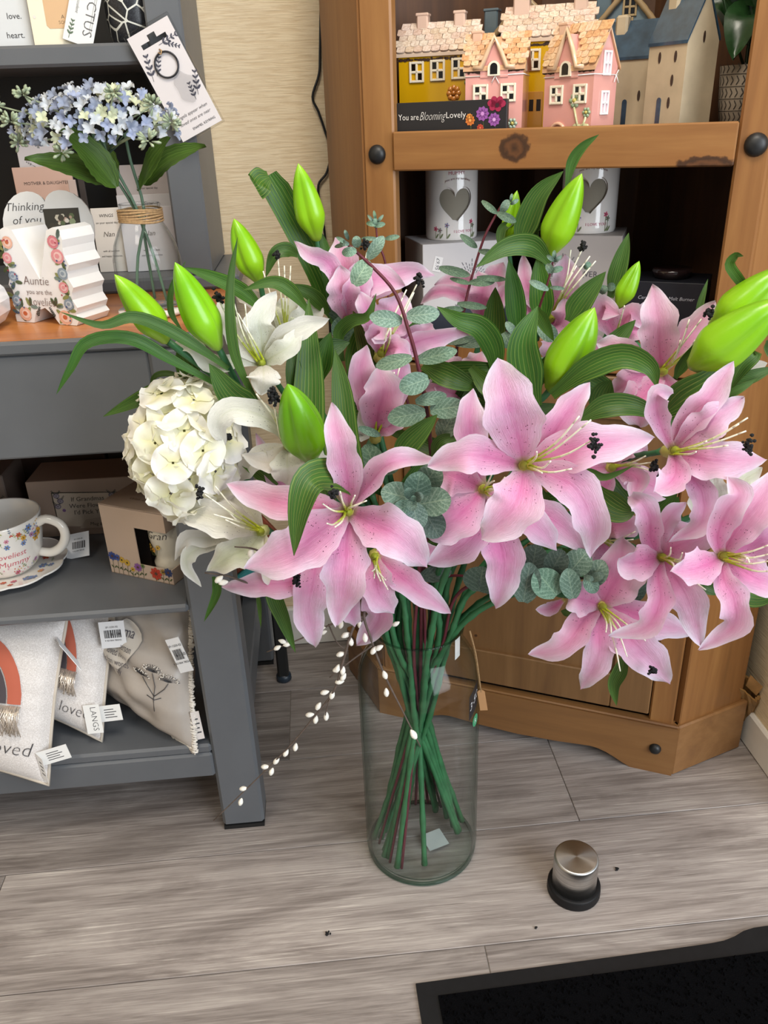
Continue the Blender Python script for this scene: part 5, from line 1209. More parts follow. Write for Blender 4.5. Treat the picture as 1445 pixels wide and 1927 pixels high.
# ------------------------------------------------------------------ bouquet builders
def S3(a, b, x):
    t = min(1, max(0, (x - a) / (b - a))); return t * t * (3 - 2 * t)
def pf_petal(s): return (.30 + .70 * S3(0, .48, s)) if s < .48 else max(.015, 1 - ((s - .48) / .52) ** 2.5) ** .85
def pf_leaf(s): return (.38 + .62 * S3(0, .36, s)) if s < .36 else max(.012, 1 - ((s - .36) / .64) ** 2.1) ** .95
def pf_cut(s): return (.45 + .55 * S3(0, .3, s)) * (1 if s < .9 else 1 - .35 * S3(.9, 1, s))
def sheet(P, wpx, roll=0.0, cup=.25, wave=0.0, prof=pf_petal, nu=14, nv=6, hint=None, ridge=0.0, org=None, ph=0.0):
    Q = spline([at(*p) if not isinstance(p, Vector) else p for p in P], nu); n = nu; rows = []; org = org or Vector()
    for i, p in enumerate(Q):
        t = (Q[min(i + 1, n)] - Q[max(i - 1, 0)]).normalized(); h = hint if hint is not None else (EYEV - p).normalized()
        N = h - t * h.dot(t)
        if N.length < .15: N = N + UP * .3 - t * UP.dot(t) * .3
        N.normalize(); N = Matrix.Rotation(roll, 3, t) @ N; B = t.cross(N).normalized(); s = i / n; w = wpx * .5 * mpp(p) * prof(s); r = []
        for j in range(nv + 1):
            v = 2 * j / nv - 1; a = abs(v)
            off = cup * w * (v * v - .25) - ridge * w * math.exp(-(v / .16) ** 2) + wave * wpx * mpp(p) * a * a * sin(s * 17 + ph + (1.4 if v > 0 else 0)) * S3(.2, .5, s)
            rip = 1 + wave * 1.1 * a * sin(s * 23 + ph * 1.7 + (2.0 if v > 0 else 0)) * S3(.25, .55, s) + (.03 * sin(s * 37 + ph) * a if wave else 0)
            r.append(p + B * (w * v * rip) + N * off - org)
        rows.append(r)
    mb = MB(); mb.grid(lambda u, v: rows[round(u * nu)][round(v * nv)], nu, nv); return mb
RB = random.Random(101)
def tint(base, k=.08): return tuple(min(1.0, max(0, c * (1 + RB.uniform(-k, k)))) for c in base) + (1,)
def bloom(parent, c, petals, stamens=(), anthers=(), m='pink', tn=(1, 1, 1), wave=.085, back=None):
    x, y, Y = c; cp = at(x, y, Y); bk = back if back is not None else cp + Vector((0, .028, -.012)); ax = (cp - bk).normalized()
    mb = MB(); mb.col = C('#c7cf86') if m == 'white' else C('#b9b25c')
    mb.tube([bk, bk.lerp(cp, .5), cp - ax * .002, cp + ax * .007], [.0045, .008, .0065, .003], 8); mb.col = C('#8f9a2c'); mb.lathe([(.0001, 0), (.0045, .003), (.005, .008), (.0001, .016)], 8, M=Matrix.Translation(cp) @ ax.to_track_quat('Z', 'Y').to_matrix().to_4x4())
    b = obj('bloom', mb, M['filament'], parent)
    for k, p in enumerate(petals):
        pts, w = p[0], p[1]; kw = p[2] if len(p) > 2 else {}
        n = len(pts); P = [(x, y, Y + .004)]; prof = kw.pop('dy', None)
        if 'base' in kw: bx = kw.pop('base'); P = [(bx[0], bx[1], Y + bx[2])]
        for i, q in enumerate(pts):
            s = (i + 1) / n; dy = q[2] if len(q) > 2 else (-.034 * sin(pi * min(1, s * .95)) - .004)
            P.append((q[0], q[1], Y + dy))
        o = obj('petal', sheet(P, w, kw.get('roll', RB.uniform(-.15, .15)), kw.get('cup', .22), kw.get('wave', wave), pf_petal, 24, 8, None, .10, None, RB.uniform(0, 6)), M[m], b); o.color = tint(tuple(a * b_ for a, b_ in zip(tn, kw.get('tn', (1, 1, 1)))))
    for k, q in enumerate(stamens):
        dy = q[2] if len(q) > 2 else -.05; tp = at(q[0], q[1], Y + dy); st = cp + Vector((RB.uniform(-.004, .004), 0, RB.uniform(-.004, .004)))
        md = st.lerp(tp, .5) + Vector((RB.uniform(-.004, .004), -.012, RB.uniform(-.001, .008))); Q = spline([st, md, tp], 8); mb = MB()
        for i in range(8):
            f = i / 7; a, b2 = C('#b4c02c'), C('#f1edd8'); mb.col = tuple(u + (v_ - u) * S3(.15, .75, f) for u, v_ in zip(a, b2)); mb.tube(Q[i:i + 2], [.0015 - .0006 * f, .0015 - .0006 * (f + .14)], 5, i in (0, 7))
        fo_ = obj('stamen', mb, M['filament'], b)
    for q in anthers:
        p = at(q[0], q[1], Y + (q[2] if len(q) > 2 else -.05)); mb = MB(); mb.smooth = True; s = q[3] if len(q) > 3 else 1
        for k in range(30):
            d = Vector((RB.gauss(0, 1), RB.gauss(0, 1), RB.gauss(0, 1) * 1.3)) * .0019 * s; q_ = RB.uniform(.0014, .0023); mb.lathe([(.0001, -q_), (q_, -q_ * .4), (q_, q_ * .4), (.0001, q_)], 5, p + d)
        obj('anther', mb, M['anther'], b)
    return b
def leaf(parent, pts, w, roll=0.0, cup=.30, prof=pf_leaf, tn=(1, 1, 1), nu=18, name='leaf'):
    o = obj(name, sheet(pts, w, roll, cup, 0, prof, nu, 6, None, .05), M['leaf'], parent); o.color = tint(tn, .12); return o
def bud(parent, tip, base, w, tn=(1, 1, 1), fat=.42):
    a, b = at(*base), at(*tip); ax = b - a; L = ax.length; t = ax.normalized(); r0 = t.orthogonal().normalized(); r1 = t.cross(r0); R = w * .5 * mpp(a); ph = RB.uniform(0, 6)
    bend = RIGHT * RB.uniform(-.02, .02) * L
    def f(u, v):
        s = u; q = (sin(pi * min(1, s * fat / .5 if s < .5 * fat / .5 else 1)) if False else 0)
        if s < .36: q = .30 + .70 * S3(0, .36, s) ** .8
        else: q = max(.0, 1 - ((s - .36) / .64) ** 1.75) * .80 + .20 * (1 - ((s - .36) / .64) ** 6)
        if s < .03: q *= S3(-.02, .03, s)
        if s > .97: q *= sqrt(max(0, 1 - ((s - .97) / .03) ** 2)) * .95 + .02
        an = 2 * pi * v; g = 1 + .05 * cos(3 * an + ph) - .10 * 1.5 * math.exp(-((((an + ph / 3) % (2 * pi / 3)) - pi / 3) / .20) ** 2) * S3(0, .25, s) * (1 - S3(.75, 1, s))
        return a + ax * s + bend * sin(pi * s) + (r0 * cos(an) + r1 * sin(an)) * (R * q * g)
    mb = MB(); mb.grid(f, 26, 36); o = obj('bud', mb, M['bud'], parent); o.color = tint(tn, .04); return o
def stem(parent, pts, r=.0042, m='green_stem', base=None, node=True, jit=.4):
    tgt = pts[0]; d = Vector((tgt.x - VX, tgt.y - VY, 0)); dist = d.length; d = d.normalized() if dist > .01 else Vector((1, 0, 0))
    an = RB.uniform(-jit, jit); d2 = Matrix.Rotation(an, 3, 'Z') @ d
    b0 = V0 - d2 * RB.uniform(.058, .080) + Vector((0, 0, .016)) if base is None else base
    mid = V0 + d2 * RB.uniform(-.012, .016) + Vector((0, 0, RB.uniform(.25, .31))); rim = V0 + d2 * min(.048, .02 + dist * .12) + Vector((0, 0, .42))
    out = V0 + d * dist * .38 + Vector((0, 0, max(.52, .42 + (tgt.z - .42) * .45)))
    Q = spline([b0, mid, rim, out] + pts, 56); R = []
    for i in range(len(Q)): R.append(r * (1.28 if node and i % 4 == 0 else 1.0) * (1.0 if i < 44 else .8))
    mb = MB(); mb.tube(Q, R, 8); return obj('stem', mb, M[m], parent)
def lily_stem(label, name='pink_lily_stem', group=None): return thing(name, label, 'flower', (0, 0, 0), 0, group)
def bk(x, y, Y, dy=.03, dz=-.012): return at(x, y, Y) + Vector((0, dy, dz))

# ------------------------------------------------------------------ pink lilies, front to back
# a petal is ([points (x, y, depth offset)], width in pixels, options); depth offset is in metres, negative towards the viewer
s1 = lily_stem('pink lily with the large open bloom at the front left of the bouquet')
bloom(s1, (656, 962, .800), [
    ([(655, 905, -.020), (640, 835, -.035), (624, 757, -.020)], 62, {'cup': .3}),
    ([(690, 915, -.022), (738, 868, -.042), (828, 864, -.030)], 50, {'roll': -.5, 'cup': .4}),
    ([(700, 985, -.026), (752, 1010, -.040), (804, 1068, -.026)], 92, {'cup': .2}),
    ([(652, 1030, -.030), (648, 1090, -.042), (634, 1176, -.030)], 88, {'cup': .2}),
    ([(610, 995, -.032), (545, 1040, -.050), (461, 1070, -.040)], 98, {'cup': .2}),
    ([(600, 955, -.012), (505, 940, -.012), (427, 910, .004)], 66, {'tn': (1, .95, .9)})],
    [(640, 925, -.055), (607, 948, -.05), (690, 942, -.05), (615, 985, -.058), (630, 992, -.062), (668, 932, -.045)], [(626, 928, -.06, 1.15)])
bloom(s1, (596, 1040, .862), [
    ([(560, 1090, -.02), (500, 1100, -.028), (417, 1104, -.012)], 54, {'tn': (1.08, .88, .92)}),
    ([(592, 1085, -.02), (582, 1145, -.026), (592, 1217, -.008)], 68),
    ([(640, 1090, -.01), (660, 1150, 0.0), (668, 1180, .01)], 40),
    ([(560, 950, .005), (520, 900, .006), (481, 815, .02)], 44, {'cup': .35, 'tn': (.95, .86, .86)}),
    ([(585, 960, .015), (578, 905, .02), (569, 858, .03)], 42, {'tn': (1, .9, .95)})], (), [(556, 1086, -.055, 1.2), (558, 1096, -.055, 1)])
bloom(s1, (705, 1046, .870), [
    ([(740, 1075, -.02), (785, 1110, -.03), (848, 1155, -.02)], 52, {'cup': .35, 'tn': (1.02, .85, .95)}),
    ([(706, 1080, -.026), (715, 1120, -.036), (742, 1155, -.03)], 66, {'tn': (1.04, .9, .95)}),
    ([(706, 1110, .0), (712, 1165, .005), (672, 1214, .012)], 62, {'tn': (.95, .98, 1.15), 'roll': .4}),
    ([(735, 1035, .0), (790, 1040, .0), (825, 1030, .01)], 44, {'tn': (.95, .95, 1.1)})],
    [(704, 1088, -.05), (716, 1094, -.05), (726, 1092, -.05), (730, 1110, -.045), (700, 1075, -.05)])
stem(s1, [bk(690, 1030, .90, .0), bk(656, 962, .800)])
stem(s1, [bk(596, 1040, .862)])
leaf(s1, [(672, 925, .80), (630, 897, .775), (585, 903, .748), (563, 960, .738), (553, 1046, .742)], 66, .2, .25, tn=(1.15, 1.1, .9))
leaf(s1, [(540, 1060, .90), (516, 1112, .89), (533, 1165, .885), (556, 1228, .885)], 34, .3)
leaf(s1, [(640, 1010, .90), (585, 858, .885), (582, 700, .90), (581, 562, .93)], 66, 0, .18, tn=(1, 1.05, .8))
leaf(s1, [(690, 920, .88), (655, 850, .885), (643, 740, .90), (630, 657, .92)], 50, .1, .22, tn=(1, 1.1, .85))
bud(s1, (541, 722, .80), (586, 868, .84), 84, (.62, .72, .5), .55)
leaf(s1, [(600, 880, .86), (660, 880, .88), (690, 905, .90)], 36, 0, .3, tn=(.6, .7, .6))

s2 = lily_stem('pink lily with the widest open bloom in the middle of the bouquet front')
bloom(s2, (985, 876, .765), [
    ([(975, 820, -.022), (957, 755, -.038), (938, 674, -.018)], 108, {'cup': .18, 'tn': (.94, .95, 1)}),
    ([(1030, 830, -.002), (1068, 775, .0), (1110, 719, .010)], 60, {'tn': (.95, .95, 1.1)}),
    ([(1045, 855, -.014), (1125, 835, -.030), (1229, 825, -.015)], 86, {'cup': .15, 'tn': (1, .93, .95)}),
    ([(1030, 890, -.020), (1085, 920, -.040), (1115, 985, -.040), (1112, 1048, -.015)], 76, {'cup': .3}),
    ([(980, 920, -.030), (960, 965, -.044), (905, 1014, -.030)], 100, {'cup': .2}),
    ([(930, 862, -.022), (875, 856, -.035), (806, 877, -.018)], 72, {'cup': .25})],
    [(1090, 783, -.06), (1112, 790, -.06), (1118, 826, -.07), (1036, 868, -.06), (1076, 882, -.055), (1020, 890, -.06), (1010, 850, -.055)], [(1120, 834, -.072, 1.35)])
stem(s2, [bk(985, 876, .765)])
bloom(s2, (908, 920, .845), [
    ([(892, 850, -.008), (884, 790, -.01), (890, 731, .01)], 60, {'tn': (1, .92, .98)}),
    ([(870, 900, -.02), (845, 893, -.02), (822, 893, -.01)], 76, {'tn': (1, .85, .9)}),
    ([(880, 955, -.026), (845, 985, -.036), (797, 1003, -.02)], 84, {'cup': .3, 'tn': (.97, .92, 1)}),
    ([(900, 985, -.006), (865, 1030, -.012), (806, 1060, .0)], 70, {'tn': (.93, .98, 1.2)}),
    ([(935, 1000, -.006), (950, 1070, -.012), (932, 1144, .0)], 74, {'tn': (.95, .93, 1.05)}),
    ([(960, 960, -.01), (1005, 985, -.02), (1048, 1036, -.012)], 66),
    ([(990, 960, .012), (1050, 985, .005), (1100, 1037, .01)], 66, {'tn': (.96, .95, 1.1)})],
    [(930, 905, -.05), (945, 915, -.05), (938, 930, -.05), (925, 893, -.05), (950, 898, -.05)])
stem(s2, [bk(908, 920, .845)])
leaf(s2, [(745, 872, .845), (765, 838, .84), (792, 810, .838), (823, 780, .84)], 46, .2, .3, tn=(1.05, 1.15, 1))
leaf(s2, [(815, 860, .86), (832, 832, .855), (862, 822, .86)], 30, 0, .3, tn=(1.5, 1.5, 1))
leaf(s2, [(1060, 905, .83), (1105, 888, .82), (1140, 897, .815), (1193, 876, .81)], 20, .6, .3, tn=(1.2, 1.25, 1))

s3 = lily_stem('pink lily bloom facing right, upper one at the right side of the bouquet')
bloom(s3, (1266, 848, .805), [
    ([(1247, 810, -.02), (1236, 770, -.035), (1240, 742, -.045), (1268, 740, -.030)], 44, {'wave': .12, 'cup': .4, 'tn': (.96, .95, 1.1)}),
    ([(1290, 800, -.008), (1335, 750, -.014), (1381, 680, .0)], 58, {'cup': .3}),
    ([(1305, 815, -.014), (1350, 785, -.024), (1398, 748, -.012)], 64, {'wave': .12, 'tn': (.93, .95, 1.12)}),
    ([(1310, 860, -.022), (1365, 866, -.034), (1440, 864, -.022)], 80, {'cup': .2}),
    ([(1272, 885, -.030), (1258, 910, -.046), (1229, 926, -.055)], 58, {'cup': .3, 'tn': (.95, .97, 1.1)}),
    ([(1295, 890, -.014), (1322, 930, -.026), (1318, 985, -.03), (1260, 1020, -.015)], 48, {'wave': .12, 'cup': .35})],
    [(1407, 786, -.055), (1390, 798, -.055), (1404, 811, -.055), (1370, 838, -.06), (1310, 850, -.055), (1330, 830, -.05)], [(1408, 837, -.06, 1.3)])
bloom(s3, (1150, 880, .905), [
    ([(1180, 888, -.02), (1200, 905, -.034), (1186, 940, -.045)], 46, {'wave': .1, 'cup': .4}),
    ([(1190, 900, -.012), (1230, 915, -.02), (1262, 928, -.01)], 62, {'tn': (1, .88, .92)}),
    ([(1140, 910, -.01), (1122, 930, -.012), (1112, 958, .0)], 44, {'tn': (.98, .85, .9)}),
    ([(1165, 850, -.01), (1190, 835, -.01), (1215, 850, .0)], 52, {'tn': (1, .85, .9)}),
    ([(1120, 880, .0), (1100, 880, .0), (1080, 900, .01)], 44)],
    [(1226, 870, -.05), (1215, 858, -.05), (1222, 885, -.05)], [(1231, 876, -.055, 1.2), (1246, 893, -.05, 1.2)])
stem(s3, [bk(1150, 880, .905, .02), bk(1266, 848, .805)])
leaf(s3, [(1118, 915, .885), (1140, 945, .875), (1170, 962, .87), (1197, 962, .87)], 56, .1, .3, tn=(.85, .9, .6))
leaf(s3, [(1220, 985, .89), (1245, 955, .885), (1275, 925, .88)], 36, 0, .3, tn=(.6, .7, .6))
leaf(s3, [(1090, 790, .86), (1140, 765, .85), (1196, 765, .845), (1250, 790, .85)], 46, -.2, .3, tn=(.8, .85, .75))

s4 = lily_stem('pink lily opening upwards beside the twin green buds at the right')
bloom(s4, (1245, 700, .915), [
    ([(1240, 650, -.016), (1240, 600, -.022), (1227, 536, .0)], 72, {'cup': .25}),
    ([(1275, 655, -.01), (1310, 615, -.012), (1346, 567, .0)], 54, {'cup': .35, 'tn': (1.02, .95, .95)}),
    ([(1200, 680, -.008), (1160, 655, -.01), (1122, 645, .0)], 50, {'tn': (1, .95, .92)}),
    ([(1220, 735, -.02), (1200, 765, -.026), (1205, 805, -.01)], 76, {'tn': (1, .95, .9)}),
    ([(1195, 710, -.012), (1175, 725, -.012), (1155, 740, .0)], 50),
    ([(1260, 730, -.02), (1270, 750, -.02), (1280, 770, -.01)], 46)],
    [(1297, 601, -.05), (1320, 600, -.045), (1334, 625, -.05), (1308, 640, -.05), (1280, 640, -.05), (1325, 655, -.05)], [(1334, 590, -.05, 1.3)])
bloom(s4, (1160, 640, 1.01), [
    ([(1145, 605, -.01), (1135, 580, -.02), (1166, 592, -.03)], 54, {'tn': (1.05, .9, .9), 'cup': .35}),
    ([(1175, 605, -.01), (1190, 590, -.016), (1216, 618, -.005)], 40, {'wave': .1, 'tn': (1, .88, .9)}),
    ([(1185, 625, -.01), (1200, 610, -.005), (1218, 565, .0)], 48, {'tn': (1, .88, .9)}),
    ([(1140, 660, -.01), (1110, 650, -.012), (1085, 620, .0)], 46)], [(1175, 575, -.04)])
stem(s4, [bk(1160, 640, 1.01, .01), bk(1245, 700, .915)])
bud(s4, (1478, 560, .80), (1297, 693, .845), 94, (1.0, 1.02, .75)); bud(s4, (1480, 500, .86), (1335, 622, .885), 76, (1.02, 1.02, .7))
leaf(s4, [(1246, 782, .86), (1290, 752, .835), (1335, 722, .825), (1373, 676, .83)], 76, .1, .22, tn=(1.35, 1.4, 1.0))
leaf(s4, [(1270, 712, .86), (1288, 680, .855), (1320, 635, .85)], 24, .4, .3, tn=(.8, .85, .8))
leaf(s4, [(1370, 735, .86), (1395, 690, .85), (1420, 668, .85), (1412, 672, .86)], 32, .3, .3, tn=(1.2, 1.2, .9)); leaf(s4, [(1360, 722, .87), (1410, 710, .86), (1460, 690, .86)], 28, 0, .3)
leaf(s4, [(1345, 755, .83), (1385, 735, .82), (1426, 712, .82)], 18, .3, .3, tn=(1.1, 1.2, .9)); leaf(s4, [(1445, 640, .86), (1450, 660, .86), (1462, 690, .86)], 20, .3)
leaf(s4, [(1420, 565, .90), (1396, 535, .89), (1372, 500, .88), (1384, 480, .875), (1399, 482, .87)], 22, .5, .35, tn=(1.2, 1.3, .9))
leaf(s4, [(1314, 600, .93), (1318, 570, .93), (1332, 525, .935)], 14, .3, .3)

s5 = lily_stem('pink lily bloom with recurved wavy petals, lower right of the bouquet')
bloom(s5, (1243, 1048, .825), [
    ([(1225, 1020, -.02), (1222, 975, -.036), (1205, 945, -.04), (1180, 935, -.02)], 50, {'wave': .12, 'cup': .3}),
    ([(1215, 1055, -.03), (1185, 1060, -.045), (1165, 1050, -.050)], 66, {'cup': .35, 'tn': (.97, .95, 1.05)}),
    ([(1238, 1085, -.03), (1242, 1130, -.044), (1215, 1180, -.046), (1147, 1197, -.03)], 50, {'wave': .14, 'cup': .35}),
    ([(1265, 1080, -.02), (1295, 1130, -.034), (1318, 1213, -.02)], 72, {'cup': .2}),
    ([(1270, 1030, -.01), (1310, 1010, -.016), (1348, 975, -.005)], 74, {'cup': .25}),
    ([(1240, 1010, .0), (1262, 970, .0), (1290, 945, .01)], 40)],
    [(1290, 1055, -.05), (1284, 1040, -.05), (1268, 1068, -.05), (1300, 1070, -.05), (1328, 1110, -.045), (1262, 1030, -.04)])
bloom(s5, (1120, 1010, .925), [
    ([(1150, 990, -.01), (1180, 985, -.012), (1200, 972, .0)], 56, {'tn': (.95, .84, .88)}),
    ([(1140, 1035, -.012), (1160, 1065, -.014), (1178, 1110, .0)], 82, {'tn': (.98, .86, .9)}),
    ([(1120, 1045, .0), (1118, 1075, .0), (1105, 1100, .01)], 50, {'tn': (.95, .85, .9)})],
    [(1196, 1000, -.05), (1192, 1015, -.05), (1190, 1032, -.05), (1185, 1042, -.045), (1180, 1025, -.045)])
stem(s5, [bk(1120, 1010, .925, .01), bk(1243, 1048, .825)])

s6 = lily_stem('pink lily bloom at the far right edge with a long curling petal')
bloom(s6, (1358, 1046, .770), [
    ([(1350, 1012, -.014), (1368, 965, -.026), (1392, 930, -.03), (1370, 898, -.012)], 54, {'wave': .1, 'cup': .35, 'tn': (.97, .96, 1.05)}),
    ([(1385, 1000, -.01), (1425, 950, -.014), (1480, 870, .0)], 76, {'cup': .3}),
    ([(1400, 1030, .005), (1450, 1010, .0), (1500, 1000, .01)], 80),
    ([(1390, 1068, -.020), (1430, 1090, -.03), (1500, 1110, -.02)], 66, {'cup': .25}),
    ([(1330, 1062, -.03), (1300, 1072, -.045), (1264, 1076, -.055)], 70, {'cup': .3, 'tn': (1, .97, 1)}),
    ([(1362, 1090, -.03), (1382, 1130, -.044), (1380, 1180, -.044), (1316, 1222, -.03)], 56, {'wave': .14, 'cup': .35})],
    [(1448, 1025, -.055), (1450, 1042, -.055), (1452, 1055, -.06), (1450, 1075, -.055), (1405, 1050, -.05), (1410, 1058, -.05)])
stem(s6, [at(1330, 1040, .84), bk(1358, 1046, .770)])
leaf(s6, [(1375, 1080, .83), (1405, 1112, .82), (1430, 1122, .815), (1470, 1115, .81)], 50, 0, .2, tn=(1.2, 1.2, .8))
leaf(s6, [(1310, 1085, .84), (1330, 1105, .83), (1358, 1118, .83)], 26, 0, .3, tn=(.6, .7, .6))

s7 = lily_stem('lowest pink lily bloom hanging in front of the cabinet doors')
bloom(s7, (1132, 1140, .875), [
    ([(1100, 1165, -.02), (1060, 1215, -.034), (995, 1232, -.02)], 54, {'cup': .3}),
    ([(1128, 1185, -.024), (1125, 1240, -.034), (1092, 1298, -.02)], 58, {'tn': (1, .96, .98)}),
    ([(1168, 1185, -.026), (1212, 1228, -.040), (1261, 1288, -.03)], 78, {'cup': .2, 'tn': (.97, .98, 1)}),
    ([(1148, 1110, -.006), (1168, 1070, -.008), (1172, 1010, .0)], 96, {'tn': (.97, .86, .9)}),
    ([(1180, 1150, -.004), (1240, 1175, -.006), (1302, 1192, .0)], 58, {'tn': (1, .92, .95)}),
    ([(1105, 1130, -.014), (1085, 1125, -.02), (1068, 1118, -.01)], 64, {'tn': (.96, .96, 1.1)})],
    [(1150, 1196, -.055), (1172, 1188, -.055), (1168, 1196, -.055), (1140, 1190, -.055), (1215, 1206, -.055), (1180, 1236, -.055), (1167, 1263, -.05)], [(1227, 1262, -.06, 1.3)])
stem(s7, [bk(1132, 1140, .875)])
leaf(s7, [(1180, 1225, .885), (1168, 1262, .88), (1155, 1290, .88), (1160, 1328, .88)], 28, .2, .3, tn=(1.3, 1.35, 1.1))
leaf(s7, [(1090, 1120, .89), (1070, 1150, .885), (1055, 1150, .885)], 20, 0, .3, tn=(.8, .85, .8))
o = obj('petal', sheet([(1062, 1128, .9), (1035, 1146, .89), (1008, 1147, .885)], 26, 0, .3, .05), M['pink'], s7); o.color = (1, .9, .95, 1)

s8 = lily_stem('pink lily trumpets standing upright at the top left of the bouquet')
bloom(s8, (655, 606, .985), [
    ([(648, 555, -.012), (618, 495, -.02), (585, 480, -.03), (553, 454, -.02)], 36, {'wave': .1, 'tn': (.93, .97, 1.15), 'cup': .35}),
    ([(652, 545, .0), (648, 495, .0), (630, 447, .012)], 66, {'tn': (1, .97, .97)}),
    ([(668, 555, -.01), (700, 525, -.02), (762, 538, -.02)], 68, {'cup': .4, 'tn': (1, .92, .95)}),
    ([(672, 560, .005), (720, 530, .0), (765, 512, .0), (818, 518, .01)], 50, {'wave': .1, 'tn': (1.04, .95, .93)}),
    ([(650, 575, -.018), (645, 540, -.028), (640, 500, -.02)], 62, {'tn': (1, .9, .93)}),
    ([(664, 570, -.018), (676, 535, -.026), (690, 500, -.015)], 54, {'tn': (1.02, .9, .92)})],
    [(690, 475, -.02)], [(687, 462, -.02, 1.1)], back=at(659, 618, 1.0))
bloom(s8, (716, 668, .955), [
    ([(758, 655, -.012), (815, 636, -.02), (891, 623, -.01)], 46, {'roll': .5, 'cup': .35}),
    ([(735, 655, -.020), (750, 655, -.03), (775, 672, -.03)], 44, {'wave': .1, 'tn': (1.02, .96, .97)}),
    ([(705, 620, -.008), (690, 580, -.012), (675, 548, .0)], 42, {'tn': (.98, .93, 1.05)}),
    ([(725, 620, .008), (745, 585, .008), (755, 550, .018)], 78, {'tn': (.95, .97, 1.15)}),
    ([(710, 640, -.016), (712, 625, -.024), (722, 640, -.03)], 44),
    ([(765, 640, .008), (800, 625, .008), (815, 610, .02)], 40)],
    [(787, 530, -.02), (779, 550, -.02), (765, 545, -.02), (742, 600, -.03), (735, 610, -.03)], [(788, 528, -.02, 1.3)], back=at(712, 678, .97))
bloom(s8, (706, 820, .935), [
    ([(698, 765, -.008), (680, 705, -.014), (690, 649, .0)], 58, {'cup': .3, 'tn': (.97, .95, 1.1)}),
    ([(712, 780, -.024), (722, 735, -.034), (712, 690, -.02)], 82, {'tn': (.97, .86, .88)}),
    ([(730, 765, .008), (752, 710, .01), (750, 670, .02)], 54, {'tn': (.95, .97, 1.15)}),
    ([(720, 805, -.01), (745, 790, -.01), (762, 775, .0)], 42, {'tn': (1, .88, .9)})],
    [(752, 692, -.02), (742, 700, -.02), (735, 690, -.02), (722, 690, -.02)], back=at(706, 830, .945))
stem(s8, [at(700, 760, .99), at(659, 618, 1.0)]); stem(s8, [at(706, 830, .945)])
bud(s8, (561, 307, 1.02), (598, 455, 1.03), 54, (1.0, 1, .9))
mb = MB(); mb.tube(spline([at(640, 640, 1.03), at(620, 560, 1.03), at(600, 470, 1.03), at(597, 452, 1.03)], 10), .0035, 6); obj('stem', mb, M['green_stem'], s8)
lf = leaf(s8, [(640, 620, 1.05), (610, 530, 1.045), (560, 430, 1.04), (505, 330, 1.035)], 52, .1, .2, pf_cut, tn=(.95, 1.0, .8), nu=22)
leaf(s8, [(506, 333, 1.034), (492, 340, 1.026), (486, 348, 1.02), (480, 352, 1.02)], 50, 0, .1, pf_cut, tn=(1.1, 1.15, .8))
leaf(s8, [(640, 580, 1.04), (625, 520, 1.03), (612, 470, 1.03), (602, 432, 1.03)], 24, .2)
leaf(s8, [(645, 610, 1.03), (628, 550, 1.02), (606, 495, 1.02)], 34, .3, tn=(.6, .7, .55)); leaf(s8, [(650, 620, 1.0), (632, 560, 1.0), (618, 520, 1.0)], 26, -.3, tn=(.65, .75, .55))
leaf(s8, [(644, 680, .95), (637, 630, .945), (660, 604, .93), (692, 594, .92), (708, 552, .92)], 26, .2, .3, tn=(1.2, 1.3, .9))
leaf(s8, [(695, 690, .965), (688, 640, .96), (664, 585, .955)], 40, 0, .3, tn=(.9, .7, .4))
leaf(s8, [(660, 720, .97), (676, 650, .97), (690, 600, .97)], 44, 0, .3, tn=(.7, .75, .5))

s10 = lily_stem('peach pink lily in shade behind the round eucalyptus sprig')
bloom(s10, (878, 738, .995), [
    ([(885, 705, -.01), (898, 680, -.012), (905, 662, .0)], 48, {'tn': (1, .9, .82)}),
    ([(900, 720, -.008), (915, 700, -.008), (925, 688, .0)], 40, {'tn': (1.02, .9, .78)}),
    ([(850, 710, -.006), (825, 695, -.006), (800, 690, .0)], 74, {'tn': (1, .88, .84)}),
    ([(850, 740, -.018), (825, 728, -.022), (800, 735, -.012)], 46, {'tn': (1.04, .87, .9)}),
    ([(865, 765, -.015), (858, 785, -.02), (862, 800, -.01)], 54, {'tn': (.98, .84, .86)}),
    ([(880, 770, -.014), (895, 785, -.016), (905, 800, -.01)], 44, {'tn': (1, .9, .84)})],
    [(832, 690, -.035), (840, 692, -.035), (848, 700, -.035), (838, 705, -.035), (892, 690, -.03), (862, 706, -.03)])
bloom(s10, (905, 605, 1.075), [
    ([(890, 575, -.008), (860, 552, -.014), (820, 550, -.015), (791, 572, .0)], 26, {'wave': .12, 'tn': (1, .88, .86)}),
    ([(890, 560, .0), (865, 530, .0), (817, 536, .0)], 44, {'tn': (.98, .88, .88)}),
    ([(915, 560, .004), (932, 520, .004), (946, 494, .012)], 46, {'tn': (1, .9, .9)}),
    ([(905, 570, -.015), (908, 545, -.02), (900, 510, -.01)], 60, {'tn': (.97, .85, .86)}),
    ([(925, 580, -.006), (945, 555, -.008), (960, 545, .0)], 36, {'tn': (.95, .95, 1.1)})])
stem(s10, [at(880, 760, 1.02), bk(878, 738, .995, .02)]); stem(s10, [at(890, 700, 1.09), bk(905, 605, 1.075, .01)])
leaf(s10, [(932, 715, .965), (930, 660, .955), (905, 618, .945), (862, 602, .94), (822, 577, .95)], 46, .1, .25, tn=(.85, 1.0, .75))
leaf(s10, [(930, 660, 1.02), (930, 600, 1.02), (932, 540, 1.02)], 44, 0, .25, tn=(.7, .75, .5)); leaf(s10, [(975, 640, 1.0), (968, 560, 1.0), (957, 488, 1.0)], 40, .2, .25, tn=(.65, .75, .6))

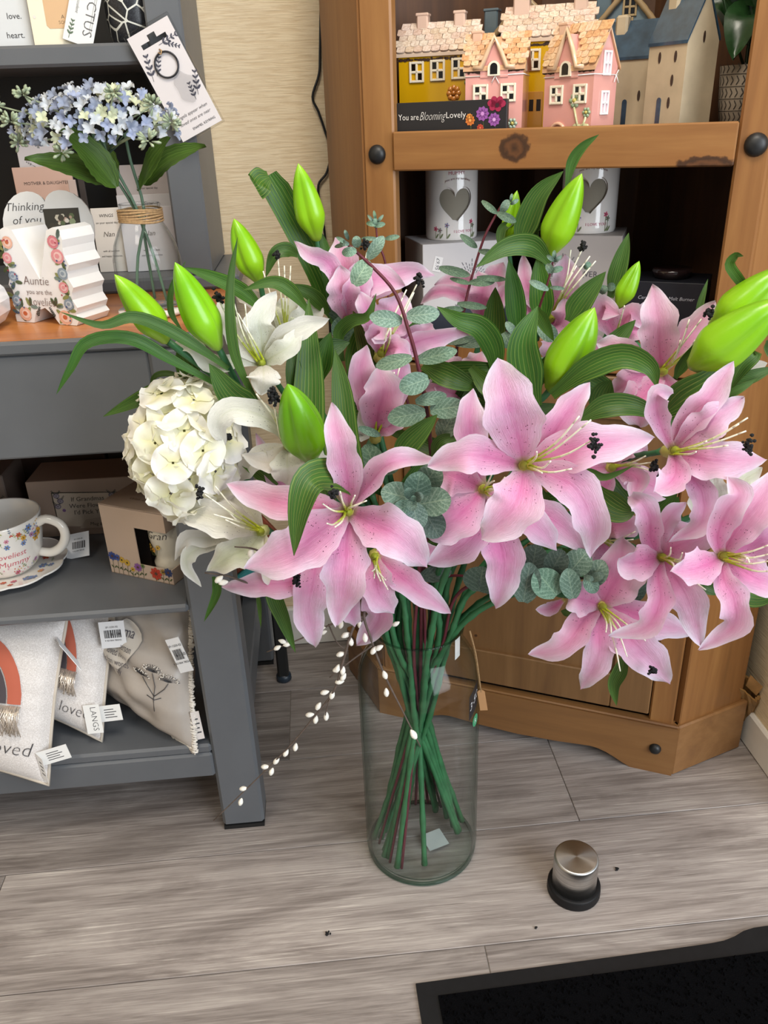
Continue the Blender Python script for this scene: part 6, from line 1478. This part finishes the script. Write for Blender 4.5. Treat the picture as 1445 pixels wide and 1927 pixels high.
s12 = lily_stem('pink lily with tall yellow green buds at the top of the bouquet')
bloom(s12, (1035, 602, 1.045), [
    ([(1052, 560, -.01), (1065, 525, -.014), (1062, 478, .0)], 60, {'cup': .35}),
    ([(1050, 610, -.02), (1062, 590, -.028), (1062, 562, -.02)], 48, {'tn': (.95, .97, 1.12)}),
    ([(1010, 570, .0), (990, 530, .0), (984, 478, .01)], 36, {'tn': (1, .92, .94)}),
    ([(1045, 640, -.02), (1040, 660, -.03), (1030, 690, -.02)], 52, {'tn': (.95, .97, 1.12)}),
    ([(1005, 590, .0), (985, 580, .0), (975, 570, .01)], 30)],
    [(1096, 468, -.03), (1110, 482, -.03), (1121, 491, -.03), (1074, 470, -.03), (1085, 500, -.03)], [(1096, 464, -.03, 1.1)])
stem(s12, [at(1010, 740, 1.03), bk(1035, 602, 1.045, .01)])
bud(s12, (1095, 326, 1.0), (1029, 486, 1.02), 64, (1.12, 1.05, .75)); bud(s12, (973, 358, 1.06), (955, 458, 1.06), 34, (1.1, 1.05, .7)); bud(s12, (1203, 491, 1.03), (1162, 580, 1.03), 38, (.95, 1, .8))
bud(s12, (1119, 578, .90), (1034, 737, .92), 84, (.88, .92, .75), .48)
mb = MB(); mb.tube(spline([at(1000, 760, .94), at(1020, 750, .925), at(1036, 732, .92)], 6), .004, 6); obj('stem', mb, M['green_stem'], s12); mb = MB(); mb.tube(spline([at(1010, 640, 1.05), at(1018, 560, 1.03), at(1030, 482, 1.02)], 8), .0035, 6); obj('stem', mb, M['green_stem'], s12); mb = MB(); mb.tube(spline([at(990, 600, 1.07), at(965, 520, 1.065), at(956, 455, 1.06)], 8), .0028, 6); obj('stem', mb, M['green_stem'], s12); mb = MB(); mb.tube(spline([at(1120, 680, 1.05), at(1145, 620, 1.04), at(1163, 577, 1.03)], 8), .0028, 6); obj('stem', mb, M['green_stem'], s12)
leaf(s12, [(1066, 352, 1.03), (1076, 305, 1.025), (1096, 276, 1.02), (1127, 253, 1.015)], 22, .3, .3, tn=(1.0, 1.2, 1))
leaf(s12, [(975, 470, 1.04), (990, 420, 1.035), (1015, 365, 1.03), (1060, 322, 1.025)], 46, .1, .25, tn=(1, 1.15, .95))
leaf(s12, [(1036, 495, 1.0), (1000, 462, .985), (950, 466, .975), (896, 503, .97)], 42, -.1, .25, tn=(1.15, 1.25, .95))
leaf(s12, [(940, 470, 1.05), (945, 430, 1.05), (975, 415, 1.05)], 18, .2); leaf(s12, [(1010, 460, 1.04), (1002, 435, 1.04), (1025, 420, 1.035)], 24, .2, tn=(.7, .75, .7))
leaf(s12, [(1022, 610, 1.0), (1018, 550, .995), (1012, 480, 1.0)], 46, 0, .25, tn=(.85, .95, .6))
leaf(s12, [(1070, 605, .985), (1095, 565, .98), (1140, 511, .98)], 46, .1, .25, tn=(1, 1.05, .85)); leaf(s12, [(1148, 560, 1.06), (1165, 500, 1.06), (1183, 438, 1.06)], 34, .1, .2, tn=(1.05, 1.3, .9))
leaf(s12, [(1008, 765, .90), (990, 700, .885), (985, 640, .88), (1012, 576, .89)], 66, 0, .2, tn=(.9, 1.0, .75)); leaf(s12, [(1010, 578, .892), (1022, 605, .90), (1042, 642, .91)], 26, .3, .2, tn=(1.2, 1.3, .9))
leaf(s12, [(1038, 744, .90), (1100, 696, .875), (1170, 670, .86), (1222, 690, .85), (1237, 730, .85)], 50, .1, .25, tn=(.85, 1.05, .9)); leaf(s12, [(1130, 672, .93), (1160, 640, .93), (1196, 602, .935)], 36, 0, .25, tn=(.95, 1.0, .75))
leaf(s12, [(1120, 780, .90), (1135, 740, .895), (1150, 715, .89)], 46, 0, .3, tn=(.7, .75, .6))
# ------------------------------------------------------------------ white lilies and hydrangea on the left
w1 = lily_stem('white lily opening upwards at the left of the bouquet', 'white_lily_stem')
bloom(w1, (494, 684, .905), [
    ([(492, 635, -.014), (488, 600, -.02), (520, 549, .0)], 54, {'wave': .1}),
    ([(520, 655, -.012), (555, 622, -.018), (620, 600, -.005)], 48, {'cup': .35}),
    ([(515, 670, -.018), (545, 650, -.024), (568, 615, -.01)], 42),
    ([(496, 698, -.034), (496, 716, -.045), (491, 742, -.040)], 62, {'cup': -.25}),
    ([(460, 655, -.012), (430, 610, -.02), (410, 566, -.005)], 42, {'cup': .35, 'wave': .08}),
    ([(445, 680, -.016), (400, 685, -.03), (360, 650, -.03), (319, 650, -.01)], 36, {'wave': .1, 'cup': .4})],
    [(414, 568, -.03), (441, 572, -.035), (461, 572, -.035), (448, 590, -.035)], [(411, 560, -.03, 1.25)], 'white', (1, 1, 1))
bloom(w1, (535, 640, .985), [
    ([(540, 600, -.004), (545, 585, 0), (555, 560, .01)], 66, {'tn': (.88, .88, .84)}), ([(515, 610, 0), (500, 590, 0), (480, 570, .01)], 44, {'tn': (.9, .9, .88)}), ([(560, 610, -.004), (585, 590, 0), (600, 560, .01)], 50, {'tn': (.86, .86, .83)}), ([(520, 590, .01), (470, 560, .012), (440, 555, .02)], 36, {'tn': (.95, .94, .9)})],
    [(523, 485, -.01), (535, 500, -.01), (547, 500, -.01), (495, 510, -.01)], [(522, 480, -.01, .8)], 'white')
bloom(w1, (543, 840, .865), [
    ([(525, 805, -.022), (485, 780, -.04), (435, 772, -.05), (408, 800, -.05), (425, 838, -.035)], 52, {'cup': .2}),
    ([(540, 870, -.024), (542, 890, -.03), (540, 915, -.015)], 64), ([(505, 850, -.01), (470, 875, -.012), (450, 908, .0)], 40), ([(570, 855, -.012), (600, 870, -.012), (625, 880, .0)], 44), ([(520, 860, -.018), (500, 870, -.024), (455, 855, -.02)], 40)],
    [(482, 741, -.05), (512, 745, -.05), (528, 752, -.05), (518, 770, -.05)], [(511, 741, -.055, 1.5), (515, 748, -.055, 1.2), (430, 823, -.03, .7)], 'white')
bloom(w1, (492, 1000, .845), [
    ([(445, 985, -.022), (395, 972, -.034), (330, 958, -.02)], 70, {'cup': .2, 'tn': (.95, .94, .86)}), ([(470, 1030, -.016), (435, 1045, -.024), (390, 1075, -.01)], 62, {'tn': (.97, .95, .86)}), ([(470, 960, .002), (440, 930, .002), (420, 905, .01)], 50, {'tn': (.92, .91, .85)}), ([(500, 1035, -.01), (510, 1075, -.01), (530, 1115, .0)], 44, {'tn': (.95, .94, .86)}),
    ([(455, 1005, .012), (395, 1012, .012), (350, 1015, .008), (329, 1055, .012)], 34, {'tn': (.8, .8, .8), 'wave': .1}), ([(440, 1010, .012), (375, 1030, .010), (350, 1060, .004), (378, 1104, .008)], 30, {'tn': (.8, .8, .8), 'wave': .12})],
    [(385, 930, -.05), (402, 968, -.045), (424, 978, -.045), (428, 960, -.04), (405, 915, -.04)], [(375, 926, -.055, 1.2)], 'white', (1, .99, .92))
stem(w1, [bk(494, 684, .905)]); stem(w1, [bk(535, 640, .985, .02)]); stem(w1, [bk(543, 840, .865)]); stem(w1, [bk(492, 1000, .845)])
bud(w1, (215, 516, .86), (316, 646, .875), 60, (.98, 1, .9)); bud(w1, (329, 493, .86), (413, 660, .87), 68, (.9, .98, .85)); bud(w1, (440, 411, .985), (490, 533, .99), 54, (1, 1, .85))
mb = MB(); mb.tube(spline([at(470, 770, .90), at(440, 710, .885), at(412, 656, .87)], 8), .0042, 6); obj('stem', mb, M['green_stem'], w1); mb = MB(); mb.tube(spline([at(450, 740, .90), at(380, 690, .88), at(315, 642, .875)], 8), .004, 6); obj('stem', mb, M['green_stem'], w1); mb = MB(); mb.tube(spline([at(520, 640, 1.0), at(500, 580, .995), at(489, 530, .99)], 8), .0035, 6); obj('stem', mb, M['green_stem'], w1)
leaf(w1, [(430, 694, .87), (375, 655, .855), (312, 618, .845), (249, 597, .835), (190, 612, .825), (113, 587, .82)], 26, .2, .3, tn=(.8, .95, .8), nu=24)
leaf(w1, [(420, 730, .87), (325, 678, .855), (245, 637, .84), (165, 644, .83), (132, 695, .825), (106, 742, .825)], 26, .2, .3, tn=(.75, .95, .8), nu=24)
leaf(w1, [(335, 738, .89), (300, 735, .885), (254, 755, .88), (194, 784, .88)], 32, .1, .3, tn=(1.1, 1.2, .9)); leaf(w1, [(355, 712, .91), (315, 703, .91), (290, 710, .91), (283, 740, .91)], 12, .3, tn=(.6, .7, .6))
leaf(w1, [(365, 720, .90), (350, 685, .895), (334, 655, .89)], 44, 0, .25, tn=(.85, 1, .85)); leaf(w1, [(492, 775, .875), (440, 748, .86), (393, 684, .85)], 58, 0, .22, tn=(.95, 1.15, 1.2))
leaf(w1, [(490, 770, .88), (445, 680, .865), (432, 600, .86), (434, 520, .865), (447, 446, .87)], 24, .5, .3, tn=(.75, .95, .8)); leaf(w1, [(500, 590, .97), (455, 548, .96), (400, 522, .955), (345, 503, .95)], 30, .2, .3, tn=(.85, .95, .5))
leaf(w1, [(580, 585, .95), (545, 545, .94), (510, 531, .935), (456, 546, .93)], 28, .1, .3, tn=(.95, 1.1, .8)); leaf(w1, [(560, 480, 1.0), (540, 470, .99), (516, 480, .985), (500, 522, .985)], 28, .2, .3, tn=(.8, .9, .8)); leaf(w1, [(618, 590, .99), (588, 556, .985), (542, 535, .98)], 30, .2, .3, tn=(.7, .75, .5))
leaf(w1, [(340, 620, .94), (321, 585, .94), (324, 538, .94), (350, 490, .945)], 13, .3, .3, tn=(.75, .85, .8))
leaf(w1, [(520, 915, .865), (480, 880, .86), (433, 849, .86)], 32, .1, .25, tn=(1, 1.1, .8)); leaf(w1, [(402, 1085, .90), (408, 1115, .90), (384, 1170, .90)], 18, .3, tn=(.8, .9, .8)); leaf(w1, [(484, 1115, .92), (488, 1140, .92), (491, 1182, .92)], 9, .3, tn=(1, 1.1, 1))
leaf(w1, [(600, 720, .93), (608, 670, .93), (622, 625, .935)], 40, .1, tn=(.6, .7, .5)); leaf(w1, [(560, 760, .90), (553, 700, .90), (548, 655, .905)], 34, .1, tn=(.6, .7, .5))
wr = lily_stem('pale white lily half hidden behind the right edge of the pink blooms', 'white_lily_stem')
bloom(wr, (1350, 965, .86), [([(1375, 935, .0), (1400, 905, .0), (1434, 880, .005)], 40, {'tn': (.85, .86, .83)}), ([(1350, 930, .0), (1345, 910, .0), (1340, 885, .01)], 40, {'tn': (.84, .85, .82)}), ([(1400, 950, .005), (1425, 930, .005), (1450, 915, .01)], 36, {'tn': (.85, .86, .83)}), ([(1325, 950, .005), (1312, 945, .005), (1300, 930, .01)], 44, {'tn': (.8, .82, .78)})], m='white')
stem(wr, [bk(1350, 965, .86)])
o = obj('petal', sheet([(1385, 720, .90), (1410, 695, .895), (1444, 683, .89)], 26, 0, .2), M['white'], wr); o.color = (.97, .97, 1, 1)
o = obj('petal', sheet([(668, 800, .93), (684, 820, .925), (676, 770, .92)], 24, 0, .2), M['white'], wr); o.color = (.95, .96, 1, 1)

hw = thing('white_hydrangea_stem', 'round white hydrangea head at the left of the bouquet', 'flower')
hc = at(347, 838, .862); hmb = MB()
for k in range(4):
    a = k * pi / 2 + .1
    def fp(u, v, a=a, k=k):
        q = 2 * v - 1; w = .0128 * (.30 + .70 * S3(0, .5, u)) * q; r = .0010 + .0180 * u * (1 - .30 * q * q * S3(.3, 1, u)); z = .0032 * u * u + .0022 * q * q * u + .0011 * sin(5 * u + 4 * q + k) * u + .0014 * sin(5.5 * q + k * 2) * u * u - .0030 * S3(.6, 1, u)
        return Vector((cos(a) * r - sin(a) * w, sin(a) * r + cos(a) * w, z + .001 * (k % 2)))
    hmb.grid(fp, 7, 8)
hf = hmb.mesh('floret')
t = NT('hydrangea_floret'); t.set(rough=.55); oi = t.n('ShaderNodeObjectInfo'); uvn = t.n('ShaderNodeUVMap'); spn = t.n('ShaderNodeSeparateXYZ'); t.l(uvn.outputs[0], spn.inputs[0])
cc = t.mix(t.math('SUBTRACT', 1.0, t.math('MULTIPLY', spn.outputs[0], 1.3), True), oi.outputs['Color'], C('#e3dfae')); t.base(cc); t.bump(t.noise(t.coord(), 300, 2), .2, .001); t.translucent(cc, .3); hf.materials.append(t.m)
mb = MB(); mb.col = C('#a9ad72'); mb.lathe([(.0001, -.03), (.026, -.015), (.034, .005), (.026, .028), (.0001, .038)], 14, hc); hcore = obj('bloom', mb, M['filament'], hw)
for k in range(56):
    zt = 1 - 2 * (k + .5) / 56; a = k * 2.39996; rr = sqrt(1 - zt * zt); d = Vector((rr * cos(a), rr * sin(a), zt))
    if d.y > .55: continue
    q = RB.uniform(.90, 1.03); o = bpy.data.objects.new('floret', hf); COL.objects.link(o); o.parent = hcore
    o.location = hc + RIGHT * (d.x * .056 * q) + UP * (d.z * .074 * q) + FWD * (d.y * .052 * q)
    dd = (RIGHT * d.x + UP * d.z + FWD * d.y + Vector((RB.uniform(-.25, .25), RB.uniform(-.35, .1), RB.uniform(-.15, .3)))).normalized(); orient(o, dd, RB.uniform(0, 6)); o.scale = (RB.uniform(1.2, 1.5),) * 3
    g = RB.uniform(.93, 1.0); o.color = (g * .93, g * .92, g * RB.uniform(.78, .92), 1)
stem(hw, [hc + Vector((.02, .02, -.02)), hc])

# ------------------------------------------------------------------ eucalyptus sprigs
def euleaf(parent, c, L, Wd, ang, Y, nrm=0.0, tn=(1, 1, 1), roll=0.0):
    x, y = c; dx, dy = cos(ang) * L, -sin(ang) * L
    P = [at(x - dx, y - dy, Y), at(x - dx * .3, y - dy * .3, Y - .004 + nrm * .3), at(x + dx * .4, y + dy * .4, Y - .004 + nrm), at(x + dx, y + dy, Y + nrm * 1.4)]
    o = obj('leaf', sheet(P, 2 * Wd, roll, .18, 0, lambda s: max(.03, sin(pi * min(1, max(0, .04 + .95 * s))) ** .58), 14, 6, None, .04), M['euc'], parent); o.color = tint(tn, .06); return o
def twig(parent, pts, r0, r1, m='red_stem', n=24):
    Q = spline([at(*p) if not isinstance(p, Vector) else p for p in pts], n); mb = MB(); mb.tube(Q, [r0 + (r1 - r0) * i / n for i in range(n + 1)], 7); return obj('stem', mb, M[m], parent)
D_ = radians
e1 = thing('eucalyptus_sprig', 'long eucalyptus sprig with paired round leaves rising in the bouquet middle', 'foliage')
twig(e1, [(652, 458, .87), (701, 502, .865), (744, 552, .862), (768, 619, .862), (785, 681, .865), (804, 779, .87), (812, 860, .90)], .0016, .0026)
for (c, L, w, a, tn) in (((680, 513), 27, 19, 58, (1.1, 1.1, .9)), ((707, 466), 26, 12, 55, (1.15, 1.15, 1)), ((726, 600), 31, 16, 172, (1, 1.08, 1.08)), ((796, 592), 31, 17, 5, (1, 1.05, 1.02)), ((741, 681), 35, 14, 194, (.78, .8, .72)), ((822, 669), 39, 15, 14, (.78, .82, .72)), ((779, 722), 29, 21, 200, (.8, .85, .8)), ((811, 750), 30, 13, 12, (.66, .68, .66)), ((765, 782), 36, 21, 190, (.7, .72, .68)), ((842, 768), 33, 20, 8, (.75, .78, .75)), ((840, 803), 24, 20, 60, (1, 1, .85)), ((671, 455), 11, 9, 90, (.9, .9, .85)), ((657, 474), 14, 9, 190, (.9, .9, .85)), ((643, 452), 12, 4, 150, (.7, .72, .68)), ((640, 462), 11, 4, 195, (.7, .72, .68)), ((652, 442), 10, 4, 110, (.7, .75, .7)), ((648, 458), 9, 5, 170, (.65, .68, .65))):
    euleaf(e1, c, L, w, D_(a), .862 + RB.uniform(-.006, .006), RB.uniform(-.01, .01), tn)
stem(e1, [at(812, 860, .90)], .0024, 'red_stem', node=False)
e1b = thing('eucalyptus_sprig', 'small eucalyptus tip standing in front of the cabinet post', 'foliage')
twig(e1b, [(707, 415, 1.03), (711, 455, 1.03), (727, 505, 1.03), (740, 640, 1.02), (790, 850, 1.0)], .001, .002)
for (c, L, w, a) in (((706, 418), 11, 4, 90), ((698, 412), 10, 3, 130), ((715, 412), 10, 3, 50), ((700, 421), 11, 5, 175), ((714, 423), 11, 5, 10), ((696, 449), 16, 4, 178), ((738, 447), 14, 5, 10), ((705, 405), 9, 3, 100)): euleaf(e1b, c, L, w, D_(a), 1.03, 0, (.75, .8, .72))
stem(e1b, [at(790, 850, 1.0)], .0022, 'red_stem', node=False)
e2 = thing('eucalyptus_sprig', 'dark leaved eucalyptus sprig in front of the boxed wax burner', 'foliage')
twig(e2, [(948, 380, 1.02), (937, 398, 1.02), (910, 450, 1.02), (885, 532, 1.02), (873, 584, 1.02), (861, 639, 1.02), (855, 760, 1.02)], .0012, .0022)
for (c, L, w, a, tn) in (((921, 390), 19, 6, -40, (.6, .62, .5)), ((953, 409), 20, 8, -25, (.55, .58, .48)), ((882, 454), 20, 7, -38, (.6, .62, .5)), ((918, 475), 18, 6, -10, (.5, .52, .42)), ((855, 511), 30, 9, -14, (.5, .52, .42)), ((907, 531), 24, 8, 2, (.48, .5, .4)), ((866, 529), 20, 5, -15, (.5, .52, .4)), ((925, 524), 28, 6, -4, (.48, .5, .4)), ((854, 582), 20, 6, 0, (.5, .52, .4)), ((888, 575), 28, 7, -8, (.5, .52, .4)), ((968, 380), 9, 4, 30, (.7, .75, .75)), ((950, 388), 14, 8, 60, (.65, .7, .68)), ((880, 645), 34, 10, -4, (.5, .52, .42)), ((865, 640), 30, 8, 190, (.5, .52, .42)), ((962, 372), 8, 3, 80, (.7, .75, .75))): euleaf(e2, c, L, w, D_(a), 1.015, 0, tn)
stem(e2, [at(855, 760, 1.02)], .0022, 'red_stem', node=False)
e3 = thing('eucalyptus_sprig', 'eucalyptus rosette facing the viewer between the two largest pink lilies', 'foliage')
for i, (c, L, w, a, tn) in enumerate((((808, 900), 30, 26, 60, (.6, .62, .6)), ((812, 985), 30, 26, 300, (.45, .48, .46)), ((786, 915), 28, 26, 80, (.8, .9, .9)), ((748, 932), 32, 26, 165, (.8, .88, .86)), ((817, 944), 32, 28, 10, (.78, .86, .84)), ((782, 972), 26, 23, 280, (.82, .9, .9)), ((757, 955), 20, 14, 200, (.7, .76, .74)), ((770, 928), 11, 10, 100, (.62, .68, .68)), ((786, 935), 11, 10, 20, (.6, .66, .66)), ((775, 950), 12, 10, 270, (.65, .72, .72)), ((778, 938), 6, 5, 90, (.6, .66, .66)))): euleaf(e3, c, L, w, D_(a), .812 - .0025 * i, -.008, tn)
stem(e3, [at(790, 950, .86), at(779, 942, .80)], .0024, 'red_stem', node=False)
e4 = thing('eucalyptus_sprig', 'silver green eucalyptus tip hanging in front of the cabinet door', 'foliage')
twig(e4, [(1030, 1080, .88), (1062, 1085, .865), (1098, 1088, .855), (1124, 1085, .845)], .0022, .0012, 'bark')
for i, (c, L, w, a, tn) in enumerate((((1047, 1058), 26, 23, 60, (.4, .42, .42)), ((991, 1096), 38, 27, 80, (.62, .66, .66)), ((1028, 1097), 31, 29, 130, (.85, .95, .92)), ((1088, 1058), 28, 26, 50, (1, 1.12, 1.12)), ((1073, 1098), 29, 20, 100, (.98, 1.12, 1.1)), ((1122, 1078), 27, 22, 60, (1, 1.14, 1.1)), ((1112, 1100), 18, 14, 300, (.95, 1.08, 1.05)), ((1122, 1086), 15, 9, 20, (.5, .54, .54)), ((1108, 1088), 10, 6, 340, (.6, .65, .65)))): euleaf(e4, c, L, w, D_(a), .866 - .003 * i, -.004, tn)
stem(e4, [at(1030, 1080, .88)], .0024, 'red_stem', node=False)
e5 = thing('eucalyptus_sprig', 'thin eucalyptus tip below the tall bud at the top of the bouquet', 'foliage')
twig(e5, [(1043, 475, .97), (1038, 505, .97), (1028, 540, .97), (1012, 590, .98), (1000, 660, 1.0)], .001, .0018)
for (c, L, w, a, tn) in (((1043, 480), 9, 4, 90, (.6, .65, .62)), ((1036, 486), 9, 4, 140, (.6, .65, .62)), ((1050, 487), 9, 4, 40, (.6, .65, .62)), ((1034, 505), 10, 7, 120, (.62, .65, .6)), ((1048, 507), 12, 6, 15, (.62, .65, .6)), ((1014, 537), 20, 7, 155, (1, 1.1, 1.12)), ((1048, 542), 14, 4, 175, (.6, .62, .55)), ((1030, 625), 22, 16, 320, (1, 1.12, 1.15)), ((962, 618), 16, 8, 130, (1, 1.1, 1.1)), ((1018, 690), 18, 14, 80, (.8, .88, .85)), ((955, 640), 16, 14, 300, (.6, .64, .56))): euleaf(e5, c, L, w, D_(a), .965, 0, tn)
stem(e5, [at(1000, 660, 1.0)], .0022, 'red_stem', node=False)
e6 = thing('eucalyptus_sprig', 'shaded eucalyptus leaves deep inside the bouquet under the blooms', 'foliage')
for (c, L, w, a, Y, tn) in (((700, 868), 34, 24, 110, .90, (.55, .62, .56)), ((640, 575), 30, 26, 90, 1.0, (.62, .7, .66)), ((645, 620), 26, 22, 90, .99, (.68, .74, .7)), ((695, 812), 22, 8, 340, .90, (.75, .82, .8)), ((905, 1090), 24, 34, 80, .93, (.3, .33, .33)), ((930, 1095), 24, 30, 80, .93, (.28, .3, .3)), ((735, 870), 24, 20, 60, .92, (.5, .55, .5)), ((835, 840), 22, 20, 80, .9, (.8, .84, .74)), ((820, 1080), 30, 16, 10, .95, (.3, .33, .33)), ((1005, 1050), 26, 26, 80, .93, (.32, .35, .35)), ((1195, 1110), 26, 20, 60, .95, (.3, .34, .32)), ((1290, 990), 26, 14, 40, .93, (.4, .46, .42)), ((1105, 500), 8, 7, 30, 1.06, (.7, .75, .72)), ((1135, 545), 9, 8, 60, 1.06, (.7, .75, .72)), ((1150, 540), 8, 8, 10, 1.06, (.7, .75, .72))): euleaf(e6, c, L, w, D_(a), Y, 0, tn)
stem(e6, [at(820, 900, .95)], .0024, 'red_stem', node=False); stem(e6, [at(905, 1085, .94)], .0024, 'red_stem', node=False)
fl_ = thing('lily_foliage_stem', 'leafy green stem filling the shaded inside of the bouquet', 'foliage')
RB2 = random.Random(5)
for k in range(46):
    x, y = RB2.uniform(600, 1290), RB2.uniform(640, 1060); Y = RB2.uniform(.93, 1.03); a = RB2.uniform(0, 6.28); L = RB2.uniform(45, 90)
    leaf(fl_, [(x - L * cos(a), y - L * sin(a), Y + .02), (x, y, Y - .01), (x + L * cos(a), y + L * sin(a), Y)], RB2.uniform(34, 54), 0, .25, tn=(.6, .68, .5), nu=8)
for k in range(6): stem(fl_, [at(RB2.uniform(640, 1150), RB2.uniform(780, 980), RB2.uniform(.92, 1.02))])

# ------------------------------------------------------------------ pussy willow branches
def catkins(parent, pts, Y, sc=1.0):
    for (x, y, a) in pts:
        p = at(x, y, Y(x, y)); ax = (RIGHT * cos(D_(a)) + UP * sin(D_(a)) - FWD * .15).normalized(); mb = MB(); L, w = .0064 * sc, .0036 * sc
        mb.lathe([(.0001, -L), (w * .6, -L * .8), (w, -L * .3), (w * 1.0, L * .1), (w * .66, L * .6), (w * .25, L * .92), (.0001, L)], 10, M=Matrix.Translation(p) @ ax.to_track_quat('Z', 'Y').to_matrix().to_4x4())
        obj('catkin', mb, M['catkin'], parent)
wl1 = thing('pussy_willow_branch', 'long pussy willow branch drooping from the vase down in front of the grey table leg', 'branch')
yw = lambda x, y: .875 + (660 - min(660, x)) * .00010
twig(wl1, [(720, 1160, .93), (690, 1158, .90), (666, 1178, .875), (645, 1246, .876), (628, 1300, .878), (587, 1354, .882), (545, 1404, .886), (483, 1466, .892), (402, 1544, .90)], .0022, .0008, 'bark', 40)
twig(wl1, [(628, 1300, .878), (618, 1322, .877), (612, 1346, .876)], .0011, .0007, 'bark', 8)
catkins(wl1, [(641, 1231, 20), (635, 1258, 70), (634, 1260, 20), (645, 1262, 80), (646, 1274, 60), (639, 1283, 10), (611, 1303, 15), (625, 1308, 70), (583, 1345, 10), (594, 1354, 80), (614, 1348, 85), (599, 1329, 60), (556, 1406, 80), (538, 1417, 60), (520, 1432, 50), (499, 1443, 5), (511, 1452, 70), (458, 1484, 10), (453, 1509, 75), (660, 1207, 100), (650, 1195, 30)], yw)
wl2 = thing('pussy_willow_branch', 'short pussy willow branch hanging in front of the glass vase', 'branch')
twig(wl2, [(730, 1130, .93), (686, 1150, .88), (699, 1205, .872), (724, 1271, .868), (757, 1337, .866), (791, 1405, .866)], .0022, .0009, 'bark', 28)
catkins(wl2, [(703, 1224, 60), (713, 1219, 30), (687, 1200, 95), (724, 1270, 110), (727, 1303, 95)], lambda x, y: .866)
catkins(wl2, [(778, 1382, 120)], lambda x, y: .862, 1.25)
wl3 = thing('pussy_willow_branch', 'darker pussy willow branch behind, reaching left towards the table leg', 'branch')
twig(wl3, [(735, 1150, .95), (690, 1165, .93), (632, 1172, .925), (566, 1202, .925), (502, 1227, .93)], .0018, .0008, 'bark', 28); twig(wl3, [(700, 1215, .93), (665, 1240, .93), (620, 1275, .92)], .0014, .0009, 'bark', 8); twig(wl3, [(618, 1175, .95), (635, 1210, .95), (655, 1225, .95)], .0012, .0008, 'bark', 8)
catkins(wl3, [(531, 1207, 160), (522, 1219, 30), (608, 1190, 20), (642, 1176, 70), (653, 1195, 30), (677, 1175, 90), (661, 1208, 100), (745, 1174, 30), (540, 1213, 10), (605, 1182, 10)], lambda x, y: .922, .9)
wl4 = thing('pussy_willow_branch', 'twig ends of pussy willow poking out beside the white lily at lower left', 'branch')
twig(wl4, [(600, 1060, .90), (500, 1100, .85), (428, 1084, .838), (385, 1078, .835)], .0018, .0009, 'bark', 14); twig(wl4, [(600, 1055, .90), (520, 1050, .83), (477, 1033, .812), (441, 1029, .81)], .0018, .0008, 'bark', 14)
catkins(wl4, [(412, 1090, 40), (420, 1096, 10), (472, 1040, 80)], lambda x, y: .832 if y > 1060 else .812)
for wi in (wl1, wl2, wl3, wl4): stem(wi, [at(720, 1145, .94)], .0020, 'bark', node=False)
